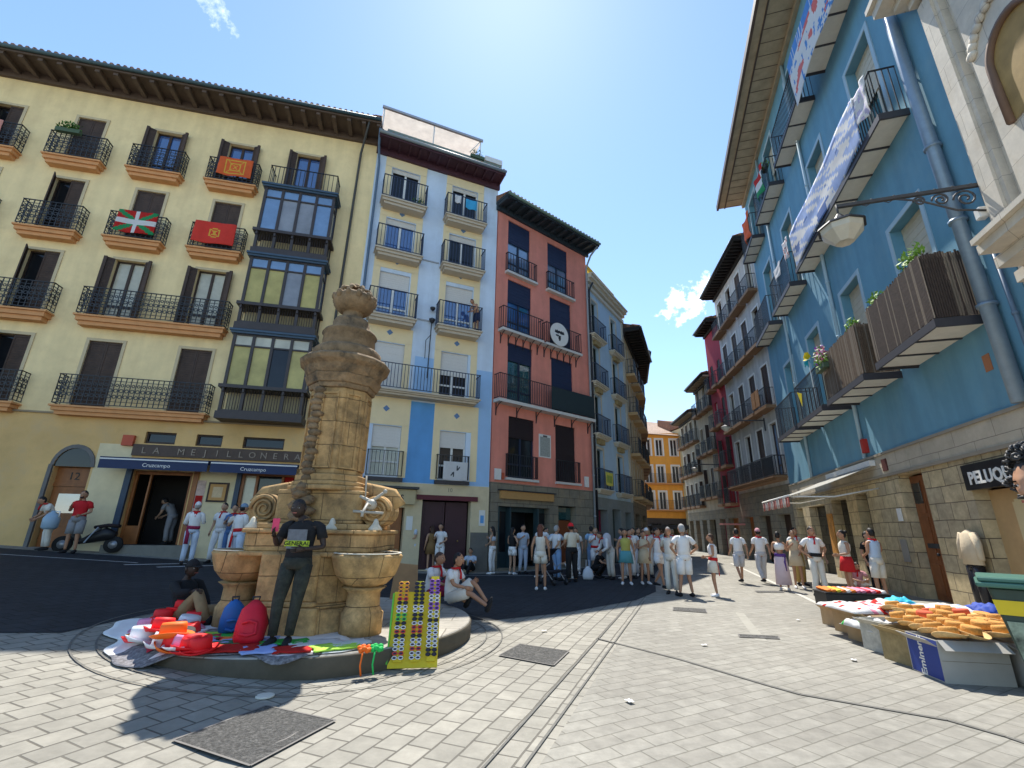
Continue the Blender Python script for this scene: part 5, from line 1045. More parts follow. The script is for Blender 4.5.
HATS = (((150, 653), hr, hr, 'red festival hat at the front left of the pile'), ((128, 643), hw_, hw_, 'white hat at the left edge of the sheet'), ((118, 632), hw_, hw_, 'greyish white hat farthest left near the sheet edge'), ((158, 618), hr, hw_, 'red crowned hat with white brim at the back left'), ((182, 606), hr, hr, 'red hat standing highest at the back of the pile'),
 ((165, 607), hr, hr, 'red hat at the back left beside the tallest one'), ((160, 632), hr, hr, 'red hat in the middle behind the orange one'), ((176, 624), hp, hp, 'pink hat in the middle of the pile'), ((156, 642), ho, ho, 'bright orange hat in front of the red ones'), ((170, 650), hr, hr, 'red hat low at the front right of the orange one'),
 ((140, 662), hr, hr, 'red hat lowest at the front of the pile'), ((188, 617), hw_, hp, 'white crowned hat with pink brim at the right back'), ((183, 634), hk, hk, 'small black hat lying on the grey patch'), ((190, 628), hr, hw_, 'red hat with white brim at the right of the pile'), ((140, 628), hw_, hr, 'pale hat with red brim on the left of the pile'), ((172, 640), hr, ho, 'red hat with orange brim right of the middle of the pile'), ((128, 655), hp, hw_, 'pink hat with white brim at the front left edge'), ((150, 618), hp, hp, 'faded pink hat behind the white ones at the left'), ((196, 612), hr, hr, 'red hat beside the seated man in black'))
def groundpix(px, py, h=0):
    d = fw+(px-512)/460*rt-(py-384)/460*up; z = h
    for i in range(30): t = (z-1.6)/d.z; z = .5*z+.5*(G(d.x*t, d.y*t)+h)
    return d.x*t, d.y*t, z
for i, ((px, py), c, br, lab) in enumerate(HATS):
    x, y, z = groundpix(px, py+4, .20); q_ = Vector((x-FX, y-FY)); q_ = q_.normalized()*min(2.28, q_.length); x, y = FX+q_.x, FY+q_.y; zz = PZ+.03+(.11 if i in (4, 8, 6) else 0)
    hat(x, y, zz, c, br, lab, 'festival hats piled on the sheet', (random.uniform(-.2, .2), random.uniform(-.2, .2)), rb=.19, rc=.11, hc=.155, rz=random.uniform(0, 6))
def bag(name, x, y, z, w_, d_, h_, mt, label, lean=0, rz=0, strap=True, cat='backpack'):
    t = empty(name, (x, y, z), rz, label, cat); t.rotation_euler = (lean, 0, rz)
    b = MB(); b.tube([(0, 0, 0), (0, 0, .05), (.01, .01, h_*.45), (0, 0, h_*.8), (0, .02, h_)], [w_*.8, w_, w_*1.05, w_*.8, w_*.25], 14, ry=[d_*.8, d_, d_, d_*.8, d_*.25], side=(1, 0, 0)); b.build('body', mt, t)
    b = MB(); b.tube([(-w_*.5, -d_*1.02, .1), (0, -d_*1.25, .08), (w_*.5, -d_*1.02, .1), (w_*.45, -d_*.9, h_*.45), (0, -d_*1.12, h_*.5), (-w_*.45, -d_*.9, h_*.45)], .02, 6); b.build('pocket', mt, t)
    if strap:
        b = MB(); b.tube([(-.03, 0, h_*.97), (-.04, .01, h_*1.08), (.04, .01, h_*1.08), (.03, 0, h_*.97)], .012, 6); b.tube([(w_*.5, d_*.5, h_*.85), (w_*1.0, d_*.9, h_*.5), (w_*.7, d_*.6, .08)], .018, 6); b.build('strap', black_p, t)
    return t
x, y, _ = groundpix(243, 642, .22); bag('backpack', x, y+.1, PZ+.01, .17, .13, .48, M('bag_red', (.62, .01, .03), .6, .15, 8), 'red backpack slumped against the fountain base', -.25, .3)
x, y, _ = groundpix(228, 628, .22); bag('backpack', x, y+.05, PZ+.01, .14, .11, .42, M('bag_blue', (.02, .12, .38), .6, .15, 8), 'blue backpack behind the red one', .15, .6)
x, y, _ = groundpix(232, 612, .22); bag('shoulder_bag', x, y+.1, PZ+.01, .15, .12, .62, M('bag_black_red', (.04, .015, .02), .7, .5, 12), 'dark patterned bag under the left basin', 0, .9, True, 'bag')
# sunglasses rack: yellow board leaning on the platform edge
tb = groundpix(412, 670, 0); RK = empty('sunglasses_rack', (tb[0], tb[1], .0), radians(10), 'leaning yellow display board covered with rows of sunglasses', 'display rack'); RK.rotation_euler = (radians(-20), 0, radians(9))
ymat = M('foam_yellow', (.72, .55, .02), .6, .15, 8); b = MB(); b.box(-.29, .29, 0, .03, .02, .86); b.build('board', ymat, RK)
b = MB(); b.box(-.31, -.291, -.02, .035, .06, .84); b.build('side_board', M('foam_green', (.12, .5, .04), .6), RK)
gm = [M('gl_white', (.75, .75, .78), .3), M('gl_black', (.02, .02, .025), .2), M('gl_red', (.65, .05, .05), .3), M('gl_green', (.08, .55, .1), .3), M('gl_violet', (.3, .08, .5), .3), M('gl_orange', (.8, .3, .05), .3)]
ln_ = M('lens_dark', (.03, .02, .04), .08)
ORD2 = ('first', 'second', 'third', 'fourth', 'fifth', 'sixth', 'seventh', 'eighth', 'ninth', 'tenth', 'eleventh', 'twelfth', 'thirteenth', 'fourteenth', 'fifteenth', 'sixteenth', 'seventeenth', 'eighteenth', 'nineteenth')
for c in range(3):
    st = MB(); st.box(-.05, .05, -.04, -.001, .08, .98+(.06 if c == 2 else 0)); STo = st.build('hanging_strip', [ymat], RK, ((-.18, .02, .21)[c], 0, 0))
    for r in range(19):
        z = .12+r*.046+(.03 if c == 2 else 0); mt = random.choice(gm[:2]+[gm[0]]*1+[(gm[2], gm[2], gm[4])[c]]) if r < 15 else (gm[5], gm[1], gm[4])[c]
        if r in (9, 10) and c == 0: mt = gm[3]
        s_ = MB()
        for k in (-.037, .037):
            s_.tube([(k+.026*cos(2*pi*j/10), -.055-.003*sin(j), z+.017*sin(2*pi*j/10)) for j in range(11)], .006, 5, 0)
            s_.add([(k+.022*cos(2*pi*j/10), -.056, z+.014*sin(2*pi*j/10)) for j in range(10)], [tuple(range(10))], 1)
        s_.tube([(-.012, -.056, z), (.012, -.056, z)], .004, 4)
        for k in (-.064, .064): s_.tube([(k, -.055, z+.004), (k*.95, -.02, z)], .004, 4)
        o = s_.build('sunglasses', [mt, ln_], None, recalc=False); o.parent = None
        o.matrix_world = Matrix.Translation(RK.location) @ RK.rotation_euler.to_matrix().to_4x4() @ Matrix.Translation(((-.18, .02, .21)[c], 0, 0))
        tag(o, '%s pair of sunglasses from the bottom in the %s of the yellow rack' % (ORD2[r], ('left column', 'middle column', 'right column')[c]), 'sunglasses', 'sunglasses in the %s column of the yellow rack' % ('left', 'middle', 'right')[c])
for px, py, mt, lab in ((365, 652, ho, 'orange ribboned hand fan hanging over the platform edge'), (377, 651, M('ribbon_green', (.02, .5, .10), .7), 'green ribboned hand fan beside the orange one')):
    x, y, z = groundpix(px, py, .24); y -= .03; b = MB(); t = empty('ribbon_rosette', (x, y, z), 0, lab, 'rosette')
    for k in range(9): a = 2*pi*k/9; b.ball((.05*cos(a), .05*sin(a)-.0, .03+.02*(k % 2)), (.035, .03, .03), 6, 4)
    b.build('rosette', mt, t); b = MB(); b.tube([(0, -.05, .03), (.01, -.11, 0), (.0, -.12, -.1), (.02, -.12, -.2)], .01, 5); b.build('ribbon', mt, t)
x, y, _ = groundpix(402, 600, .22); cb = MB(); cb.add([(-.25, 0, 0), (.3, .05, 0), (.2, .35, .62), (-.25, .3, .66)], [(0, 1, 2, 3)]); tag(cb.build('cardboard_sheet', M('cardboard', (.38, .22, .10), .85, .15, 6), None, (x, y, PZ), thick=.012), 'brown cardboard leaning behind the right basin', 'cardboard')
# ---------------------------------------------------------------- hat stall on the right: cardboard boxes with straw hats
cbm = M('cardboard_plain', (.42, .28, .15), .85, .15, 5); cbg = M('box_pale_grey', (.42, .40, .36), .8, .08, 5); cbb = M('box_blue_print', (.02, .05, .26), .6, .1)
def cbox(x, y, w_, d_, h_, rz, mt, label, stripe=None, txt=None):
    t = empty('cardboard_box', (x, y, 0), rz, label, 'cardboard box', 'boxes that carry the straw hats')
    b = MB(); T = .012; b.box(-w_/2, w_/2, -d_/2, -d_/2+T, .004, h_); b.box(-w_/2, w_/2, d_/2-T, d_/2, .004, h_); b.box(-w_/2, -w_/2+T, -d_/2+T, d_/2-T, .004, h_); b.box(w_/2-T, w_/2, -d_/2+T, d_/2-T, .004, h_); b.box(-w_/2+T, w_/2-T, -d_/2+T, d_/2-T, h_-.14, h_-.12); b.build('carton', mt, t)
    f = MB(); 
    f.obox((-w_/2-.05, 0, h_-.035), (.06, 0, -.04), (0, d_/2-.01, 0), (.002, 0, .002)); f.obox((0, -d_/2-.05, h_-.04), (w_/2-.01, 0, 0), (0, .055, .045), (0, .002, -.002)); f.build('flap', mt, t)
    g_ = MB(); g_.box(-w_/2+.01, w_/2-.01, -d_/2-.002, -d_/2-.0005, h_*.52, h_*.53); g_.build('seam', M('tape_brown', (.2, .17, .12), .8), t)  # thin brown line across the carton front
    if stripe:
        s_ = MB(); s_.box(-w_/2-.003, -w_/2-.001, -d_/2+.01, d_/2-.02, .02, h_-.01); s_.build('printed_side', stripe, t)
        if txt:
            me = text_mesh(txt, .13, .002, .003); me.materials.clear(); me.materials.append(white_p); o = link('lettering', me, t, (-w_/2-.004, 0, h_*.5)); o.rotation_euler = (pi/2, radians(-90), -pi/2)
    return t
cbox(5.40, 6.22, .72, .55, .44, radians(-8), cbg, 'front grey box with a dark blue printed side', cbb, 'Eminent')
cbox(6.15, 6.05, .62, .5, .44, radians(-8), cbg, 'grey box right of the blue printed one by the green bin')
cbox(5.46, 6.85, .6, .5, .42, radians(4), M('box_ochre_print', (.36, .27, .13), .8, .35, 12), 'ochre printed box behind the blue printed one')
cbox(5.62, 7.45, .6, .5, .42, radians(8), M('box_pale_print', (.50, .48, .42), .8, .35, 12), 'pale printed box third from the front')
cbox(5.85, 8.1, .6, .5, .42, radians(8), cbm, 'plain brown box fourth from the front')
cbox(6.05, 8.75, .55, .5, .38, radians(10), cbm, 'plain brown box last in the row but one')
cbox(6.25, 9.4, .6, .45, .34, radians(12), M('box_open_brown', (.50, .33, .18), .8, .2, 5), 'open brown box at the far end of the row')
cbox(6.2, 6.75, .6, .55, .42, 0, cbm, 'brown box in the second row behind the grey ones'); cbox(6.35, 7.4, .7, .6, .42, .1, cbm, 'brown box in the middle of the stall'); cbox(6.95, 7.1, .7, .8, .42, 0, cbm, 'brown box at the wall side of the stall'); cbox(6.65, 8.1, .75, .7, .42, .1, cbm, 'brown box under the pink cloths'); cbox(7.4, 8.0, .7, .8, .42, .1, cbm, 'brown box farthest back at the wall side')
straw = M('straw', (.62, .30, .07), .8, .3, 30, bump=.4); straw2 = M('straw_pale', (.72, .47, .20), .8, .25, 30, bump=.4); stred = M('straw_red', (.6, .10, .04), .8, .2, 20)
k = 0; ORD = ('first', 'second', 'third', 'fourth', 'fifth', 'sixth', 'seventh', 'eighth', 'ninth', 'tenth', 'eleventh', 'twelfth', 'thirteenth', 'fourteenth', 'fifteenth', 'sixteenth', 'seventeenth', 'eighteenth', 'nineteenth')
for r in range(8):
    for c in range(6):
        if r > 4 and c < 1 or r > 5 and c > 3: continue
        x = 5.2+.08*r+c*.29+random.uniform(-.04, .04); y = 6.05+r*.26-.04*c+random.uniform(-.04, .04)
        if x-5.2 > 1.75 and y < 6.4: continue
        mt = stred if (r, c) in ((4, 1), (6, 2), (5, 3)) else straw
        hat(x, y, .46+.02*(k % 3), mt, straw2, 'straw hat, %s from the left in the %s row of the packed stall' % (ORD[c], ORD[r]), 'straw hats packed on the cardboard boxes', (random.uniform(-.25, .1), random.uniform(-.12, .12)), True, rb=.155, rz=random.uniform(-.4, .4)); k += 1
def heap(x, y, z, rx, ry, h_, mt, label, cat='cloth', seed=0, name='folded_cloths'):
    b = MB(); b.grid(lambda u, v: (x+(u-.5)*2*rx, y+(v-.5)*2*ry, z+h_*(sin(pi*u)*sin(pi*v))**.35*(.75+.5*noise.noise(Vector((u*6+seed, v*6, seed))))), 18, 14, lambda u, v: int(3*(noise.noise(Vector((u*5+seed, v*5, 4)))*.5+.5)) % len(mt))
    return tag(b.build(name, mt, None, recalc=False, thick=.01), label, cat)
heap(5.72, 8.35, .44, .34, .5, .1, [scm[0], scm[6], scm[7]], 'heap of pink and white neckerchiefs on the far boxes', seed=2)
heap(6.4, 8.5, .44, .42, .4, .13, [scm[0], scm[6], scm[1]], 'red and white cloths heaped behind the straw hats', seed=5)
heap(7.2, 8.3, .44, .4, .4, .12, [scm[6], scm[6], scm[2]], 'white and pale cloths heaped at the wall side', seed=8)
heap(7.6, 8.0, .46, .24, .24, .16, [M('hat_cobalt', (.02, .06, .35), .7)], 'cobalt blue cloth bundle at the wall side of the stall', seed=1)
heap(6.95, 8.95, .44, .25, .16, .14, [M('cloth_cyan', (.03, .45, .62), .7)], 'cyan cloth bundle at the back of the stall', seed=3)
heap(5.6, 7.8, .25, .30, .35, .18, [scm[6], scm[6], scm[3]], 'white printed cloth drooping over the pale printed box', seed=9)
# black case with fans
cs = empty('open_case', (8.05, 11.75, 0), radians(-8), 'low black case with colourful folded fans in front of the shop', 'case')
b = MB(); b.box(-.68, .68, -.3, .3, .0, .30); b.box(-.70, .70, -.32, .32, .30, .33); b.bevel('tray', black_p, cs, .01)
b = MB(); b.tube([(-.1, -.33, .16), (-.1, -.36, .18), (.1, -.36, .18), (.1, -.33, .16)], .012, 5); b.build('handle', M('brass', (.5, .36, .12)), cs)
for i in range(12):
    f = MB(); f.obox((-.58+i*.105, 0, .37), (.045, 0, .012), (0, .26, .01), (-.01, 0, .022)); o = f.build('fan', [scm[(5, 5, 10, 5, 6, 5, 7, 7, 1, 7, 0, 6)[i]]]); o.matrix_world = Matrix.Translation(cs.location) @ Matrix.Rotation(radians(-8), 4, 'Z')
    tag(o, '%s folded fan from the left on the black case' % ORD2[i], 'fan', 'folded fans on the black case')
# green container
bn_ = empty('green_container', (5.74, 5.14, 0), radians(-43), 'dark green wheeled container with a yellow stripe at the right edge', 'container')
b = MB(); gnm = M('container_green', (.035, .06, .045), .5, .15, 6)
b.add([(-.40, -.30, .10), (.45, -.30, .10), (.45, .35, .10), (-.40, .35, .10), (-.58, -.36, 1.10), (.6, -.36, 1.10), (.6, .42, 1.10), (-.58, .42, 1.10)], [(0, 3, 2, 1), (4, 5, 6, 7), (0, 1, 5, 4), (1, 2, 6, 5), (2, 3, 7, 6), (3, 0, 4, 7)]); b.bevel('body', gnm, bn_, .02)
b = MB(); b.box(-.66, .66, -.44, .5, 1.10, 1.15); b.box(-.64, .64, -.42, .48, 1.153, 1.20); b.bevel('rim', M('rim_green', (.06, .16, .12), .4), bn_, .012)
b = MB(); b.add([(-.565, -.362, .98), (.585, -.362, .98), (.57, -.354, .84), (-.545, -.354, .84)], [(0, 1, 2, 3)]); b.build('stripe', M('stripe_yellow', (.72, .52, .02), .6), bn_, thick=.006)
b = MB(); b.add([(-.5, -.348, .78), (.2, -.348, .78), (.2, -.315, .25), (-.43, -.315, .25)], [(0, 1, 2, 3)]); b.build('poster', M('poster_flowers', (.25, .30, .22), .6, .95, 7), bn_, thick=.006)
for x in (-.3, .35):
    w_ = MB(); w_.tube([(x-.03, .3, .09), (x+.03, .3, .09)], .09, 14); w_.build('wheel', black_p, bn_)
fl = MB(); fl.ball((0, 0, 0), (.12, .10, .1), 10, 7, jit=.25); tag(fl.build('flower_bundle', [scm[7]], None, (5.42, 4.95, .32)), 'pink cloth flower beside the green container', 'flower')
st_ = MB(); st_.box(-.01, .01, -.01, .01, -.45, -.08); st_.build('stem', plant_m, bpy.data.objects['flower_bundle'])
# clothes hung at the hairdresser's
jk = empty('hanging_jacket', FB.world(-1.35, .15, 1.75), pi/2-FB.t, 'beige jacket hung on the stone wall beside the hairdresser front', 'jacket'); b = MB()
b.tube([(0, .02, 0), (0, .04, -.1), (0, .05, -.3), (0, .06, -.72)], [.05, .24, .26, .30], 14, ry=[.03, .10, .12, .13], side=(1, 0, 0)); b.build('jacket_body', M('beige_fabric', (.58, .48, .34), .9, .12, 6, bump=.3), jk)
for sx in (-1, 1): q = MB(); q.tube([(sx*.2, .04, -.08), (sx*.31, .06, -.3), (sx*.34, .08, -.62)], [.08, .07, .06], 8); q.build('sleeve', MATS['beige_fabric'], jk)
tj = empty('hanging_trousers', FB.world(-1.35, .15, 1.05), pi/2-FB.t, 'shiny black trousers hanging below the beige jacket', 'trousers'); b = MB(); bt = M('black_shiny', (.015, .015, .02), .25, .1, 5)
b.tube([(0, .05, .02), (0, .05, -.12)], [.19, .21], 12, ry=[.11, .12], side=(1, 0, 0))
for sx in (-1, 1): b.tube([(sx*.09, .05, -.05), (sx*.11, .06, -.5), (sx*.13, .06, -.92)], [.12, .10, .085], 10)
b.build('trouser_legs', bt, tj)
# ---------------------------------------------------------------- people
def skinmat(n, c): return M('skin_'+n, c, .55, .08, 8, spec=.35)
SK = {'light': skinmat('light', (.55, .33, .23)), 'tan': skinmat('tan', (.42, .22, .13)), 'dark': skinmat('dark', (.045, .028, .022)), 'olive': skinmat('olive', (.48, .28, .18))}
HR = {'black': M('hair_black', (.012, .010, .010), .6, .3, 30), 'brown': M('hair_brown', (.06, .03, .018), .6, .3, 30), 'grey': M('hair_grey', (.35, .34, .33), .7, .3, 30), 'red': M('hair_auburn', (.13, .04, .02), .6, .3, 30), 'blond': M('hair_blond', (.30, .20, .10), .6, .3, 30)}
eye_w = M('eye_white', (.7, .68, .65), .3, 0); eye_d = M('eye_dark', (.02, .015, .01), .2, 0); lipm = M('lip', (.38, .12, .09), .5, 0)
def CL(n, c, var=.08, **k): return M('cloth_'+n, c, .9, var, 7, bump=.7, bscale=16, **k)
W = CL('w', (.78, .77, .76)); W2 = CL('offwhite', (.68, .64, .56)); BK = CL('black', (.014, .014, .016)); RD = CL('red', (.55, .015, .02)); KH = CL('khaki', (.30, .20, .10)); BL = CL('denim', (.08, .16, .34)); LB = CL('shade_lightblue', (.52, .60, .72)); BG = CL('beige', (.60, .50, .34)); TEAL = CL('teal', (.10, .32, .36)); NV = CL('navy', (.02, .03, .08)); GRY = CL('grey', (.25, .25, .26)); PNK = CL('pink', (.60, .30, .34)); CAMO = M('cloth_camo', (.04, .042, .032), .9, .7, 9, bump=.3, dirt=((.02, .022, .018), .9, 14)); PUR = CL('purple', (.10, .04, .22)); YG = CL('yellowgreen', (.45, .42, .10)); CYN = CL('paleteal', (.35, .52, .55))  # LB: shade's blue tint put into white clothes, also plain pale blue ones
# joints for a 1.75 m figure facing +y, x to its right
def pose(kind, rnd):
    J = dict(pel=(0, 0, .95), sp=(0, .0, 1.14), ch=(0, 0, 1.33), nk=(0, -.01, 1.49), hd=(0, .02, 1.635),
             hipR=(.09, 0, .90), kneR=(.10, .03, .50), ankR=(.11, -.01, .09), shR=(.172, -.01, 1.415), elR=(.24, -.05, 1.14), wrR=(.25, .05, .90),
             hipL=(-.09, 0, .90), kneL=(-.10, .03, .50), ankL=(-.11, -.01, .09), shL=(-.172, -.01, 1.415), elL=(-.24, -.05, 1.14), wrL=(-.25, .05, .90))
    def u(**k): J.update(k)
    if kind == 'stand': u(ankR=(.13, .05, .09), kneR=(.12, .06, .5))
    if kind == 'hips': u(elR=(.36, -.08, 1.18), wrR=(.20, .03, 1.02), elL=(-.36, -.08, 1.18), wrL=(-.20, .03, 1.02), ankR=(.15, 0, .09), ankL=(-.15, .04, .09))
    if kind == 'onehip': u(elR=(.36, -.08, 1.18), wrR=(.20, .03, 1.02), elL=(-.22, .0, 1.15), wrL=(-.15, .22, 1.10))
    if kind == 'drink': u(elR=(.23, .02, 1.16), wrR=(.12, .24, 1.30), elL=(-.23, -.02, 1.15), wrL=(-.12, .20, 1.05))
    if kind == 'phone': u(elR=(.23, .05, 1.16), wrR=(.08, .28, 1.25), elL=(-.23, .05, 1.16), wrL=(-.06, .28, 1.22))
    if kind == 'behind': u(elR=(.28, -.15, 1.15), wrR=(.08, -.17, .98), elL=(-.28, -.15, 1.15), wrL=(-.06, -.18, .96))
    if kind == 'walk': u(kneR=(.10, .14, .52), ankR=(.11, .22, .12), kneL=(-.10, .0, .50), ankL=(-.11, -.28, .16), wrR=(.25, -.12, .92), elR=(.24, -.1, 1.15), wrL=(-.24, .20, .95), elL=(-.23, .0, 1.14))
    if kind == 'cross': u(ankR=(-.02, .06, .09), kneR=(.06, .07, .5), elR=(.26, .0, 1.14), wrR=(.05, .19, 1.16), elL=(-.26, 0, 1.14), wrL=(-.04, .20, 1.10))
    if kind == 'lean': u(pel=(0, 0, .93), sp=(0, -.03, 1.13), ch=(0, -.05, 1.33), nk=(.03, -.05, 1.49), hd=(.09, .0, 1.63), kneR=(.10, .12, .50), ankR=(.10, .16, .09), kneL=(-.09, .10, .50), ankL=(-.06, .12, .09), shR=(.20, -.05, 1.42), shL=(-.19, -.05, 1.42), elR=(.26, .02, 1.15), wrR=(.24, .17, 1.28), elL=(-.28, -.02, 1.14), wrL=(-.10, .17, 1.12))
    if kind == 'bend': u(sp=(0, .14, 1.06), ch=(0, .34, 1.13), nk=(0, .50, 1.17), hd=(0, .64, 1.16), shR=(.18, .42, 1.15), shL=(-.18, .42, 1.15), elR=(.2, .48, .88), wrR=(.14, .60, .70), elL=(-.2, .48, .88), wrL=(-.14, .60, .70), ankL=(-.12, .12, .09), kneL=(-.1, .1, .5), ankR=(.12, -.1, .09))
    if kind == 'stoop': u(sp=(0, .08, 1.10), ch=(0, .17, 1.25), nk=(0, .27, 1.38), hd=(0, .38, 1.47), shR=(.18, .22, 1.33), shL=(-.18, .22, 1.33), elR=(.22, .26, 1.06), wrR=(.14, .42, .95), elL=(-.22, .26, 1.06), wrL=(-.14, .42, .92))
    if kind == 'squat': u(pel=(0, 0, .30), sp=(0, .10, .47), ch=(0, .16, .65), nk=(0, .20, .80), hd=(0, .26, .94), hipR=(.1, 0, .28), kneR=(.2, .38, .48), ankR=(.14, .12, .09), hipL=(-.1, 0, .28), kneL=(-.2, .38, .48), ankL=(-.14, .12, .09), shR=(.18, .18, .74), shL=(-.18, .18, .74), elR=(.24, .34, .55), wrR=(.10, .50, .50), elL=(-.24, .34, .55), wrL=(-.08, .5, .48))
    if kind == 'seat': u(pel=(0, 0, .50), sp=(0, -.02, .69), ch=(0, 0, .88), nk=(0, 0, 1.04), hd=(0, .03, 1.19), hipR=(.1, 0, .48), kneR=(.12, .42, .50), ankR=(.12, .40, .09), hipL=(-.1, 0, .48), kneL=(-.12, .42, .50), ankL=(-.12, .42, .09), shR=(.18, 0, .97), shL=(-.18, 0, .97), elR=(.24, .05, .72), wrR=(.12, .28, .62), elL=(-.24, .05, .72), wrL=(-.12, .28, .60))
    if kind == 'floor': u(pel=(0, 0, .12), sp=(0, -.03, .30), ch=(0, .01, .49), nk=(0, .05, .65), hd=(0, .10, .79), hipR=(.1, 0, .12), kneR=(.13, .42, .26), ankR=(.13, .80, .06), hipL=(-.1, 0, .12), kneL=(-.12, .36, .42), ankL=(-.12, .68, .07), shR=(.18, .03, .58), shL=(-.18, .03, .58), elR=(.24, .16, .38), wrR=(.16, .36, .34), elL=(-.24, .14, .36), wrL=(-.16, .36, .42))
    if kind == 'recline': u(pel=(0, 0, .12), sp=(0, -.10, .28), ch=(0, -.16, .46), nk=(0, -.16, .63), hd=(0, -.10, .77), hipR=(.1, 0, .12), kneR=(.14, .34, .45), ankR=(.14, .60, .08), hipL=(-.1, 0, .12), kneL=(-.22, .38, .20), ankL=(-.05, .66, .07), shR=(.18, -.16, .56), shL=(-.18, -.16, .56), elR=(.24, .06, .46), wrR=(.18, .28, .48), elL=(-.26, -.06, .32), wrL=(-.22, .12, .12))
    for k in list(J):
        if k not in ('hipR', 'hipL', 'ankR', 'ankL'): J[k] = (J[k][0]+rnd.uniform(-.008, .008), J[k][1]+rnd.uniform(-.012, .012), J[k][2])
    return {k: Vector(v) for k, v in J.items()}
def head_mesh(mb, c, fwd, upv, r=1.0, res=(16, 14)):
    """one shaped head: skull, brow, nose, lips, chin, ears, eyes"""
    f = fwd.normalized(); s_ = f.cross(upv).normalized(); u_ = s_.cross(f).normalized(); n, k = res
    def pt(th, ph):   # th 0..pi from chin up, ph angle, 0 = front
        x = sin(th)*sin(ph); y = sin(th)*cos(ph); z = -cos(th)
        wx = .073; wy = .094; wz = .115
        if z < 0: wx *= 1-.22*z*z; wy *= 1-.06*z*z
        fr = max(0, y)**1.0
        def g(x0, z0, sx, sz): return exp(-((x-x0)/sx)**2-((z-z0)/sz)**2)*(1 if y > 0 else 0)
        d = .024*g(0, -.18, .14, .18)+.012*g(0, -.02, .12, .22)+.006*g(0, -.50, .26, .09)+.010*g(0, -.80, .3, .14)-.010*g(.38, .02, .2, .12)-.010*g(-.38, .02, .2, .12)+.006*g(0, .22, .7, .12)
        return c+s_*(x*wx*r)+f*((y*wy+d)*r)+u_*(z*wz*r)
    mb.loft([[pt(pi*(i+.15)/(k+.3), 2*pi*j/n) for j in range(n)] for i in range(k+1)], 0)
    for sx in (-1, 1):
        mb.ball(c+s_*(sx*.076*r)-f*.005*r-u_*.008*r, (.011*r, .02*r, .03*r), 7, 5)
        e = c+s_*(sx*.030*r)+f*.083*r+u_*.004*r; mb.ball(e, (.011*r, .008*r, .0052*r), 8, 5, 1); mb.ball(e+f*.005*r, (.006*r, .006*r, .006*r), 6, 4, 2)
        mb.obox(e+u_*.017*r+f*.006*r, s_*.017*r, f*.004*r, u_*.0028*r, 2)
    mb.obox(c+f*.098*r-u_*.057*r, s_*.021*r, f*.005*r, u_*.005*r, 3)
    return s_, u_, f
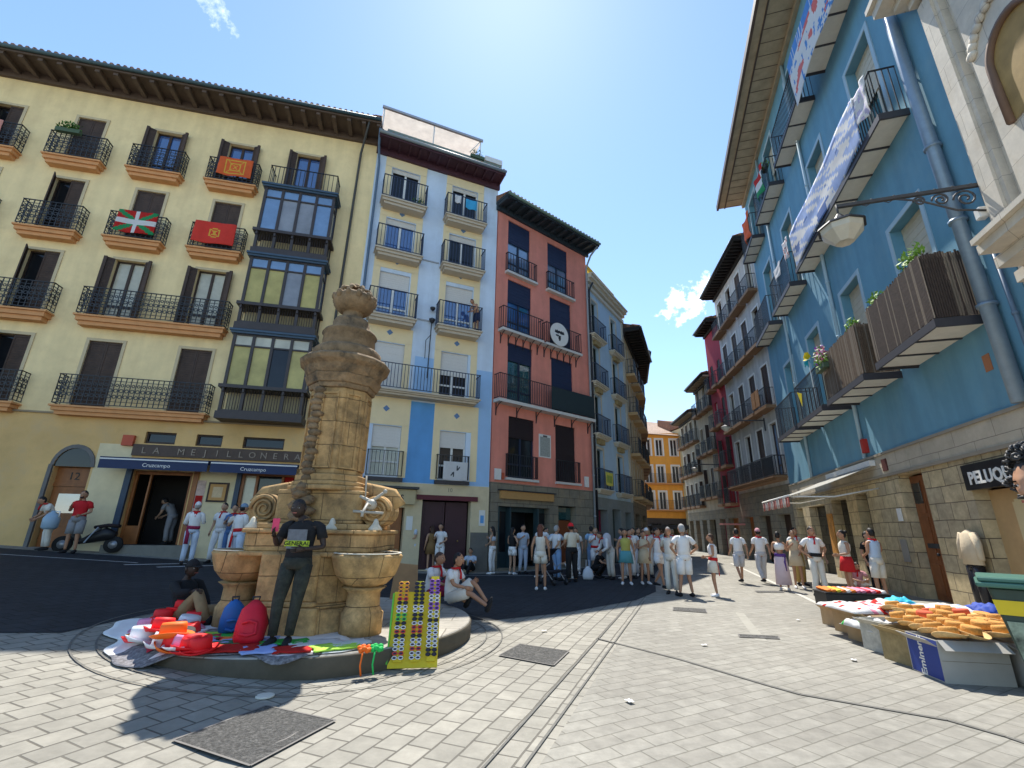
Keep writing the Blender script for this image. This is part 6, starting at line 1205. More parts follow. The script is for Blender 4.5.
def person(x, y, rot, label, kind='stand', h=1.72, z=None, skin='olive', hair='black', hs='short', top='tee', tc=W, bot='trousers', bc=W, sash=None, scarf=RD, cap=None, shoes=None, seed=0, group=None, female=False, extra=None, headturn=0, name='person', printed=None):
    rnd = random.Random(seed*7+int(abs(x)*100)); J = pose(kind, rnd); k = h/1.75; z = G(x, y) if z is None else z
    t = empty(name, (x, y, z), radians(rot), label, 'person', group); t.scale = (k*rnd.uniform(.94, 1.13), k*rnd.uniform(.96, 1.12), k)
    fs = .92 if female else 1.0
    for a in ('shR', 'shL'): J[a] = Vector((J[a].x*fs, J[a].y, J[a].z))
    # body: one skinned surface
    order = ['pel', 'sp', 'ch', 'nk', 'hipR', 'kneR', 'ankR', 'hipL', 'kneL', 'ankL', 'shR', 'elR', 'wrR', 'shL', 'elL', 'wrL']
    E = [('pel', 'sp'), ('sp', 'ch'), ('ch', 'nk'), ('pel', 'hipR'), ('hipR', 'kneR'), ('kneR', 'ankR'), ('pel', 'hipL'), ('hipL', 'kneL'), ('kneL', 'ankL'), ('ch', 'shR'), ('shR', 'elR'), ('elR', 'wrR'), ('ch', 'shL'), ('shL', 'elL'), ('elL', 'wrL')]
    R_ = dict(pel=(.095, .08), sp=(.095, .075), ch=(.125, .09), nk=(.048, .048), hip=(.075, .075), kne=(.053, .053), ank=(.034, .034), sh=(.052, .052), el=(.038, .038), wr=(.026, .026))
    me = bpy.data.meshes.new('body'); me.from_pydata([J[q] for q in order]+[J['nk'].lerp(J['hd'], .45)], [(order.index(a), order.index(b)) for a, b in E]+[(3, len(order))], [])
    o = bpy.data.objects.new('body_tmp', me); COL.objects.link(o); o.modifiers.new('s', 'SKIN'); sd_ = o.modifiers.new('d', 'SUBSURF'); sd_.levels = 1; sd_.render_levels = 1
    for i, q in enumerate(order): r = R_.get(q) or R_[q[:-1]]; me.skin_vertices[0].data[i].radius = r
    me.skin_vertices[0].data[len(order)].radius = (.045, .045); me.skin_vertices[0].data[0].use_root = True
    bpy.context.view_layer.update(); ev_ = o.evaluated_get(bpy.context.evaluated_depsgraph_get()); m2 = bpy.data.meshes.new_from_object(ev_)
    mb = MB(); mb.add([v.co[:] for v in m2.vertices], [tuple(p.vertices) for p in m2.polygons], 0, True)
    bpy.data.objects.remove(o); bpy.data.meshes.remove(me); bpy.data.meshes.remove(m2)
    tor = (J['nk']-J['ch']).normalized(); hf = Vector((sin(radians(headturn)), cos(radians(headturn)), 0))
    if kind in ('bend',): hf = Vector((0, .75, -.65))
    if kind in ('stoop', 'phone', 'squat'): hf = (hf+Vector((0, 0, -.35))).normalized()
    s_, u_, f_ = head_mesh(mb, J['hd'], hf, Vector((0, 0, 1)) if kind != 'bend' else Vector((0, .65, .75)), 1.07)
    for sd2, side in (('R', 1), ('L', -1)):   # hands with five fingers
        wv_ = J['wr'+sd2]; d = (wv_-J['el'+sd2]).normalized(); a = Vector((side, 0, 0)); a = (a-d*a.dot(d)); a = a.normalized() if a.length > .1 else Vector((0, 1, 0)); n_ = d.cross(a)
        mb.tube([wv_-d*.02, wv_+d*.03, wv_+d*.085], [.024, .036, .038], 8, ry=[.02, .015, .013], side=n_)
        for i in range(4): p = wv_+d*.08+n_*(.028-.019*i); L_ = (.062, .072, .067, .052)[i]; mb.tube([p, p+d*L_*.55-a*.004, p+d*L_*.9-a*.022], [.0088, .008, .006], 5)
        p = wv_+d*.03+n_*.03; mb.tube([p, p+d*.03+n_*.022, p+d*.055+n_*.026-a*.012], [.011, .009, .007], 5)
    B_ = mb.build('body', [SK[skin], eye_w, eye_d, lipm], t)
    def part(nm, m, mt): return m.build(nm, mt, t)
    sh = (J['shR']-J['shL']).normalized()
    bust = .015 if female else 0
    wd = .165*fs
    def torso(m, low, extra_r=0., flare=0, lo_r=None):
        c0 = J['pel'].lerp(J['sp'], .1) if low > 0 else J['pel']-Vector((0, 0, -low)); pts = [c0, J['sp'], J['sp'].lerp(J['ch'], .6), J['ch'].lerp(J['nk'], .30), J['ch'].lerp(J['nk'], .62), J['ch'].lerp(J['nk'], .86)]
        w0 = .165 if not female else .168; rs = [lo_r or w0+flare, .148 if not female else .132, wd-.005, wd+.008, wd-.022, .075]; ry = [.125+flare*.6, .112, .122+bust, .118+bust, .095, .065]
        m.tube(pts, [r+extra_r for r in rs], 16, ry=[r+extra_r for r in ry], side=sh)
    def sleeve(m, fr_, fat=1.0, mi=0):
        for q in 'RL':
            a, b, c = J['sh'+q], J['el'+q], J['wr'+q]; ins = a.lerp(J['ch'], .35)+Vector((0, 0, .02))
            o_ = (a-J['ch']).normalized(); pts = [ins, a-o_*.03+Vector((0, 0, .004)), a.lerp(b, .12)+o_*.002, a.lerp(b, .3)]; rs = [.068, .062, .060, .058]
            if fr_ <= 1: pts.append(a.lerp(b, fr_)); rs.append(.058*fat)
            else: pts += [b, b.lerp(c, min(.93, fr_-1))]; rs += [.052*fat, .042*fat]
            m.tube(pts, rs, 10)
    m = MB()
    if top == 'tee': torso(m, -.02); sleeve(m, .62, 1.08); part('shirt', m, tc)
    elif top == 'long': torso(m, -.02); sleeve(m, 1.9, 1.05); part('shirt', m, tc)
    elif top == 'rolled': torso(m, -.02); sleeve(m, 1.35, 1.1); part('shirt', m, tc)
    elif top == 'tank': torso(m, -.0); part('tank_top', m, tc)
    elif top == 'crop':
        m.tube([J['sp'].lerp(J['ch'], .35), J['ch'], J['ch'].lerp(J['nk'], .5)], [.14, .165, .12], 14, ry=[.115, .13, .09], side=sh); part('top', m, tc)
    elif top == 'dress':
        kn = (J['kneR']+J['kneL'])/2; torso(m, 0); hem = J['pel'].lerp(kn, .62)
        m.tube([J['sp'], J['pel'], hem], [.14, .19, .235], 18, ry=[.115, .15, .19], side=sh)
        if extra == 'sleeved': sleeve(m, .5)
        part('dress', m, tc)
    def legs(m, frac, r0, r1, r2=None):
        m.tube([J['pel']+Vector((0, 0, .08)), J['pel'], J['pel'].lerp((J['hipR']+J['hipL'])/2, 1)-Vector((0, 0, .03)) if kind not in ('squat', 'seat', 'floor', 'recline') else J['pel']-Vector((0, 0, .02))], [.155, .172, .155], 14, ry=[.122, .135, .125], side=sh)
        for q in 'RL':
            a, b, c = J['hip'+q], J['kne'+q], J['ank'+q]; a = a+Vector((0, 0, .02))
            if frac <= 1: pts, rs = [a, a.lerp(b, .5), a.lerp(b, frac)], [r0, (r0+r1)/2, r1]
            else: pts, rs = [a, a.lerp(b, .5), b, b.lerp(c, min(1, (frac-1))*.5), b.lerp(c, min(1, frac-1))], [r0, r0*.92, r1, (r1+(r2 or r1))/2, r2 or r1]
            m.tube(pts, rs, 12)
    m = MB()
    if bot == 'trousers': legs(m, 1.93, .098, .075, .066); part('trousers', m, bc)
    elif bot == 'jeans': legs(m, 1.93, .093, .066, .05); part('jeans', m, bc)
    elif bot == 'shorts': legs(m, .92, .102, .098); part('shorts', m, bc)
    elif bot == 'minishorts': legs(m, .42, .10, .105); part('shorts', m, bc)
    elif bot == 'skirt':
        kn = (J['kneR']+J['kneL'])/2; m.tube([J['sp'].lerp(J['pel'], .4), J['pel'], J['pel'].lerp(kn, .62)], [.145, .185, .225], 18, ry=[.118, .145, .18], side=sh); part('skirt', m, bc)
    elif bot == 'longskirt':
        an = (J['ankR']+J['ankL'])/2; m.tube([J['sp'].lerp(J['pel'], .4), J['pel'], J['pel'].lerp(an, .9)], [.145, .185, .24], 18, ry=[.118, .145, .2], side=sh); part('skirt', m, bc)
    m = MB(); sc_ = shoes or (W if female else BK)
    for q in 'RL':
        a = J['ank'+q]; d = Vector((.15 if q == 'R' else -.15, 1, 0)).normalized()
        if kind in ('floor', 'recline'): d = Vector((0, .45, .9))
        m = MB(); m.tube([a-d*.055+Vector((0, 0, -.03)), a-Vector((0, 0, .035)), a+d*.10-Vector((0, 0, .052)), a+d*.18-Vector((0, 0, .06))], [.034, .044, .044, .022], 10, ry=[.036, .05, .034, .022], side=Vector((1, 0, 0))); part('shoe', m, sc_)
    if sash:
        m = MB(); c0 = J['pel'].lerp(J['sp'], .25); ax = (J['sp']-J['pel']).normalized(); m.tube([c0, c0+ax*.05, c0+ax*.09], [.172, .175, .168], 16, ry=[.135, .136, .13], side=sh)
        sdv = J['hipL'] if seed % 2 else J['hipR']; m.tube([c0+sh*(-.13 if seed % 2 else .13)+Vector((0, -.08, .03)), sdv+Vector((0, -.12, -.05)), sdv+Vector((0, -.13, -.32))], [.03, .05, .055], 6, ry=[.012, .012, .012], side=Vector((1, 0, 0))); part('sash', m, sash)
    if scarf:
        m = MB(); c0 = J['nk']; n = 14
        m.tube([c0+Vector((.078*sin(2*pi*i/n), .072*cos(2*pi*i/n)+.0, .008*cos(2*pi*i/n)-.012)) for i in range(n+1)], .022, 6)
        m.add([c0+Vector(q) for q in ((-.07, -.068, 0), (.07, -.068, 0), (0, -.118, -.17), (0, -.09, .0))], [(0, 1, 2), (0, 3, 1)]) 
        m.tube([c0+Vector((0, .085, -.02)), c0+Vector((.015, .125, -.10)), c0+Vector((.03, .13, -.19))], [.02, .018, .026], 6); part('neckerchief', m, scarf)
    # hair
    c = J['hd']; m = MB(); hm_ = HR[hair]; n, kk = 16, 8
    rings = []
    for i in range(kk+1):
        th = (pi*.56)*i/kk; rings.append([])
        for j in range(n):
            ph = 2*pi*j/n; fr_ = cos(ph); low = 1.0 if fr_ < .25 else .62; th2 = th*low*(1.32 if fr_ < -.2 else 1)
            bmp = 1+.05*noise.noise(Vector((ph*3, th*6, seed)))
            rings[-1].append(c+(s_*(.083*sin(th2)*sin(ph))+f_*(.103*sin(th2)*fr_-.006)+u_*(.124*cos(th2)+.004))*bmp)
    m.loft(rings, 0)
    if hs == 'long': m.tube([c-f_*.05+u_*.03, c-f_*.085-u_*.06, c-f_*.10-u_*.18, c-f_*.09-u_*.32], [.075, .085, .085, .05], 10, ry=[.05, .04, .035, .02], side=s_)
    if hs == 'bun': m.ball(c-f_*.10+u_*.07, (.05, .05, .045), 8, 6)
    if hs == 'pony': m.tube([c-f_*.09+u_*.05, c-f_*.15-u_*.02, c-f_*.14-u_*.2], [.03, .032, .012], 7)
    if hs == 'afro': m.ball(c-f_*.01+u_*.03, (.105, .12, .12), 12, 8, jit=.1)
    if hs == 'beard': m.tube([c+f_*.075-u_*.065-s_*.04, c+f_*.098-u_*.09, c+f_*.075-u_*.065+s_*.04], [.018, .026, .018], 6)
    part('hair', m, hm_)
    if cap:
        m = MB(); m.loft([[c+s_*(.088*sin(th)*sin(2*pi*j/16))+f_*(.108*sin(th)*cos(2*pi*j/16))+u_*(.128*cos(th)+.008) for j in range(16)] for th in [pi*.47*(1-i/6)+.01 for i in range(7)]], 0)
        if extra != 'beret': m.tube([c+f_*.09+u_*.035-s_*.0, c+f_*.17+u_*.02], [.072, .055], 8, ry=[.006, .005], side=s_)
        part('cap', m, cap)
    if printed: printed(t, J)
    return t
# --- people by the cream building
person(-12.85, 14.35, 196, 'man in a red shirt with a drink beside the numbered door', 'drink', 1.78, skin='tan', tc=RD, bot='shorts', bc=GRY, scarf=None, hs='beard', seed=1)
person(-13.75, 14.5, 150, 'person in white holding a pale jug left of the man in the red shirt', 'stoop', 1.68, skin='tan', tc=W2, bot='trousers', bc=W2, seed=2, hair='black', hs='short')
person(-9.15, 14.0, 25, 'man in white with a crimson sash seen from behind near the bar door', 'drink', 1.74, tc=W, sash=CL('crimson', (.28, .02, .07)), bc=LB, hair='grey', cap=W, extra='beret', seed=3, top='rolled')
person(-8.55, 14.9, 200, 'dark haired man in a blue shirt standing inside the group by the bar', 'drink', 1.76, tc=BL, bot='jeans', bc=BL, seed=4)
person(-8.95, 15.0, 180, 'man half hidden behind the group by the bar frame', 'stand', 1.78, tc=W, seed=5)
person(-8.15, 14.5, 205, 'man with an orange red neckerchief facing out of the bar group', 'drink', 1.72, tc=W2, seed=6, skin='tan')
person(-7.75, 13.9, -25, 'tall man in pale blue white with a blue cap and hanging red sash', 'drink', 1.80, tc=W, bc=LB, sash=RD, cap=CL('capblue', (.2, .3, .42)), top='rolled', seed=7)
person(-7.0, 15.6, -70, 'woman in a white top and dark skirt leaning by the bar window', 'drink', 1.62, tc=W2, bot='minishorts', bc=BK, female=True, hs='bun', scarf=None, seed=8)
person(-6.55, 15.4, -60, 'woman in a pale blue skirt beside the bar window', 'drink', 1.64, top='tank', tc=LB, bot='skirt', bc=LB, female=True, hs='pony', scarf=RD, seed=9)
person(-11.6, 16.55, 90, 'barman in a pale shirt inside the dark bar doorway', 'stoop', 1.7, z=.9, tc=GRY, bc=GRY, scarf=None, seed=10)
# --- on the fountain platform
def tee_print(t, J):
    b = MB(); b.box(-.11, .11, .128, .131, 1.12, 1.36); b.build('shirt_print', M('print_grey', (.16, .17, .19), .8, .3, 20), t)
    b = MB(); b.box(-.15, .13, .132, .135, 1.15, 1.22); b.build('print_band', M('print_lime', (.40, .50, .03), .7), t)
    o = text('GENERAL', .07, BK, t, (-.01, .137, 1.163), rz=pi, ext=.001, bold=.001)
man = person(-2.70, 6.30, 183, 'man in a black printed shirt and camouflage trousers leaning on the fountain', 'lean', 1.70, z=PZ, skin='dark', tc=BK, bot='jeans', bc=CAMO, scarf=None, hair='black', seed=11, printed=tee_print)
ph = MB(); ph.box(-.04, .04, -.006, .006, -.08, .08); pp = man.matrix_basis @ Vector((0, 0, 0)); tag(ph.bevel('pink_fan', M('fan_pink', (.75, .06, .15), .6), None, .004, (-2.945, 6.08, PZ+1.37), .4), 'pink folded fan held by the man in black at the fountain', 'fan')
person(-4.75, 7.55, 250, 'man in black with khaki trousers sitting on the ground by the left basin', 'recline', 1.76, z=G(-4.75, 7.55), skin='dark', tc=BK, bot='trousers', bc=KH, scarf=None, cap=BK, seed=12, top='long')
person(-1.05, 9.35, -112, 'young man in a white shirt with red neckerchief sitting nearest on the platform edge', 'floor', 1.78, z=PZ, tc=W, bot='shorts', bc=W2, shoes=BK, seed=13, skin='tan')
person(-1.48, 9.85, -118, 'second sitting person in white behind the man on the platform edge', 'floor', 1.74, z=PZ, tc=W, bot='shorts', bc=CL('wine', (.25, .01, .05)), shoes=BK, seed=14, skin='tan', hair='brown')
# --- white building entrance
person(-3.95, 18.5, 150, 'man in a red and blue cap looking past the fountain scroll', 'stand', 1.70, tc=BL, seed=15, cap=CL('capred', (.35, .05, .08)), scarf=None, skin='tan')
person(-3.55, 18.3, 100, 'dark haired man in a pale blue shirt near the shop with a lettered sign', 'drink', 1.74, tc=LB, bc=LB, seed=16, scarf=None)
person(-2.95, 18.5, 30, 'woman in an olive brown dress beside the maroon entrance', 'stand', 1.62, top='dress', tc=CL('olive', (.22, .13, .05)), bot=None, female=True, hair='brown', hs='long', scarf=None, seed=17)
person(-2.6, 18.35, 170, 'woman in white with a black shoulder bag before the maroon entrance', 'drink', 1.72, tc=W, bot='jeans', bc=W, female=True, hs='pony', scarf=None, seed=18)
person(-1.45, 18.75, 165, 'person in pale blue sitting on the maroon door step', 'floor', 1.7, tc=LB, bot='jeans', bc=BK, scarf=None, seed=19, skin='tan')
# --- crowd before the salmon building
person(-.62, 18.2, 60, 'woman in white trousers drinking at the left end of the crowd', 'drink', 1.68, tc=LB, top='crop', bot='jeans', bc=W, female=True, hs='long', scarf=None, seed=20)
person(.12, 18.2, -40, 'girl in white shorts and a dark top beside the woman in white trousers', 'onehip', 1.66, top='tank', tc=BK, bot='minishorts', bc=W, female=True, hs='long', scarf=None, seed=21)
person(.52, 18.5, 200, 'tall youth in a pale shirt third from the left of the crowd', 'drink', 1.76, tc=LB, bot='jeans', bc=LB, seed=22, scarf=None)
person(1.25, 18.6, 170, 'man in white behind the long haired girl in the playsuit', 'drink', 1.80, tc=W, bc=GRY, seed=23, scarf=None)
person(1.10, 17.4, 150, 'woman in a white dress left of the long haired girl', 'drink', 1.68, top='dress', tc=W, bot=None, female=True, hs='long', seed=24, scarf=None, extra='sleeved')
person(.88, 13.75, -5, 'girl with auburn hair in a white playsuit standing alone in the shade', 'stand', 1.74, top='tank', tc=W2, bot='minishorts', bc=W2, female=True, hair='red', hs='long', scarf=None, seed=25, skin='tan')
person(1.75, 18.2, 185, 'young man in a blue shirt right of the long haired girl', 'hips', 1.74, tc=LB, bot='shorts', bc=LB, seed=26, scarf=None)
person(1.60, 16.4, -60, 'man in a white shirt and blue jeans beside the stroller', 'behind', 1.74, tc=W, bot='jeans', bc=CL('bluejean', (.22, .36, .58)), seed=27, scarf=None, hair='grey')
person(2.05, 16.0, 20, 'man in a bright red cap and cream shirt behind the stroller', 'drink', 1.82, tc=CL('cream', (.66, .60, .48)), bot='trousers', bc=BK, cap=CL('capbright', (.75, .02, .03)), seed=28, scarf=None, skin='tan', headturn=10)
person(3.25, 19.2, 10, 'person in a light blue shirt standing by the stone door pier', 'stand', 1.76, tc=CL('skyblue', (.32, .52, .72)), bot='jeans', bc=CL('bluejean', (.22, .36, .58)), seed=29, scarf=None)
person(2.35, 17.2, 80, 'crouching woman in white with a white bag', 'squat', 1.68, tc=W, bot='trousers', bc=W, female=True, hair='red', hs='short', seed=30, scarf=None)
person(3.05, 17.6, 240, 'seated dark haired man in black inside the crowd', 'squat', 1.72, tc=BK, bot='jeans', bc=BK, seed=31, scarf=None)
person(3.55, 17.1, 110, 'person in white bending over with a small backpack', 'stoop', 1.72, tc=W, bot='trousers', bc=W2, seed=32, hair='brown', top='long')
person(4.05, 17.4, 60, 'woman in pale violet standing behind the bending person', 'drink', 1.70, tc=CL('violet', (.42, .38, .62)), bot='trousers', bc=LB, seed=33, scarf=None, female=True)
person(5.1, 19.2, 200, 'dark figure in the doorway behind the two girls', 'stand', 1.72, tc=BK, bot='jeans', bc=BK, seed=34, scarf=None)
person(4.35, 17.6, 190, 'person in white partly hidden behind the girl with the teal bag', 'drink', 1.66, tc=W, bc=W, seed=35)
person(3.72, 15.6, 170, 'girl in a yellow top and teal skirt with a green print', 'stand', 1.66, top='tank', tc=YG, bot='skirt', bc=TEAL, female=True, hs='long', scarf=None, seed=36, skin='tan')
person(4.35, 15.8, 185, 'young woman in a cream dress carrying a camera', 'phone', 1.62, top='dress', tc=BG, bot=None, female=True, scarf=None, seed=37, skin='tan', hair='brown')
person(4.45, 14.6, 215, 'woman in white top and shorts with red neckerchief striding in the shade', 'walk', 1.70, top='tank', tc=W, bot='minishorts', bc=W, female=True, hs='bun', seed=38, skin='tan', shoes=BK)
person(5.1, 18.0, 180, 'person in white behind the striding woman', 'stand', 1.72, tc=W2, bc=W2, seed=39, cap=W, extra='beret')
for i, (x, y, r, tc_, bc_, sh_) in enumerate(((6.55, 22.6, 20, RD, W, RD), (7.5, 24.3, 170, CYN, LB, None), (8.1, 24.0, 150, W, W, None), (8.0, 27.0, 190, W, W, None), (9.0, 30.0, 10, LB, W, None), (8.8, 26.4, 30, PUR, NV, None), (10.4, 33.5, 180, W, W, RD), (11.3, 36, 0, W, W2, None), (12.4, 34, 90, W, W, None), (13.6, 37, 180, BK, W, None), (12.6, 40, 0, W, LB, RD))):
    person(x, y, r, ('person in a wine red vest and white trousers in the far shade', 'person in pale turquoise walking in the far shade', 'tall person in pale white beside the turquoise one', 'person in white in the far street, left half', 'person in light blue deep in the street', 'person in purple and navy in the far shade', 'far person in white with a red sash at the left side', 'far person in white in mid street', 'far person in white near the lanterns', 'far person in black and white by the right wall', 'farthest person in white before the orange building')[i], ('stand', 'walk', 'drink')[i % 3], 1.72, tc=tc_, bc=bc_, sash=sh_, scarf=RD if i % 2 else None, seed=50+i, hair=('black', 'brown', 'grey')[i % 3])
MORE = ((1.45, 19.0, 200, 'drink', W, 'trousers', W, 'man in white deep in the salmon doorway crowd'), (2.6, 18.9, 160, 'stand', W, 'trousers', W, 'person in white just left of the stone door pier'), (3.3, 18.6, 180, 'drink', W, 'shorts', W, 'person in white shorts behind the white bag'),
 (4.75, 18.6, 150, 'stand', W, 'trousers', W, 'person in white under the lowest pale blue balcony'), (5.6, 20.2, 200, 'drink', W, 'trousers', W, 'person in white left of the far vest wearer'), (6.0, 21.0, 20, 'stand', LB, 'trousers', W, 'person in pale blue at the mouth of the street'),
 (7.0, 21.5, 170, 'drink', W, 'trousers', W, 'person in white at the middle of the street mouth'), (5.6, 17.2, 190, 'hips', W, 'shorts', W, 'person in white shorts behind the grey haired man'), (7.6, 22.6, 10, 'walk', W, 'trousers', W, 'person in white walking up the street mouth'), (9.6, 26.5, 180, 'stand', W, 'trousers', LB, 'person in white in the sunlit far street'), (10.6, 29.5, 200, 'walk', W, 'shorts', W, 'person in white shorts in the sunlit far street'))
for i, (x, y, r, kd, tc_, bt_, bc_, lb_) in enumerate(MORE): person(x, y, r, lb_, kd, 1.66+.02*(i % 6), tc=tc_, bot=bt_, bc=bc_, scarf=RD if i % 3 else None, seed=90+i, female=i % 2 == 1, hs='long' if i % 2 else 'short', hair=('black', 'brown', 'blond')[i % 3], skin=('olive', 'tan', 'light')[i % 3], sash=RD if i % 4 == 2 else None)
# --- sunlit group in the middle
person(4.62, 12.95, 8, 'broad grey haired man in white shirt and shorts, hands on hips', 'hips', 1.80, tc=W, bot='shorts', bc=W, hair='grey', scarf=None, seed=61, skin='tan', shoes=BK)
person(4.42, 13.45, 150, 'person in cream trousers half hidden behind the grey haired man', 'behind', 1.72, tc=W2, bot='trousers', bc=W2, scarf=None, seed=62, skin='tan', hair='grey', shoes=BK)
person(5.45, 13.1, 70, 'woman in a white top with a red cloth at her hip', 'onehip', 1.56, top='tank', tc=W, bot='skirt', bc=W2, female=True, hair='brown', scarf=None, seed=63, skin='tan', sash=RD)
# --- right side
person(7.75, 16.5, -5, 'man in white shirt and grey shorts walking away, left of the couple', 'walk', 1.74, tc=W, bot='shorts', bc=CL('palegrey', (.5, .5, .52)), seed=64, skin='tan', shoes=BK)
person(8.55, 16.6, -5, 'person in white with a pink headscarf walking away, right of the couple', 'walk', 1.76, tc=W, bot='trousers', bc=CL('palegrey', (.5, .5, .52)), cap=PNK, extra='beret', seed=65, skin='tan', shoes=BK)
person(8.15, 14.7, -30, 'woman in a short white top with a purple tied cloth at her waist', 'drink', 1.66, top='crop', tc=W, bot='longskirt', bc=CL('palepink', (.62, .50, .55)), female=True, sash=PUR, scarf=None, seed=66, skin='tan')
person(8.95, 15.3, 160, 'woman in a beige dress facing out by the awning', 'drink', 1.70, top='dress', tc=BG, bot=None, female=True, hair='brown', scarf=None, seed=67, skin='tan')
person(9.55, 16.2, 190, 'man in white behind the woman in the beige dress', 'stand', 1.80, tc=W, bc=CL('mustard', (.5, .33, .10)), seed=68, skin='tan')
person(8.35, 13.35, 178, 'stout man in a white shirt with black sash and red neckerchief under the awning', 'hips', 1.80, tc=W, bot='trousers', bc=W2, sash=BK, seed=69, skin='tan')
person(9.35, 14.9, 185, 'woman in a black and white striped top in the awning shade', 'stand', 1.70, top='tank', tc=W, bot='trousers', bc=GRY, female=True, sash=BK, scarf=None, seed=70)
person(9.2, 13.35, 75, 'woman in a white tank top and red skirt in profile by the fan case', 'onehip', 1.72, top='tank', tc=W2, bot='skirt', bc=RD, female=True, hs='bun', scarf=None, seed=71, skin='tan', shoes=BK)
person(9.75, 13.0, 8, 'man in a pale blue vest and cream shorts seen from behind by the stone wall', 'drink', 1.78, top='tank', tc=CL('vestblue', (.50, .62, .78)), bot='shorts', bc=W2, seed=72, skin='tan')
person(9.75, 13.9, 160, 'child in pink and white crouching between the tank top woman and the blue vest', 'squat', 1.45, tc=PNK, bot='shorts', bc=W, seed=73, female=True)
person(10.35, 14.0, 200, 'person in dark clothes half in the shop opening', 'stand', 1.7, tc=BK, bc=BK, bot='jeans', seed=74, scarf=None)
# balcony figure
bp = FW.world(5.0, .35, 9.82); person(bp[0], bp[1], 140, 'bare armed person leaning on the third floor balcony rail of the white building', 'stoop', 1.6, z=9.82, top='tank', tc=CL('bare', (.5, .3, .2)), bot='shorts', bc=NV, seed=75, scarf=None, skin='tan')
# near face at the right edge
nf = empty('person', (2.49, 2.08, 0), radians(96), 'curly haired man in close profile cut off by the right edge', 'person')
mb = MB(); c = Vector((0, .12, 1.83)); s_, u_, f_ = head_mesh(mb, c, Vector((.05, 1, -.12)), Vector((0, 0, 1)), 1.12, (40, 34))
mb.tube([c-u_*.06-f_*.03, c-u_*.16-f_*.10, c-u_*.25-f_*.17], [.062, .062, .075], 16); mb.tube([(0, -.07, 1.6), (0, -.06, 1.5), (0, -.05, 1.2), (0, -.05, .95)], [.09, .17, .16, .15], 18, ry=[.07, .11, .11, .11], side=(1, 0, 0))
for sx in (-1, 1):
    mb.tube([(sx*.16, -.06, 1.50), (sx*.24, -.04, 1.22), (sx*.24, -.02, .95)], [.055, .042, .03], 12); mb.tube([(sx*.09, -.05, .95), (sx*.1, 0, .5), (sx*.1, -.03, .08)], [.09, .06, .04], 12)
    w0 = Vector((sx*.24, -.02, .95)); mb.tube([w0, w0+Vector((0, .02, -.05)), w0+Vector((0, .03, -.10))], [.026, .036, .034], 8, ry=[.02, .016, .014], side=(0, 0, 1))
    for i in range(4): p = w0+Vector((0, .055-.018*i, -.09)); mb.tube([p, p+Vector((0, .004, -.04)), p+Vector((-sx*.02, .006, -.065))], [.009, .008, .006], 6)
    p = w0+Vector((0, .03, .01)); mb.tube([p, p+Vector((0, .04, .02)), p+Vector((0, .06, .01))], [.011, .01, .007], 6)
mb.build('body', [SK['tan'], eye_w, eye_d, lipm], nf)
m = MB(); rnd = random.Random(5)
for i in range(420):
    th = math.acos(rnd.uniform(-.15, 1)); ph_ = rnd.uniform(0, 2*pi)
    if cos(ph_) > .25 and th > .95: continue
    if cos(ph_) > .75 and th > .72: continue
    d = s_*(sin(th)*sin(ph_)*.092)+f_*(sin(th)*cos(ph_)*.112-.005)+u_*(cos(th)*.135+.01); p = c+d*rnd.uniform(1.0, 1.22); r = rnd.uniform(.010, .017); a1 = Vector((rnd.gauss(0, 1), rnd.gauss(0, 1), rnd.gauss(0, 1))).normalized(); b1 = a1.orthogonal().normalized(); ax = a1.cross(b1)
    m.tube([p+a1*r*cos(k*.9)+b1*r*sin(k*.9)+ax*k*.0035 for k in range(11)], .0058, 5)
m.loft([[c+s_*(.088*sin(t_)*sin(2*pi*j/18))+f_*(.110*sin(t_)*cos(2*pi*j/18)-.008)+u_*(.132*cos(t_)+.006) for j in range(18)] for t_ in [.02+1.15*i/7 for i in range(8)]], 0)
m.build('hair', M('hair_salt_black', (.03, .03, .032), .55, .5, 60), nf)
m = MB(); m.tube([c+f_*.112-u_*.048+s_*.032, c+f_*.126-u_*.045, c+f_*.112-u_*.048-s_*.032], [.006, .009, .006], 6)
m.build('moustache', HR['black'], nf)
m = MB(); m.tube([(0, -.065, 1.57), (0, -.06, 1.50), (0, -.05, 1.2), (0, -.05, .95)], [.10, .19, .18, .17], 20, ry=[.085, .13, .13, .125], side=(1, 0, 0))
for sx in (-1, 1): m.tube([(sx*.12, -.06, 1.50), (sx*.2, -.05, 1.42), (sx*.235, -.045, 1.25)], [.075, .07, .062], 12)
m.build('shirt', CL('cream2', (.72, .62, .48)), nf)
m = MB(); m.tube([Vector((.10*sin(2*pi*i/16), -.065+.088*cos(2*pi*i/16), 1.585)) for i in range(17)], .018, 8); m.build('neckerchief', CL('orangered', (.7, .12, .03)), nf)
m = MB(); m.tube([(0, -.05, 1.0), (0, -.05, .88)], [.17, .17], 14, ry=[.125, .13], side=(1, 0, 0))
for sx in (-1, 1): m.tube([(sx*.09, -.05, .93), (sx*.1, .0, .5), (sx*.1, -.03, .12)], [.1, .08, .07], 12)
m.build('trousers', W2, nf); m = MB()
for sx in (-1, 1): m.tube([(sx*.1, -.08, .05), (sx*.1, 0, .05), (sx*.11, .14, .03)], [.04, .048, .03], 10)
m.build('shoes', BK, nf)
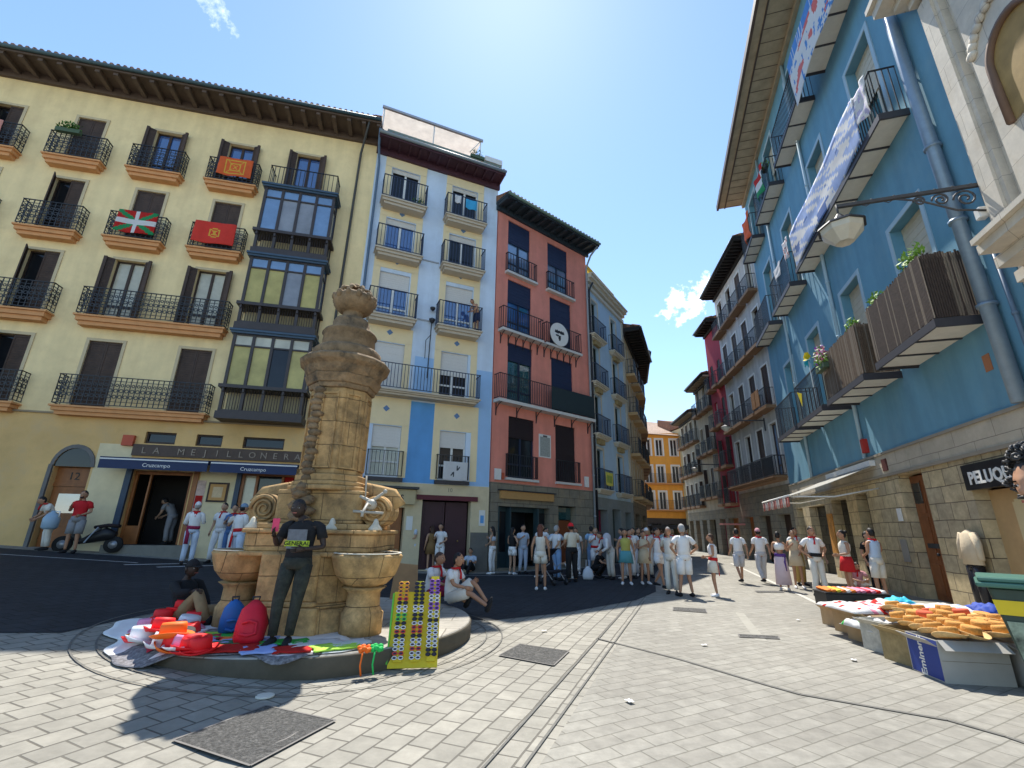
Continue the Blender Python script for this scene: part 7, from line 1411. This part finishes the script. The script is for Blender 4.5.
# stroller, scooter, bag
sr = empty('baby_stroller', (1.35, 15.3, 0), radians(35), 'dark folding baby stroller in front of the man with the red cap', 'stroller')
b = MB()
for sx in (-.24, .24):
    b.tube([(sx, .5, 1.0), (sx, .25, .62), (sx, -.35, .10)], .014, 6); b.tube([(sx, .3, .10), (sx, .05, .5), (sx, -.15, .62)], .014, 6)
b.tube([(-.24, .5, 1.0), (.24, .5, 1.0)], .02, 6); b.build('frame', grey_s, sr)
b = MB(); b.tube([(0, .22, .35), (0, -.05, .36), (0, -.25, .40)], [.2, .21, .2], 10, ry=[.05, .06, .05], side=(1, 0, 0)); b.tube([(0, .15, .38), (0, .27, .82)], [.2, .21], 10, ry=[.04, .05], side=(1, 0, 0)); b.build('seat', CL('stroller', (.02, .02, .03)), sr)
b = MB(); b.grid(lambda u, v: (-.24+.48*u, .30-.42*sin(v*1.4), .80+.24*sin(v*2.0)), 8, 6); b.build('canopy', CL('stroller2', (.015, .02, .035)), sr, thick=.008)
for sx in (-.24, .24):
    for yy in (-.35, .30): w_ = MB(); w_.tube([(sx-.015, yy, .09), (sx+.015, yy, .09)], .09, 14); w_.build('wheel', black_p, sr)
sc = empty('motor_scooter', (-12.72, 14.9, G(-12.72, 14.9)), radians(108), 'dark motor scooter parked by the wall right of the numbered door', 'scooter')
b = MB(); b.tube([(0, -.55, .5), (0, -.3, .55), (0, .05, .42), (0, .3, .32), (0, .5, .5), (0, .58, .85)], [.12, .17, .14, .13, .12, .10], 12, ry=[.12, .2, .14, .08, .14, .06], side=(1, 0, 0)); b.build('body', black_p, sc)
b = MB(); b.tube([(0, -.6, .78), (0, -.3, .80), (0, .02, .74)], [.12, .15, .11], 12, ry=[.05, .06, .05], side=(1, 0, 0)); b.build('saddle', CL('saddle', (.03, .02, .02)), sc)
b = MB(); b.tube([(-.3, .5, 1.0), (0, .58, .98), (.3, .5, 1.0)], .018, 6); b.tube([(0, .58, .9), (0, .72, .25)], .03, 8); b.build('handlebar', grey_s, sc)
for yy in (-.55, .72): w_ = MB(); w_.tube([(-.05, yy, .24), (.05, yy, .24)], .24, 20); w_.tube([(-.055, yy, .24), (.055, yy, .24)], .12, 14, m=1); w_.build('wheel', [M('tyre', (.02, .02, .02), .9), grey_s], sc)
b = MB(); b.add([(-.16, -.1, .75), (.16, -.1, .75), (.18, .15, .3), (-.18, .15, .3)], [(0, 1, 2, 3)]); b.build('leg_cover', LB, sc, thick=.02)
b = MB(); b.tube([(0, 0, 0), (0, 0, .12), (0, 0, .3), (.0, 0, .42)], [.16, .2, .15, .04], 12, ry=[.08, .1, .07, .02], side=(1, 0, 0)); b.tube([(-.06, 0, .38), (-.05, 0, .62), (.05, 0, .62), (.06, 0, .38)], .012, 5); tag(b.build('white_bag', CL('bagwhite', (.68, .72, .78)), None, (2.72, 17.0, 0)), 'white cloth bag next to the crouching woman', 'bag')
b = MB(); b.tube([(0, 0, 0), (0, 0, .1), (0, .02, .42), (0, 0, .5)], [.14, .16, .15, .06], 12, ry=[.1, .11, .1, .04], side=(1, 0, 0)); tag(b.build('small_backpack', CL('packpale', (.50, .50, .55)), None, (3.42, 16.95, 1.02), .3), 'small pale backpack on the bending person', 'backpack')
bg_ = empty('plastic_jug', (-13.45, 14.15, G(-13.45, 14.15)+.62), 0, 'pale blue plastic jug held by the person in white at the left', 'jug')
b = MB(); b.lathe([(.14, 0), (.19, .06), (.2, .3), (.14, .42), (.06, .48), (.06, .52)], n=16); b.build('body', M('jug_blue', (.30, .42, .52), .35, .1), bg_); b = MB(); b.tube([(.06, 0, .5), (.18, 0, .5), (.2, 0, .35)], .02, 6); b.build('handle', white_p, bg_)
